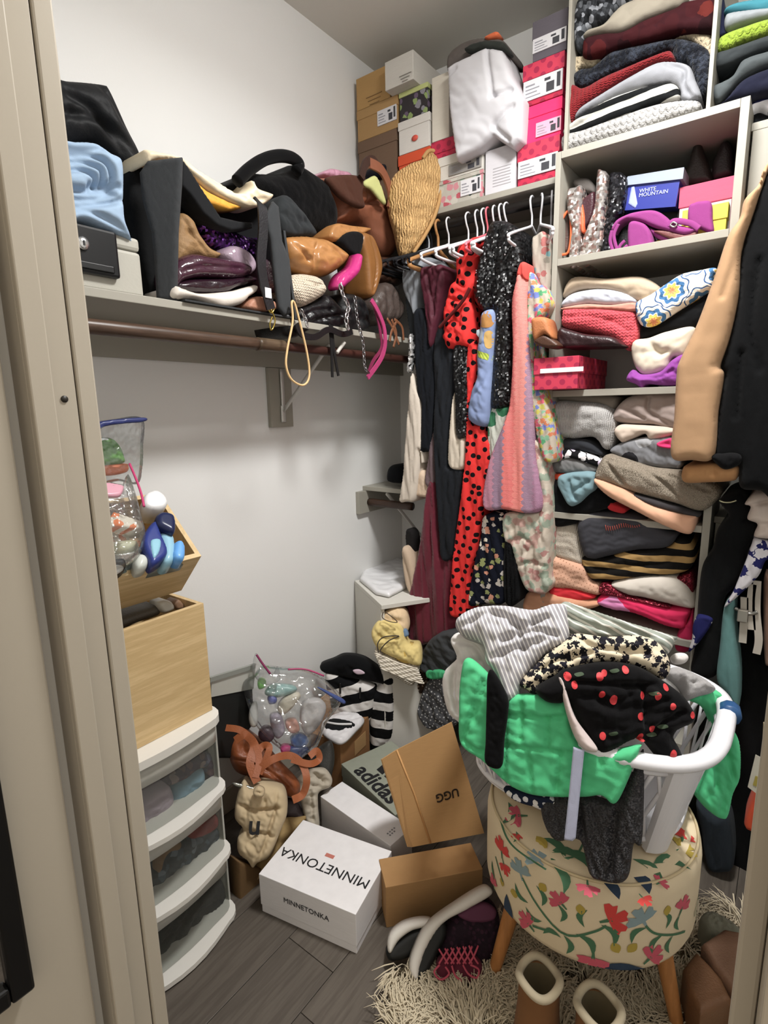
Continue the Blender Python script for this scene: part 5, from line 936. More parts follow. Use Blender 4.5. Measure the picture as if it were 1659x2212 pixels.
# ------------------------------------------------------------------ heap on the floor
def floorbox(name, label, cat, p0, p1, p3, h, z0, mat, lid=0.0, lidmat=None, group=None, yx=None):
    """box whose top corners were surveyed at height h; p0-p1 and p0-p3 are its edges"""
    a, b, c = (on_z(*p, h) for p in (p0, p1, p3)); e1 = (b-a)[:2]; L1 = np.linalg.norm(e1); e1 /= L1; e2 = np.array([-e1[1], e1[0]]); L2 = (c-a)[:2]@e2
    if L2 < 0: e2, L2 = -e2, -L2
    q = lambda u, v, z: np.array([*(a[:2]+e1*L1*u+e2*L2*v), z])
    r = root(name, tuple(q(.5, .5, z0)), label, cat, group); i = .002/L1; j = .002/L2
    def prism(nm, u0, v0, u1, v1, za, zb, m, bev=.0015):
        cc = q((u0+u1)/2, (v0+v1)/2, (za+zb)/2); bm = bmesh.new(); M = Matrix.Rotation(math.atan2(e1[1], e1[0]), 3, 'Z'); cuboid(bm, (0, 0, 0), (L1*(u1-u0), L2*(v1-v0), zb-za), None, bev)
        T = Matrix.Translation(Vector(cc)) @ M.to_4x4()
        for v in bm.verts: v.co = T @ v.co
        return bmesh_obj(nm, bm, m, r)
    if lid:
        prism('body', i, j, 1-i, 1-j, z0, h-lid+.003, mat); prism('lid', 0, 0, 1, 1, h-lid, h, lidmat or mat)
    else: prism('body', 0, 0, 1, 1, z0, h, mat)
    return r, q, e1, e2, L1, L2, prism
WBX = card('dcdadb', 1.08, .5); INK = plain('17171a', 1, .6)
mb, q, e1, e2, L1, L2, pz = floorbox('shoe_box', 'white shoe box lettered on lid and side, nearest the doorway', 'box', (558.8, 1887.5), (655, 1770.5), (765, 1981.7), .125, 0, WBX, .10)
V3 = lambda e: np.array([e[0], e[1], 0])
lettering('MINNETONKA', q(.42, .5, .1252), -V3(e2), -V3(e1), .044, INK, mb); c_ = q(.60, .49, .1252); r_ = V3(e2)*.014; f_ = V3(e1)*.006
panel('red_mark', [c_-r_-f_, c_+r_-f_, c_+r_+f_, c_-r_+f_], -.0008, plain('b86a5c', 1.1), mb)
lettering('MINNETONKA', q(-.004, .50, .075), V3(e2), (0, 0, 1), .022, plain('3a3a3c'), mb)
wb, q, e1, e2, L1, L2, pz = floorbox('shoe_box', 'narrow plain white box between the lettered white box and grey sports box', 'box', (692, 1720), (739, 1688), (838, 1832), .12, 0, WBX, 0)
for i in range(7): d_ = q(.3+.1*(i % 4), .88+.03*(i//4), .1203); lathe('printed_dot', [(0, 0), (.003, 0), (.003, .0006), (0, .0006)], d_, plain('8a8a90'), wb, 8)
ab, q, e1, e2, L1, L2, pz = floorbox('shoe_box', 'grey green sports shoe box with big black lettering', 'box', (737, 1650), (845, 1600), (860, 1757), .12, 0, card('8f9384', 1.05, .6), .05)
lettering('adidas', q(.17, .52, .1202), V3(e2), V3(e1), .088, INK, ab, bold=.002)
for k, (w0, hh) in enumerate(((.33, .42), (.47, .62), (.61, .85))):
    b0 = q(.36, w0, .1203); panel('logo_bar', [b0, b0+V3(e2)*.035, b0+V3(e2)*(.035-.03*hh)+V3(e1)*.11*hh*1.0, b0+V3(e2)*(-.03*hh-.0)+V3(e1)*(.11*hh)], -.0006, INK, ab)
# kraft boot box with its lid folded up
ug, q, e1, e2, L1, L2, pz = floorbox('boot_box', 'large kraft box with raised flap lettered upside down, behind the sneakers', 'box', (833, 1917), (1043, 1877), (828, 1854), .13, 0, card('a47c4c', 1.05), 0)
hp = on_z(828, 1854, .13); hq = on_z(1040, 1806, .13); hd = (hq-hp)/np.linalg.norm(hq-hp); bn_ = np.array([-hd[1], hd[0], 0]); bn_ = bn_ if bn_@(hp-CAM) > 0 else -bn_
FN = ('n', tuple(hp+bn_*.004), tuple(-bn_+np.array([0, 0, .28]))); fp = Plane(FN)
def on_f(x, y, off=0.0): return fp.frame(np.array([fp.px(x, y)]))[0][0]+fp.N*off
KB = card('ae8552', 1.05)
panel('raised_flap', [on_f(*p) for p in ((890, 1830), (1046, 1800), (976, 1560), (857, 1620))], .004, KB, ug); panel('side_flap', [on_f(892, 1830, .0), on_f(857, 1620, .0), on_f(822, 1636, .018), on_f(878, 1822, .02)], .004, KB, ug)
tube('fold_edge', [on_f(930, 1821, .001), on_f(894, 1712, .001), on_f(857, 1620, .001)], .0025, card('c9975c', 1.05), ug, sharp=True)
up_ = on_f(976, 1560)-on_f(1046, 1800); lettering('UGG', on_f(966, 1717, .0008), on_f(940, 1722)-on_f(985, 1708), -up_, .034, plain('2a1c10', 1, .6), ug, bold=.0008)
# open cardboard box and things behind
ob_, q, e1, e2, L1, L2, pz = floorbox('cardboard_box', 'open brown cardboard box with tissue paper and shoes inside', 'box', (735, 1604), (797, 1546), (690, 1566), .2, 0, card('94693f', 1.0), 0)
panel('open_flap', [q(0, 1, .2), q(1, 1, .2), q(1, 1.02, .30), q(0, 1.02, .30)], .004, card('a4743f', 1.05), ob_); panel('side_sticker', [q(.45, -.006, .09), q(.85, -.006, .09), q(.85, -.006, .15), q(.45, -.006, .15)], -.001, card('b08a58', 1.05), ob_)
slab('tissue_paper', ('z', .225), '694,1558 712,1545 744,1534 786,1546 768,1572 736,1598 700,1580', .02, plain('d4d2d4', 1.05, .4), 'white tissue paper spilling from the open cardboard box', 'paper', r=.012, fold=(.01, .04, 40, 1.0))
dks = slab('dark_shoe', ('z', .235), '700,1556 724,1550 764,1558 758,1568 716,1572 702,1566', .02, fab('16181a'), 'dark shoe lying in the white tissue paper', 'shoe', r=.008); tube('shoe_edge', [on_z(704, 1560, .238), on_z(730, 1564, .24), on_z(760, 1564, .238)], .004, plain('d8d8d8'), dks)
sg = root('striped_tote', (-.62, -.24, .0), 'black and white striped beach bag standing against the wall', 'bag')
STR = stripe('d4d1ce', '0e0f11', .078, .46, .15, 1.05)
SGN = lambda o: ('n', (-.60-.8*o, -.24-.5*o, .15), (-.8, -.5, .0))
slab('side', SGN(.0), '790,1500 812,1492 846,1468 849,1590 822,1622 800,1640 796,1560', .05, STR, parent=sg, r=.03, fold=(.006, .08, 10)); slab('front', SGN(.012), '700,1462 745,1470 800,1486 812,1500 800,1560 760,1590 720,1560', .05, stripe('d4d1ce', '0e0f11', .078, .46, -.25, 1.05), parent=sg, r=.03, fold=(.008, .06, 20))
slab('top_flap', SGN(.004), '688,1446 716,1434 742,1424 782,1430 816,1452 832,1466 848,1470 844,1486 800,1478 764,1472 728,1466 700,1460', .06, fab('0c0d0f'), parent=sg, r=.03, fold=(.008, .06, 30)); slab('label_patch', SGN(.016), '762,1449 776,1447 788,1455 772,1457', .005, plain('d8c0d0'), parent=sg, r=.001, n=40)
for a in ((735, 1476), (778, 1486)): tube('strap_keeper', [Plane(SGN(.016)).frame(np.array([Plane(SGN(.016)).px(a[0], a[1]+t)]))[0][0] for t in (0, 22)], .004, plain('101010'), sg)
tbx = root('storage_bin', (-1.1, -.12, 0), 'translucent grey bin against the wall behind the zip bags', 'bin')
panel('front_wall', [on_y(456, 1506, -.13), on_y(548, 1488, -.13), on_y(552, 1436, -.13), on_y(458, 1470, -.13)], .004, HAZY, tbx); panel('rim', [on_y(455, 1474, -.136), on_y(552, 1444, -.136), on_y(554, 1434, -.136), on_y(455, 1464, -.136)], .01, plain('8c8f88', 1, .35), tbx)
slab('bin_body', ('y', -.126), '455,1500 548,1484 552,1560 500,1640 458,1640', .1, plain('1c1d1c', 1, .5), parent=tbx, r=.01, sharp=True)
# leather straps tote
lt = root('leather_tote', (-1.05, -.25, .15), 'rust brown leather tote with tangled straps beside the drawer cart', 'tote bag'); RUST = leather('8c4a22', 1.05, .45, .15)
slab('body', ('n', (-1.12, -.30, .2), (-.5, -.6, .55)), '478,1524 500,1516 524,1524 532,1566 566,1596 608,1644 648,1690 642,1722 604,1714 552,1684 506,1664 488,1610', .16, RUST, parent=lt, r=.05, fold=(.014, .07, 45), cr=('500,1530 510,1580', '500,1640 570,1660 620,1700'), ca=.014)
LPN = Plane(('n', (-1.16, -.36, .245), (-.5, -.6, .55))); lp = lambda x, y, o=0.0: LPN.frame(np.array([LPN.px(x, y)]))[0][0]+LPN.N*o
for qd, w in ((((488, 1572), (520, 1578), (548, 1602), (560, 1640), (552, 1680)), .010), (((508, 1600), (530, 1588), (548, 1610), (540, 1650), (556, 1690)), .012), (((556, 1664), (590, 1640), (626, 1632), (652, 1650), (662, 1684), (654, 1716), (632, 1728)), .011), (((560, 1672), (582, 1618), (566, 1612), (548, 1646)), .010), (((630, 1640), (668, 1650), (690, 1640), (684, 1622), (668, 1634)), .010)):
    tube('strap', [lp(*p, .012*math.sin(i*2.1)) for i, p in enumerate(qd)], w, leather('9c5428', 1.0, .5, .15), lt, flat=.13, flatdir=(-.5, -.6, .55), sides=10)
slab('metal_bar', ('n', (-1.17, -.40, .2), (-.5, -.6, .55)), '508,1690 560,1704 600,1718 598,1724 556,1712 506,1698', .01, plain('8a8a80', 1, .3, .8), 'grey zip edge below the rust tote straps', 'zip', r=.003)
cp = root('canvas_pouch', (-1.2, -.42, .05), 'rumpled beige canvas pouch with a black script letter', 'pouch'); CPN = ('n', (-1.21, -.42, .14), (-.6, -.65, .45)); BEI = fab('bfaa86', 1.05, w=.6)
slab('body', CPN, '510,1722 524,1690 540,1702 562,1694 600,1704 616,1718 620,1762 604,1806 582,1858 556,1872 544,1884 532,1868 512,1850 510,1820 522,1798 504,1772', .12, BEI, parent=cp, r=.04, fold=(.014, .05, 20, .8), cr=('512,1740 560,1752 600,1748', '520,1800 560,1800 590,1810', '598,1708 592,1760 560,1860'), ca=.02, cw=.006)
CPP = Plane(CPN); cpf = lambda x, y, o=0.0: CPP.frame(np.array([CPP.px(x, y)]))[0][0]+CPP.N*o
lettering('u', cpf(550, 1783, .004), cpf(590, 1783)-cpf(550, 1783), cpf(550, 1740)-cpf(550, 1783), .075, INK, cp, 'printed_letter', .0012)
slab('drawstring_knot', ('n', (-1.225, -.44, .19), (-.6, -.65, .45)), '546,1712 556,1700 570,1706 568,1722 552,1724', .03, BEI, parent=cp, r=.012, fold=(.006, .02, 40))
slab('kraft_sheet', ('n', (-1.12, -.36, .06), (-.3, -.35, .9)), '546,1872 566,1840 600,1772 640,1762 662,1764 620,1810 566,1886 548,1900', .02, card('a98c58', 1.0), 'crumpled kraft paper between pouch and lettered white box', 'paper', r=.008)
slab('cardboard_flat', ('y', -.33), '518,1862 566,1878 562,1965 520,1960', .05, card('6e5434', 1.0), 'brown cardboard piece in the shade behind the lettered white box', 'cardboard', r=.004, sharp=True)
slab('cotton_straps', ('n', (-1.0, -.32, .16), (-.5, -.6, .55)), '640,1690 664,1664 700,1658 718,1680 714,1700 690,1712 688,1740 690,1790 664,1780 650,1730', .05, fab('b8ae9c'), 'off-white canvas handles beside the rust tote', 'strap', r=.018, fold=(.012, .03, 70), cr=('680,1670 700,1690', '670,1710 676,1770'), ca=.014)
slab('grey_handbag', ('n', (-1.02, -.33, .12), (-.5, -.6, .55)), '606,1726 640,1730 656,1760 660,1790 640,1772 610,1760', .06, leather('4a4044', 1, .5), 'dull grey bag under the rust tote', 'handbag', r=.02)
slab('patterned_tote', ('n', (-.95, -.26, .19), (-.5, -.6, .55)), '668,1650 690,1614 716,1600 724,1640 712,1690 696,1690 684,1660', .06, leather('33322e', 1, .5), 'black and tan bag with handles by the open cardboard box', 'bag', r=.02)
# big zip bag of toiletries
zp = root('zip_bag', (-.95, -.2, .25), 'big crinkled clear zip bag of toiletries on the floor heap', 'bag'); ZN = lambda h: ('n', (-1.03-.03*h, -.27-.04*h, .30+.03*h), (-.55, -.68, .35))
slab('film', ZN(1.6), '524,1482 548,1462 566,1440 604,1444 660,1448 694,1462 732,1494 744,1512 738,1532 712,1566 690,1620 664,1640 646,1650 600,1622 560,1584 540,1546', .12, clear('d4d6da', .08, .08), parent=zp, r=.06, fold=(.02, .07, 50, 1.0), back=.04)
slab('blue_seal', ZN(2.2), '688,1484 692,1490 740,1520 744,1512 710,1494', .01, plain('384a80', 1.1, .3), parent=zp, r=.003)
zpp = Plane(ZN(2.0)); zf = lambda x, y, o=0.0: zpp.frame(np.array([zpp.px(x, y)]))[0][0]+zpp.N*o
tube('zip_line', [zf(*p) for p in ((622, 1446), (660, 1446), (700, 1460))], .003, plain('a03060', 1.1, .4), zp); tube('zip_line', [zf(*p) for p in ((554, 1414), (566, 1432), (584, 1456))], .0035, plain('7a2050', 1.1, .4), zp)
slab('upper_film', ZN(1.2), '546,1452 552,1412 566,1430 588,1458 600,1440 604,1470 570,1480', .03, clear('c8c8cc', .14, .08), parent=zp, r=.012, fold=(.008, .04, 40))
for lab, px, hx, nm, cat in (('blue bottle at the bottom of the floor zip bag', '628,1600 640,1588 660,1590 668,1604 656,1616 636,1616', '2c5a9c', 'toiletry_bottle', 'bottle'),
    ('hot pink bottle cap at the bottom of the floor zip bag', '606,1620 614,1612 628,1614 628,1624 612,1630', 'd83a8c', 'bottle_cap', 'cap'),
    ('dark purple round compact in the floor zip bag', '558,1588 570,1572 586,1574 594,1592 582,1606 564,1602', '4a3440', 'compact', 'compact'),
    ('white bottle standing in the door side of the floor zip bag', '538,1540 546,1520 556,1524 556,1566 544,1572 538,1560', 'd8d6d0', 'toiletry_bottle', 'bottle'),
    ('lime green cap at the top of the floor zip bag', '556,1476 562,1466 574,1470 574,1484 560,1490', '6ac83a', 'bottle_cap', 'cap'),
    ('violet blue lid in the middle of the floor zip bag', '578,1510 586,1502 598,1508 596,1520 582,1522', '5a64a8', 'bottle_cap', 'cap'),
    ('cream tube across the middle of the floor zip bag', '600,1530 612,1510 640,1496 650,1508 622,1540 606,1544', 'd0c8b4', 'tube', 'tube'),
    ('pale teal packet at the top of the floor zip bag', '572,1500 590,1480 634,1482 640,1494 600,1508', '8ab0ac', 'packet', 'packet'),
    ('peach pink razor in the floor zip bag', '618,1560 640,1556 648,1580 632,1586 620,1576', 'd8a090', 'razor', 'razor'),
    ('dark blue bottle beneath the light blue one', '622,1616 650,1612 668,1620 650,1640 632,1636', '20427a', 'toiletry_bottle', 'bottle'),
    ('grey lilac jar in the floor zip bag', '584,1548 606,1544 616,1580 600,1598 588,1580', '9a90a0', 'jar', 'jar'),
    ('clear white sachets against the side of the floor zip bag', '656,1520 690,1510 706,1530 690,1570 664,1590 650,1560', 'b8b4b4', 'sachet', 'sachet')):
    slab(nm, ZN(.4), px, .05, plain(hx, 1.1, .35), lab, cat, r=.016)
# cabinet by the corner with wicker basket
ca_, cb_, cc_ = np.array([-.378, -.004]), np.array([-.556, -.282]), None; ce = (cb_-ca_)/np.linalg.norm(cb_-ca_); cn = np.array([-ce[1], ce[0]]); cn = cn if cn[0] > 0 else -cn
kb = root('white_cabinet', (-.36, -.22, 0), 'small white cabinet turned askew in the corner under the low rod', 'cabinet'); CWM = paint('d4d1c8', 1.0, .5, .05)
cq = lambda u, v, z: np.array([*(ca_+ce*u+cn*v), z])
def cpanel(nm, u0, u1, v0, v1, z0, z1):
    bm = bmesh.new(); M = Matrix.Rotation(math.atan2(ce[1], ce[0]), 4, 'Z'); sg_ = 1 if (cn@np.array([-ce[1], ce[0]])) > 0 else -1
    cuboid(bm, (0, 0, 0), (u1-u0, v1-v0, z1-z0), None, .0015); T = Matrix.Translation(Vector(cq((u0+u1)/2, (v0+v1)/2, (z0+z1)/2))) @ M
    for v in bm.verts: v.co = T @ v.co
    return bmesh_obj(nm, bm, CWM, kb)
CWD = .27
cpanel('top_panel', 0, .34, 0, CWD, .642, .66); cpanel('side_panel', 0, .33, 0, .016, 0, .6415); cpanel('side_panel', 0, .33, CWD-.016, CWD, 0, .6415); cpanel('back_panel', 0, .012, .0165, CWD-.0165, 0, .6415); cpanel('shelf_panel', .0125, .33, .0165, CWD-.0165, .40, .416); cpanel('door_panel', .3305, .346, .001, CWD-.001, .02, .398)
slab('mail_parcel', ('z', .685), '778,1246 790,1218 850,1200 880,1210 876,1262 840,1280 812,1274', .02, plain('dcdcde', 1.05, .35), 'white plastic mailer lying on the corner cabinet', 'parcel', r=.006, fold=(.006, .06, 40, 1.0), sharp=True)
slab('beige_purse', ('x', -.40), '864,1190 876,1186 890,1220 896,1260 888,1290 872,1262', .1, fab('bfa890'), 'beige strappy purse leaning by the gown', 'purse', r=.02, cr=('868,1200 880,1240 888,1280',))
slab('dark_umbrella', ('x', -.36), '874,1150 882,1144 892,1160 894,1215 886,1230 876,1190', .05, fab('1c1a1a'), 'black folded umbrella hanging under the low rod', 'umbrella', r=.01)
wk = root('wicker_basket', tuple(cq(.36, .12, .42)), 'white wicker basket full of yellow cloth by the cabinet', 'basket'); WKN = ('n', tuple(cq(.43, .12, .5)), (-.85, -.5, .12))
tw_ = NT('wicker'); _o = tw_.uv(); _x, _y, _ = tw_.sep(_o); _w = tw_.math('SINE', tw_.math('ADD', tw_.math('MULTIPLY', _y, 700), tw_.math('MULTIPLY', tw_.math('GREATER_THAN', tw_.math('SINE', tw_.math('MULTIPLY', _x, 420)), 0), 3.14))); tw_.bump(_w, 1.0, .004); WKM = tw_.fin(tw_.mix(tw_.math('MULTIPLY_ADD', _w, .25, .6), lin('b8ac98'), lin('dcd4c4')), .7)
slab('body', WKN, '808,1408 830,1414 870,1432 906,1440 892,1484 866,1474 836,1456 818,1442', .2, WKM, parent=wk, r=.02)
for i in range(8): tube('woven_row', [Plane(WKN).frame(np.array([Plane(WKN).px(a+2*i, b+4.6*i)]))[0][0]+Plane(WKN).N*.002*math.cos(3.14*(k_+i)) for k_, (a, b) in enumerate(((809, 1411), (818, 1415), (827, 1418), (836, 1422), (845, 1426), (854, 1430), (863, 1433), (872, 1436), (882, 1439), (892, 1442), (902, 1444)))], .0034, plain('dcd4c4', 1.05, .6), wk)
ycl = slab('yellow_cloth', ('n', tuple(cq(.425, .12, .55)), (-.85, -.5, .25)), '800,1372 812,1346 836,1340 868,1350 880,1390 906,1398 908,1440 870,1432 836,1418 812,1402', .12, fab('d8c27a', 1.1), 'pale yellow cloth bag in the wicker basket', 'cloth', r=.03, fold=(.012, .04, 40, .8), cr=('806,1360 830,1380 860,1380',))
slab('yellow_bundle', ('n', tuple(cq(.435, .15, .55)), (-.85, -.5, .25)), '850,1420 858,1400 880,1392 904,1400 906,1430 890,1438 866,1434', .07, fab('c8a850', 1.1), 'deeper yellow rolled cloth at the front of the wicker basket', 'cloth', r=.03)
cpo = slab('cream_pouch', ('n', tuple(cq(.40, .14, .6)), (-.85, -.5, .25)), '822,1334 836,1318 862,1314 878,1326 882,1360 864,1384 840,1378 828,1358', .1, fab('d8bc94', 1.1), 'cream drawstring pouch above the yellow cloth', 'pouch', r=.03, fold=(.012, .035, 60, .8))
slab('blue_scrap', ('n', tuple(cq(.42, .16, .58)), (-.85, -.5, .25)), '860,1366 876,1358 882,1374 864,1378', .03, fab('6a86a4'), 'faded blue cloth scrap between the pouch and yellow cloth', 'cloth', r=.01)
wkp = Plane(('n', tuple(cq(.455, .14, .57)), (-.85, -.5, .25))); wf_ = lambda x, y: wkp.frame(np.array([wkp.px(x, y)]))[0][0]
tube('drawstring', [wf_(*p) for p in ((818, 1410), (816, 1390), (830, 1376), (862, 1374), (840, 1384), (822, 1404), (828, 1414))], .0022, plain('3a3028'), ycl); tube('drawstring', [wf_(*p) for p in ((828, 1322), (826, 1334), (840, 1342), (858, 1344), (846, 1332), (832, 1322))], .0018, plain('4a3a2c'), cpo)
slab('round_cap', ('x', -.27), '830,1040 832,1012 846,1004 862,1006 868,1020 868,1044 850,1046', .09, fab('101216'), 'small black cap sitting on the low shelf', 'cap', r=.035)
# ------------------------------------------------------------------ ottoman
OC, OR, OZ0, OZ1 = np.array([-.941, -1.189]), .237, .262, .468
ot = root('floral_ottoman', (OC[0], OC[1], 0), 'round cream ottoman with folk flower print under the laundry basket', 'ottoman'); CRM = fab('d6c3a0', 1.05, .8, 500, .3, .04)
lathe('drum', [(0, OZ0), (OR-.02, OZ0), (OR-.006, OZ0+.006), (OR-.001, OZ0+.02), (OR, OZ0+.08), (OR, OZ1-.035), (OR-.004, OZ1-.012), (OR-.012, OZ1-.002)], (OC[0], OC[1], 0), CRM, ot, 64)
lathe('cushion_top', [(OR-.0125, OZ1-.0025), (OR-.03, OZ1+.004), (OR*.6, OZ1+.011), (0, OZ1+.014)], (OC[0], OC[1], 0), CRM, ot, 64)
for zz_, nm in ((OZ1-.0015, 'top_piping'), (OZ0+.006, 'bottom_piping')): tube(nm, [(OC[0]+(OR-.010)*math.cos(a), OC[1]+(OR-.010)*math.sin(a), zz_) for a in np.linspace(0, 2*math.pi, 49)[:-1]], .0032, blobs('c8b48c', ('4a2a20', 'c83a34', 'c8b48c', '6a8a8a'), .02, .45), ot, closed=True, n=96, sides=6)
OAKL = wood('b87a3c', '96602a', 1.05, 'z', .4, 5, 8)
for fx, fy in ((-.173, .164), (-.045, -.235), (.173, -.13), (.06, .22)):
    d_ = np.array([fx, fy]); tube('leg', [(OC[0]+d_[0], OC[1]+d_[1], 0.001), (OC[0]+d_[0]*.72, OC[1]+d_[1]*.72, OZ0+.004)], [.013, .021], OAKL, ot, sides=14, n=6)
PC = {k: plain(v, 1.08, .8) for k, v in dict(red='c8332c', pink='c04a5c', grey='7f9498', mus='a8902c', grn='3f6a4a', navy='26384e', brn='5a2a1c').items()}
cyl = Plane(('c', tuple(OC), OR+.0012))
prints = {k: ([], []) for k in PC}
def add_poly(col, pts, top=False):
    V, Fc = prints[col]; b = len(V); pts = np.array(pts)
    c = pts.mean(0); ring = [c]+list(pts)
    for s_, z_ in ring:
        if top:
            r_ = math.hypot(s_-OC[0], z_-OC[1]); hz = OZ1+.0155-.012*(r_/OR)**2-(.004 if r_ > .2 else 0); V.append((s_, z_, hz))
        else:
            th = s_/(OR+.0012); V.append((OC[0]+(OR+.0012)*math.cos(th), OC[1]+(OR+.0012)*math.sin(th), max(z_, OZ0+.014)))
    n = len(pts); Fc += [(b, b+1+i, b+1+(i+1) % n) for i in range(n)]
def loc(px, py, top):
    if top: return on_z(px, py, OZ1+.008)[:2]
    return cyl.px(px, py)
def flower(col, px, py, size, ang, top=False):
    size = size*(.8 if top else .92)
    c = loc(px, py, top); a0 = math.radians(ang)
    for k in (-1, 0, 1):
        a = a0+k*1.15; d_ = np.array([math.cos(a), math.sin(a)]); n_ = np.array([-d_[1], d_[0]])
        add_poly(col, [c+size*(d_*u+n_*v) for u, v in ((0, -.10), (.5, -.30), (.92, -.34), (.84, -.1), (1.0, .08), (.9, .34), (.5, .28), (0, .10))], top)
    d_ = np.array([math.cos(a0+math.pi), math.sin(a0+math.pi)]); n_ = np.array([-d_[1], d_[0]]); add_poly('grn' if col != 'grey' else 'grey', [c+size*(d_*u+n_*v) for u, v in ((-.1, -.12), (.55, -.06), (.55, .06), (-.1, .12))], top)
def leaf(col, px, py, L, ang, w=.28, top=False, bend=.3):
    L = L*1.35; w = w*.95
    c = loc(px, py, top); a = math.radians(ang); d_ = np.array([math.cos(a), math.sin(a)]); n_ = np.array([-d_[1], d_[0]]); T_ = np.linspace(-1, 1, 7)
    up = [c+d_*L*.5*t+n_*L*(bend*(1-t*t)+w*.5*(1-t*t)) for t in T_]; dn = [c+d_*L*.5*t+n_*L*(bend*(1-t*t)-w*.5*(1-t*t)) for t in T_[::-1][1:-1]]
    add_poly(col, up+dn, top)
def stem(pts, w=.0026, top=False):
    P = spline([loc(*p, top) for p in pts], 16)
    for a, b in zip(P[:-1], P[1:]):
        d_ = (b-a)/(np.linalg.norm(b-a)+1e-9); n_ = np.array([-d_[1], d_[0]])*w; add_poly('grn', [a-n_, b-n_, b+n_, a+n_], top)
for col, x, y_, s_, a in (('red', 1083, 1838, .036, 100), ('red', 1088, 1868, .026, 300), ('grey', 1124, 1885, .034, 110), ('pink', 1212, 1951, .030, 140), ('red', 1318, 1988, .042, 25), ('grey', 1390, 1990, .038, 120), ('pink', 1474, 1962, .032, 60), ('pink', 1142, 1997, .032, 150), ('pink', 1281, 2072, .036, 270), ('pink', 1405, 2070, .036, 40), ('pink', 1066, 1910, .026, 120)): flower(col, x, y_, s_, a)
for x, y_, L, a in ((1172, 1917, .018, 60), (1110, 1930, .018, 200), (1254, 1965, .018, 100), (1330, 2048, .020, 300), (1366, 2048, .020, 230), (1442, 1967, .018, 90), (1084, 1905, .016, 280)): leaf('mus', x, y_, L, a, .8, bend=0)
for x, y_, L, a, b in ((1126, 1929, .032, 150, .3), (1164, 1935, .032, 110, -.3), (1152, 1975, .030, 170, .3), (1207, 1972, .030, 100, -.3), (1266, 1985, .032, 85, .3), (1312, 2022, .040, 300, .3), (1262, 2042, .040, 310, .3), (1192, 2022, .030, 200, -.3), (1220, 2040, .032, 280, .3), (1381, 2022, .034, 230, -.3), (1421, 2040, .034, 240, -.3), (1437, 1990, .030, 100, -.3), (1468, 1992, .028, 90, .3), (1066, 1880, .03, 120, .2), (1450, 2040, .03, 80, .3), (1100, 1990, .03, 100, .2)): leaf('grn', x, y_, L, a, .3, bend=b)
for q_ in (((1128, 1896), (1160, 1955), (1218, 2018), (1280, 2014), (1310, 2000)), ((1395, 2000), (1420, 2018), (1480, 2012)), ((1070, 1850), (1078, 1880), (1086, 1905)), ((1150, 2000), (1180, 2010), (1200, 2018)), ((1500, 1980), (1506, 1950), (1512, 1930))): stem(q_)
leaf('navy', 1340, 2100, .075, 0, .45, bend=0); leaf('navy', 1098, 1975, .07, 100, .35, bend=0); leaf('brn', 1163, 2044, .024, 300, .6, bend=0); leaf('brn', 1252, 2092, .026, 330, .6, bend=0); leaf('brn', 1428, 2100, .028, 30, .5, bend=0)
for col, x, y_, s_, a in (('pink', 1122, 1762, .042, 120), ('grey', 1163, 1850, .036, 60), ('pink', 1270, 1905, .030, 200), ('red', 1390, 1930, .022, 240), ('red', 1474, 1806, .034, 10), ('mus', 1474, 1830, .036, 330), ('red', 1118, 1797, .02, 200), ('pink', 1426, 1899, .022, 330)): flower(col, x, y_, s_, a, True)
for x, y_, L, a in ((1090, 1752, .05, 190), (1204, 1888, .05, 220), (1246, 1862, .06, 260), (1194, 1832, .05, 250), (1453, 1868, .055, 300), (1400, 1880, .05, 250), (1110, 1795, .035, 200), (1222, 1850, .05, 280)): leaf('grn', x, y_, L, a, .3, True, .25)
leaf('navy', 1382, 1902, .035, 240, .6, True, .3); leaf('navy', 1318, 1912, .035, 240, .5, True, .2); leaf('mus', 1170, 1818, .026, 240, .7, True, 0)
stem(((1080, 1760), (1094, 1800), (1120, 1830), (1180, 1870)), .0022, True); stem(((1190, 1850), (1240, 1850), (1262, 1820)), .0022, True)
for k, (V, Fc) in prints.items():
    me = bpy.data.meshes.new('flower_print'); me.from_pydata([tuple(map(float, v)) for v in V], [], Fc); o = link('flower_print', me, PC[k], ot); o['kind'] = 'stuff'

# ------------------------------------------------------------------ laundry basket
BC, BA = np.array([-.895, -1.145]), math.radians(90); WPL = plain('d9d8dc', 1.05, .32)
bs = root('laundry_basket', (BC[0], BC[1], .485), 'white plastic lattice laundry basket heaped with clothes on the ottoman', 'laundry basket')
def bp_(t, h, off=0.0):
    a, b = .228+.060*h+off, .160+.062*h+off; c, s_ = math.cos(t), math.sin(t); e = .62
    u, v = a*math.copysign(abs(c)**e, c), b*math.copysign(abs(s_)**e, s_)
    return np.array([BC[0]+u*math.cos(BA)-v*math.sin(BA), BC[1]+u*math.sin(BA)+v*math.cos(BA), .485+.245*h])
TT = np.linspace(0, 2*math.pi, 65)[:-1]
tube('rim', [bp_(t, 1, .006) for t in TT], .019, WPL, bs, closed=True, n=96, sides=10, flat=.75, flatdir=(0, 0, 1))
for h, r_ in ((.88, .007), (.1, .008)): tube('band', [bp_(t, h) for t in TT], r_, WPL, bs, closed=True, n=96, sides=6)
lathe_pts = [bp_(t, 0.02) for t in TT]; me = bpy.data.meshes.new('floor'); me.from_pydata([tuple(p) for p in lathe_pts]+[tuple(p+np.array([0, 0, .006])) for p in lathe_pts], [], [tuple(range(64))[::-1], tuple(range(64, 128))]+[(i, (i+1) % 64, 64+(i+1) % 64, 64+i) for i in range(64)]); link('basket_floor', me, WPL, bs)
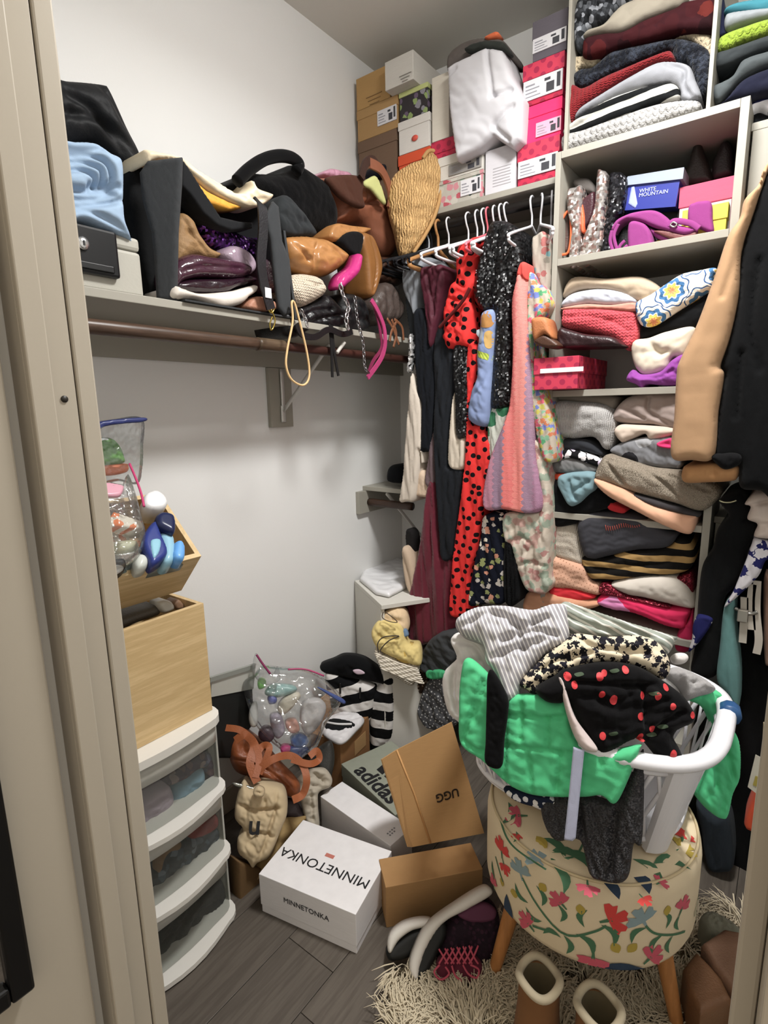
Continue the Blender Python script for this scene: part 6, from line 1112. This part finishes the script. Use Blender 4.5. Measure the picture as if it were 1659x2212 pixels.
for sgn in (1, -1):
    for k in range(30):
        t0 = 2*math.pi*k/30; tube('lattice_strand', [bp_(t0+sgn*.30*h, .08+.82*h) for h in np.linspace(0, 1, 5)], .0058, WPL, bs, n=7, sides=5, flat=.5, flatdir=(math.cos(t0+BA), math.sin(t0+BA), 0))
tf = [t for t in TT]; tgt = np.array([-1.06, -1.385]); tc = min(TT, key=lambda t: np.linalg.norm(bp_(t, .9)[:2]-tgt))
for cc in (tc, tc+math.pi):
    V = []; Fc = []; m = 9
    for j, h in enumerate(np.linspace(.0, .97, 5)):
        for off in (.002, .016):
            for i in range(m): V.append(tuple(bp_(cc+.30*(i/(m-1)-.5)*2*.55, h, off+(.004 if off > .01 else 0)*math.sin(math.pi*i/(m-1)))))
    for j in range(4):
        for i in range(m-1):
            a = j*2*m; b = (j+1)*2*m; Fc += [(a+i+1, a+i, b+i, b+i+1), (a+m+i, a+m+i+1, b+m+i+1, b+m+i)]
        Fc += [(a, a+m, b+m, b), (a+2*m-1, a+m-1, b+m-1, b+2*m-1)]
    Fc += [tuple(range(m))+tuple(range(2*m-1, m-1, -1)), tuple(8*m+i for i in range(m))[::-1]+tuple(8*m+m+i for i in range(m))]
    me = bpy.data.meshes.new('corner_post'); me.from_pydata(V, [], Fc); link('corner_post', me, WPL, bs)
tube('blue_tag', [bp_(t, 1.0, .012) for t in np.linspace(tc+.80, tc+.9, 4)], .0225, plain('1f4a78', 1.1, .4), bs, sides=10, n=5)
# laundry: drapes over the near side, then the pile
DR = lambda o: ('n', (-1.150-.95*o, -1.145-.12*o, .65), (-.95, -.14, .26)); PI_ = lambda x, y, z, n: ('n', (x, y, z), n)
def LD(name, label, cat, outline, mat, pl, depth=.05, **k):
    k.setdefault('r', .018); k.setdefault('fold', (.012, .07, 60, .6)); k.setdefault('back', .01); return slab(name, pl, outline, depth, mat, label, cat, **k)
GRN = fab('43b87c', 1.1, .85, 900, .3, .05, cr=.12)
LD('velvet_dress', 'black glitter velvet garment hanging down over the ottoman', 'dress', '1165,1742 1193,1726 1257,1722 1330,1735 1380,1637 1390,1650 1386,1824 1368,1832 1358,1897 1339,1916 1298,1911 1270,1893 1249,1822 1202,1824 1174,1792', sequin('2c2b2e', '3e3c3e', .0022, 1.0, .6, .2), DR(.006), .04, fold=(.012, .05, 5, .3), cr=('1250,1730 1262,1820 1290,1890', '1330,1750 1320,1900'), ca=.012)
LD('navy_print_shirt', 'navy and white printed hem under the green linen shirt', 'shirt', '1088,1704 1140,1716 1193,1726 1196,1752 1129,1740 1096,1722', blobs('1c2438', ('d0d0d4', '1c2438', 'd8d4d0'), .014, .5), DR(.004), .03, r=.008)
LD('linen_shirt', 'bright green linen shirt draped over the basket front', 'shirt', '1003,1424 1046,1456 1092,1507 1110,1504 1156,1504 1193,1520 1222,1522 1243,1600 1293,1628 1376,1616 1380,1626 1332,1738 1298,1724 1261,1727 1193,1727 1138,1720 1092,1697 1037,1647 991,1610 987,1536 990,1470', GRN, DR(.03), .035, n=1700, r=.014, fold=(.008, .06, 80, .6), cr=('995,1600 1040,1622 1090,1612', '1092,1545 1180,1552 1235,1545', '1095,1610 1180,1622 1260,1632', '1125,1510 1124,1600', '1182,1552 1182,1610', '1050,1470 1020,1560', '1290,1630 1300,1650', '1092,1500 1090,1700', '1040,1470 1000,1600', '1140,1625 1150,1715', '1210,1630 1200,1720'), ca=.009, cw=.004)
LD('black_legging', 'black legging leg hanging straight over the green shirt', 'leggings', '1050,1460 1062,1452 1092,1505 1094,1540 1086,1600 1079,1661 1046,1651 1046,1600 1048,1520', fab('070709', .8), DR(.062), .02, r=.01, fold=(.004, .05, 0))
LD('fabric_belt', 'pale lavender fabric strip hanging down the basket front', 'belt', '1238,1614 1262,1622 1252,1720 1243,1812 1236,1818 1218,1815 1228,1720', fab('a8acc4', 1.05), DR(.055), .006, r=.002, fold=None, sharp=True)
LD('white_blouse', 'white blouse bulging over the basket rim at the wall side', 'blouse', '947,1484 952,1452 964,1438 978,1420 965,1384 984,1367 1038,1379 1054,1416 1060,1470 1040,1590 1004,1592 986,1568 960,1542', fab('d2cfcc', 1.05), PI_(-1.10, -.98, .74, (-.93, -.1, .3)), .06, r=.03, cr=('985,1412 975,1470 985,1540', '975,1385 1020,1395 1050,1440'), ca=.016)
LD('white_sheet', 'white cloth bundle filling the basket under the pile', 'cloth', '1060,1420 1180,1370 1320,1370 1440,1420 1500,1470 1470,1560 1380,1600 1220,1560 1100,1510', fab('cfccca', 1.05), PI_(-.98, -1.17, .74, (-.5, -.3, .8)), .16, r=.08)
SH = stripe('dad8d5', '98959a', .0082, .34, 1.1, 1.06)
LD('striped_shirt', 'grey pinstriped shirt bunched over the front of the pile', 'shirt', '980,1334 1019,1307 1083,1301 1147,1310 1190,1298 1220,1300 1226,1330 1229,1366 1220,1390 1175,1408 1129,1467 1112,1508 1083,1510 1069,1454 1046,1424 1037,1385 990,1364', SH, PI_(-1.10, -1.13, .86, (-.78, -.22, .55)), .08, n=1700, r=.03, fold=(.012, .05, 40, .9), cr=('1000,1350 1060,1320 1110,1340 1130,1400', '1050,1310 1120,1350 1180,1330', '1060,1420 1110,1400 1180,1380', '1085,1380 1150,1360 1200,1370', '1140,1310 1150,1340'), ca=.018, cw=.007)
LD('striped_shirt', 'white shirt with fine grey stripes spread over the back of the pile', 'shirt', '1196,1322 1206,1306 1222,1294 1250,1302 1357,1338 1461,1370 1462,1380 1446,1408 1403,1400 1380,1378 1312,1372 1250,1366 1215,1348', stripe('d0ccc2', '8c9288', .014, .28, .45, 1.05), PI_(-.98, -1.19, .88, (-.72, -.3, .6)), .08, n=1200, r=.02, cr=('1210,1320 1280,1350 1340,1370', '1240,1306 1330,1345 1400,1375'), ca=.014)
LD('leaf_print_blouse', 'cream blouse with black leaf print across the middle of the pile', 'blouse', '1124,1473 1174,1418 1225,1378 1249,1365 1312,1372 1380,1369 1426,1384 1455,1432 1440,1466 1400,1445 1312,1428 1222,1452 1175,1477 1157,1500 1140,1488', blobs('d0c2a6', ('17161c', '1c1b24', 'd0c2a6', '17161c', '24222a'), .014, .5, 1.05, 1.6), PI_(-1.09, -1.2, .84, (-.78, -.33, .5)), .07, n=1500, r=.025, fold=(.012, .05, 30, .8), cr=('1240,1372 1300,1400 1400,1410', '1160,1450 1220,1420 1280,1410'), ca=.014)
cd_ = root('cherry_dress', (-1.1, -1.3, .7), 'black dress printed with red cherries over the basket corner', 'dress'); CDP = PI_(-1.12, -1.28, .78, (-.8, -.45, .4))
cdb = LD('body', None, None, '1165,1490 1211,1462 1229,1448 1312,1432 1380,1438 1440,1470 1490,1508 1514,1546 1508,1566 1467,1592 1486,1637 1468,1658 1444,1651 1399,1602 1367,1608 1307,1636 1275,1592 1238,1520 1216,1523 1184,1518', fab('070608', .8), CDP, .07, parent=cd_, n=1700, r=.03, fold=(.014, .06, 50, .8), cr=('1230,1470 1320,1480 1420,1480', '1395,1490 1400,1560 1396,1600', '1400,1600 1440,1560 1480,1540'), ca=.016)
cpl = Plane(CDP)
for i, (x, y_, w) in enumerate(((1228, 1462, 10), (1242, 1480, 9), (1296, 1462, 10), (1306, 1454, 8), (1352, 1447, 9), (1326, 1512, 11), (1390, 1503, 9), (1420, 1504, 9), (1386, 1548, 9), (1302, 1590, 9), (1456, 1630, 10), (1440, 1485, 8), (1412, 1576, 8), (1300, 1500, 8), (1452, 1526, 8), (1388, 1594, 9), (1500, 1546, 8))):
    decal('printed_cherry', cdb, CDP, [(x+w*math.cos(a)*.8, y_+w*math.sin(a)) for a in np.linspace(0, 2*math.pi, 9)[:-1]], plain('c4242a', 1.0, .6), cd_)
    if i % 3 == 0: decal('printed_leaf', cdb, CDP, [(x+w+4, y_-6), (x+w+20, y_-10), (x+w+24, y_-4), (x+w+10, y_)], plain('3a4a34', 1.0, .8), cd_)
LD('facing_strip', None, None, '1211,1467 1222,1480 1230,1509 1248,1556 1294,1620 1270,1624 1248,1600 1228,1545', fab('c8b8b4', 1.05), ('n', tuple(np.array(CDP[1])+cpl.N*.004), tuple(cpl.N)), .03, parent=cd_, r=.01)
LD('wool_throw', 'light grey curly wool throw at the back of the basket', 'throw', '1440,1456 1462,1436 1504,1449 1542,1472 1552,1488 1520,1498 1490,1506 1476,1484', fab('a09d9c', 1.05, w=1), PI_(-.86, -1.33, .77, (-.7, -.3, .6)), .08, fold=(.014, .035, 20, 1.2), r=.03)
LD('linen_shirt', 'second green garment hanging off the tower side of the basket', 'shirt', '1489,1514 1515,1493 1558,1498 1583,1530 1591,1576 1606,1613 1606,1681 1591,1720 1575,1776 1540,1762 1508,1720 1523,1673 1548,1600 1540,1555 1520,1530', GRN, PI_(-.80, -1.44, .65, (-.85, -.45, .2)), .05, r=.02, fold=(.012, .06, 10, .4), cr=('1560,1510 1570,1600 1590,1690', '1545,1620 1550,1700'), ca=.01)
LD('hair_scrunchie', 'small white loop of elastic on the laundry by the tower', 'hair tie', '1452,1420 1462,1410 1482,1410 1490,1420 1480,1432 1460,1432', fab('d0cac6', 1.05), PI_(-.9, -1.3, .82, (-.75, -.3, .5)), .03, r=.01)

# ------------------------------------------------------------------ rug, sneakers, boots under the ottoman
rugc = np.array([-1.0, -1.29]); RUGP = [on_z(*p, .01)[:2] for p in ((838, 2150), (850, 2106), (905, 2078), (1010, 2040), (1200, 1980), (1400, 1960), (1540, 1965), (1600, 1990))]+[np.array([-.70, -1.62]), np.array([-.95, -1.75]), np.array([-1.2, -1.55]), np.array([-1.36, -1.25]), np.array([-1.38, -.95])]
rug_o = root('sheepskin_rug', (-1.0, -1.29, 0), 'shaggy cream sheepskin rug under the ottoman and boots', 'rug'); RM = fab('bdb095', 1.1, .95, 300, .2, .1, cr=0)
bR = spline(RUGP, 60, True); me = bpy.data.meshes.new('hide'); me.from_pydata([(p[0], p[1], .001) for p in bR]+[(p[0], p[1], .012) for p in bR], [], [tuple(range(60)), tuple(range(60, 120))]+[(i, (i+1) % 60, 60+(i+1) % 60, 60+i) for i in range(60)]); link('hide', me, fab('6e624c', 1.0), rug_o)  # hide darkened so the gaps between strands read as shade
rg = np.random.RandomState(3); lo2, hi2 = bR.min(0), bR.max(0); pts = rg.uniform(lo2, hi2, (44000, 2)); pts = pts[inside(pts, bR)][:16000]; V = []; Fc = []
cx_ = np.sin(pts[:, 0]*31+2*np.sin(pts[:, 1]*23)); cy_ = np.cos(pts[:, 1]*27+2*np.sin(pts[:, 0]*19))
for i, (x, y_) in enumerate(pts):
    L = rg.uniform(.045, .075); dx_, dy_ = cx_[i]*.8+rg.normal()*.35-.25, cy_[i]*.8+rg.normal()*.35; nn_ = math.hypot(dx_, dy_)+.01; w = rg.uniform(.001, .0018); sx_, sy_ = -dy_/nn_*w, dx_/nn_*w; b = len(V)
    for t, (hz, out) in enumerate(((.0, 0), (.02+rg.uniform(0, .012), .25), (.024+rg.uniform(0, .022), .62), (.016+rg.uniform(0, .02), 1.0))):
        k = w if t < 3 else .2; f_ = 1 if t < 3 else .25; px_, py_ = x+dx_/nn_*L*out+rg.normal()*.002*t, y_+dy_/nn_*L*out+rg.normal()*.002*t
        V += [(px_-sx_*f_, py_-sy_*f_, .011+hz), (px_+sx_*f_, py_+sy_*f_, .011+hz)]
    Fc += [(b+2*t, b+2*t+1, b+2*t+3, b+2*t+2) for t in range(3)]
me = bpy.data.meshes.new('pile'); me.from_pydata(V, [], Fc); o = link('pile', me, RM, rug_o, True); o['kind'] = 'stuff'
SN = lambda o, n=(-.62, -.5, .6): ('n', (-1.20-.6*o, -.90-.5*o, .07+.55*o), n)
s1 = root('running_shoe', (-1.15, -.95, .02), 'black running shoe with white curved sole and pink laces, front one', 'shoe')
slab('upper', SN(-.01), '945,2075 958,2010 1000,1972 1056,1944 1084,1985 1078,2050 1046,2104 1000,2124 950,2118', .09, blobs('251922', ('3a2230', '251922', '2e1c28'), .01, .4), parent=s1, r=.035, fold=(.004, .03, 40)); slab('outsole', SN(.006), '889,2104 897,2062 930,2004 958,1990 966,2020 946,2066 918,2114 901,2123', .05, plain('0f1110', 1, .6), parent=s1, r=.015)
slab('midsole', SN(.014), '886,2102 892,2062 924,2002 988,1953 1050,1917 1064,1934 1012,1966 962,1994 930,2036 910,2084 902,2122', .05, plain('c9c4bc', 1.05, .6), parent=s1, r=.014); slab('lining', SN(.0), '990,1975 1040,1950 1072,1965 1066,1990 1020,1994', .02, plain('5a2a44', 1, .8), parent=s1, r=.01)
snp = Plane(SN(.02)); sf = lambda x, y: snp.frame(np.array([snp.px(x, y)]))[0][0]
for i in range(6):
    for a, b in ((948, 968), (968, 948)): tube('lace', [sf(a+13*i, 2050-1.5*i), sf(958+13*i, 2066), sf(b+13*i, 2082)], .0024, plain('a83c50', 1.1, .8), s1, n=8, sides=6)
for q_ in (((950, 2084), (938, 2100), (952, 2116), (970, 2104), (962, 2088)), ((1000, 2084), (1012, 2104), (1030, 2112), (1034, 2094), (1016, 2084)), ((976, 2086), (984, 2108), (1000, 2120))): tube('lace', [sf(*p) for p in q_], .0024, plain('a83c50', 1.1, .8), s1, n=24, sides=6)
slab('tongue', SN(.006), '945,2078 965,2066 1030,2068 1044,2110 1000,2130 950,2122', .03, fab('5a2030', 1.1), parent=s1, r=.01)
s2 = root('running_shoe', (-1.2, -.84, .02), 'black running shoe with white sole, farther one half hidden by its pair', 'shoe')
slab('outsole', ('n', (-1.2, -.845, .055), (-.62, -.5, .6)), '835,2056 860,2033 890,2013 924,2004 908,2040 890,2066 868,2077 842,2078', .05, plain('0f1110', 1, .6), parent=s2, r=.015); slab('midsole', ('n', (-1.204, -.849, .062), (-.62, -.5, .6)), '837,2048 844,2020 870,1998 906,1988 934,1990 922,2004 890,2013 862,2034 844,2062', .05, plain('c9c4bc', 1.05, .6), parent=s2, r=.014)
slab('upper', ('n', (-1.18, -.86, .06), (-.62, -.5, .6)), '900,2030 930,2000 985,1965 960,2010 930,2070 905,2080', .05, plain('221a20', 1, .9), parent=s2, r=.02)
SUE = fab('7c5430', 1.05, .95, 500, .4, .2)
def boot(c, rad, h, label, yaw, lean):
    b = root('suede_boot', (c[0], c[1], 0), label, 'boot', 'brown suede boots with fleece cuffs'); M = Matrix.Rotation(lean, 4, 'Y')
    lathe('shaft', [(0, .012), (rad*1.15, .014), (rad*1.2, .05), (rad*1.05, .12), (rad, h-.012), (rad*.93, h-.004), (rad*.9, h-.03), (rad*.85, .1), (0, .09)], (c[0], c[1], 0), SUE, b, 24, M)
    d_ = np.array([math.cos(yaw), math.sin(yaw)])
    bm = bmesh.new(); bmesh.ops.create_uvsphere(bm, u_segments=20, v_segments=12, radius=1); T = Matrix.Translation((c[0]+d_[0]*rad*1.6, c[1]+d_[1]*rad*1.6, .05)) @ Matrix.Rotation(yaw, 4, 'Z') @ Matrix.Diagonal((rad*2.1, rad*1.15, .045, 1))
    for v in bm.verts: v.co = T @ v.co
    bmesh_obj('foot', bm, SUE, b, True); lathe('sole', [(0, 0), (1, 0), (1, .014), (0, .014)], (c[0]+d_[0]*rad*1.2, c[1]+d_[1]*rad*1.2, .001), plain('2c2018', 1, .8), b, 24, Matrix.Rotation(yaw, 4, 'Z') @ Matrix.Diagonal((rad*2.7, rad*1.2, 1, 1)))
    tp_ = M @ Vector((0, 0, h)); FL = fab('b8ab90', 1.05, 1, 260, 1.0, .3)
    tube('fleece_cuff', [(c[0]+tp_.x+rad*1.0*math.cos(a), c[1]+tp_.y+rad*1.0*math.sin(a), tp_.z-.004+.006*math.sin(3*a)-math.sin(lean)*rad*math.cos(a)) for a in np.linspace(0, 2*math.pi, 25)[:-1]], .0085, FL, b, closed=True, n=48, sides=10)
    lathe('fleece_lining', [(rad*.95, h-.006), (rad*.84, h-.03), (rad*.8, .11), (0, .1)], (c[0], c[1], 0), fab('6e6248', 1.0), b, 24, M); return b
boot((-1.185, -1.17), .042, .2, 'brown suede boot with cream fleece cuff under the ottoman, wall side one', math.radians(215), .0)
boot((-1.172, -1.29), .042, .2, 'brown suede boot with cream fleece cuff under the ottoman, door side one', math.radians(225), .0)
LB_ = leather('6e4a2c', 1.05, .55)
slab('leather_boot', ('z', .14), '1504,2050 1476,2086 1486,2132 1514,2186 1583,2156 1560,2110 1534,2080', .12, LB_, 'tan leather boot lying on the rug, beside the dark gap', 'boot', r=.014, sharp=True); slab('leather_boot', ('z', .15), '1516,2034 1564,2002 1644,2018 1628,2130 1598,2160 1572,2122 1540,2076', .13, leather('70503a', 1.05, .6), 'darker tan leather boot lying against the door jamb side', 'boot', r=.014, sharp=True)
slab('fluffy_slipper', ('z', .12), '1512,1970 1530,1956 1562,1966 1604,1998 1594,2022 1560,2012 1530,2000', .1, fab('7c7c6c', 1.05, 1, 120, 1.0), 'grey fluffy slipper behind the tan boots', 'slipper', r=.03, fold=(.01, .02, 30, 1.2))

# ------------------------------------------------------------------ clothes on the rails right of the tower
def RG(name, label, cat, outline, mat, x=-.5, depth=.4, **k):
    k.setdefault('r', .025); k.setdefault('fold', (.008, .07, 4, .15)); return slab(name, ('x', x), outline, depth, mat, label, cat, **k)
RG('camel_coat', 'camel tan coat sleeve hanging in front of the tower', 'coat', '1660,340 1646,360 1636,391 1606,424 1595,465 1568,508 1538,600 1501,700 1464,778 1457,808 1452,900 1446,988 1491,996 1538,989 1548,888 1560,808 1552,788 1572,728 1592,633 1599,534 1626,448 1648,382', fab('b08a64', .95, var=.05, cr=.12), x=-.56, r=.03, n=1200, fold=(.002, .14, 70, .3), cr=('1636,395 1600,520 1560,640', '1562,800 1540,790'), ca=.008)
RG('camel_garment', 'lower brown camel garment hem beneath the camel coat', 'clothing', '1474,1010 1500,1006 1540,1002 1592,1008 1590,1036 1572,1042 1530,1044 1474,1043', fab('a87a4c', 1.05), x=-.53, depth=.3)
RG('black_coat', 'long black coat hanging right against the camel coat', 'coat', '1668,352 1642,396 1622,460 1600,540 1593,640 1573,728 1554,790 1563,808 1549,890 1540,985 1546,1000 1590,1000 1597,1055 1640,1062 1720,1066 1740,360', fab('08090b', .8), x=-.535, r=.03, n=1200, cr=('1600,760 1590,900', '1640,560 1620,700 1640,800'), ca=.012)
RG('black_scarf', 'black rolled cloth between the camel and black coats', 'scarf', '1534,986 1560,980 1598,982 1597,1004 1566,1016 1546,1004', fab('08080a'), x=-.55, depth=.2)
RG('dark_dress', 'dark garment deep in the gap between tower and black coat', 'clothing', '1606,238 1660,238 1700,250 1690,420 1640,400 1600,430 1588,420', fab('15171a'), x=-.255, depth=.2)
btr = RG('black_trousers', 'long black trousers hanging beside the tower lower half', 'trousers', '1552,1082 1600,1066 1618,1100 1611,1126 1634,1134 1617,1187 1607,1219 1586,1270 1560,1312 1548,1460 1492,1460 1499,1395 1512,1240 1536,1190 1549,1144 1572,1116', fab('0a0b0c'), x=-.44, depth=.3, n=1000)
tube('metal_trim', [on_x(*p, -.452) for p in ((1554, 1081), (1564, 1085), (1578, 1085), (1591, 1081))], .0022, plain('a8a888', 1, .3, .8), btr)
RG('white_blouse', 'off-white blouse on the low rail with stepped hem', 'blouse', '1607,1092 1618,1078 1632,1068 1659,1062 1720,1060 1720,1168 1659,1168 1628,1162 1635,1136 1613,1124 1620,1098', fab('c0b2a8', 1.05), x=-.47, depth=.3, cr=('1622,1092 1660,1085', '1640,1135 1700,1132'), ca=.012)
NWH = blobs('1d1f52', ('b8b4b8', '1d1f52', 'b8b4b8', '1d1f52', 'b4b0b4'), .03, .6, 1.0, 1.0)
RG('navy_print_dress', 'navy and white bold print scarf dress slanting from the low rail', 'dress', '1622,1180 1630,1166 1659,1172 1700,1176 1690,1212 1656,1212 1638,1246 1607,1278 1564,1315 1580,1287 1596,1250 1611,1212', NWH, x=-.47, depth=.2, r=.012)
RG('navy_print_dress', 'navy and white print hem peeking below the black trousers', 'dress', '1496,1352 1509,1331 1538,1339 1529,1362 1509,1390 1486,1412 1494,1382', NWH, x=-.455, depth=.1, r=.01)
RG('teal_trousers', 'dusty teal trousers hanging low right of the black trousers', 'trousers', '1563,1314 1584,1300 1586,1366 1596,1460 1594,1540 1583,1530 1560,1498 1546,1470 1553,1400', fab('5a8482', 1.0), x=-.46, depth=.25)
RG('black_skirts', 'mass of black garments on the low rail toward the doorway', 'clothing', '1588,1300 1640,1215 1720,1200 1740,1960 1659,1940 1600,1900 1520,1860 1500,1700 1510,1560 1592,1540', fab('090a0b'), x=-.36, depth=.25, n=1200)
RG('denim_jeans', 'dark blue jeans leg hanging behind the green garment', 'jeans', '1502,1742 1540,1764 1574,1778 1584,1876 1560,1893 1526,1881 1512,1800', fab('262d34', 1.0), x=-.45, depth=.2)
RG('tan_dress', 'tan and rose garment edge at the far right of the low rail', 'dress', '1649,1256 1668,1250 1720,1250 1720,1450 1662,1446 1650,1420', fab('8a6a58'), x=-.43, depth=.25)
ch_ = root('clip_hanger', tuple(on_x(1620, 1320, -.44)), 'metal clip hanger with pale straps beside the teal trousers', 'hanger')
tube('clip_bar', [on_x(*p, -.44) for p in ((1587, 1313), (1604, 1322), (1622, 1326), (1636, 1322))], .005, plain('8c8a84', 1, .3, .8), ch_); box('clip', on_x(1604, 1330, -.445)-np.array([.006, .012, .018]), on_x(1604, 1330, -.445)+np.array([.006, .012, .018]), plain('9a948a', 1, .3, .6), ch_, .003)
for q_ in (((1636, 1255), (1634, 1320), (1639, 1380), (1634, 1412)), ((1626, 1262), (1622, 1300), (1624, 1360)), ((1608, 1290), (1608, 1320), (1604, 1388))): tube('hanging_strap', [on_x(*p, -.435) for p in q_], .009, fab('b0a89c'), ch_, flat=.25, flatdir=(1, 0, 0))
RG('orange_skirt', 'orange red garment with a white price tag near the doorway', 'skirt', '1658,1688 1640,1705 1628,1726 1606,1788 1626,1806 1654,1823 1700,1820 1700,1688', fab('d04a20', 1.05), x=-.50, depth=.1)
tgx = root('price_tag', tuple(on_x(1638, 1680, -.54)), 'white paper tag with yellow smudge hanging on the orange garment', 'tag')
panel('tag_card', [on_x(*p, -.53) for p in ((1643, 1721), (1661, 1645), (1632, 1630), (1615, 1700))], .001, plain('c8c4b4', 1.05, .6), tgx); panel('yellow_mark', [on_x(*p, -.5315) for p in ((1636, 1700), (1642, 1680), (1632, 1676), (1626, 1696))], .0008, plain('a8983c', 1.05, .6), tgx); tube('tag_cord', [on_x(*p, -.53) for p in ((1646, 1636), (1648, 1600), (1650, 1560))], .0012, plain('a89878'), tgx)

for o in bpy.data.objects:
    if '_w' in o.keys(): del o['_w']
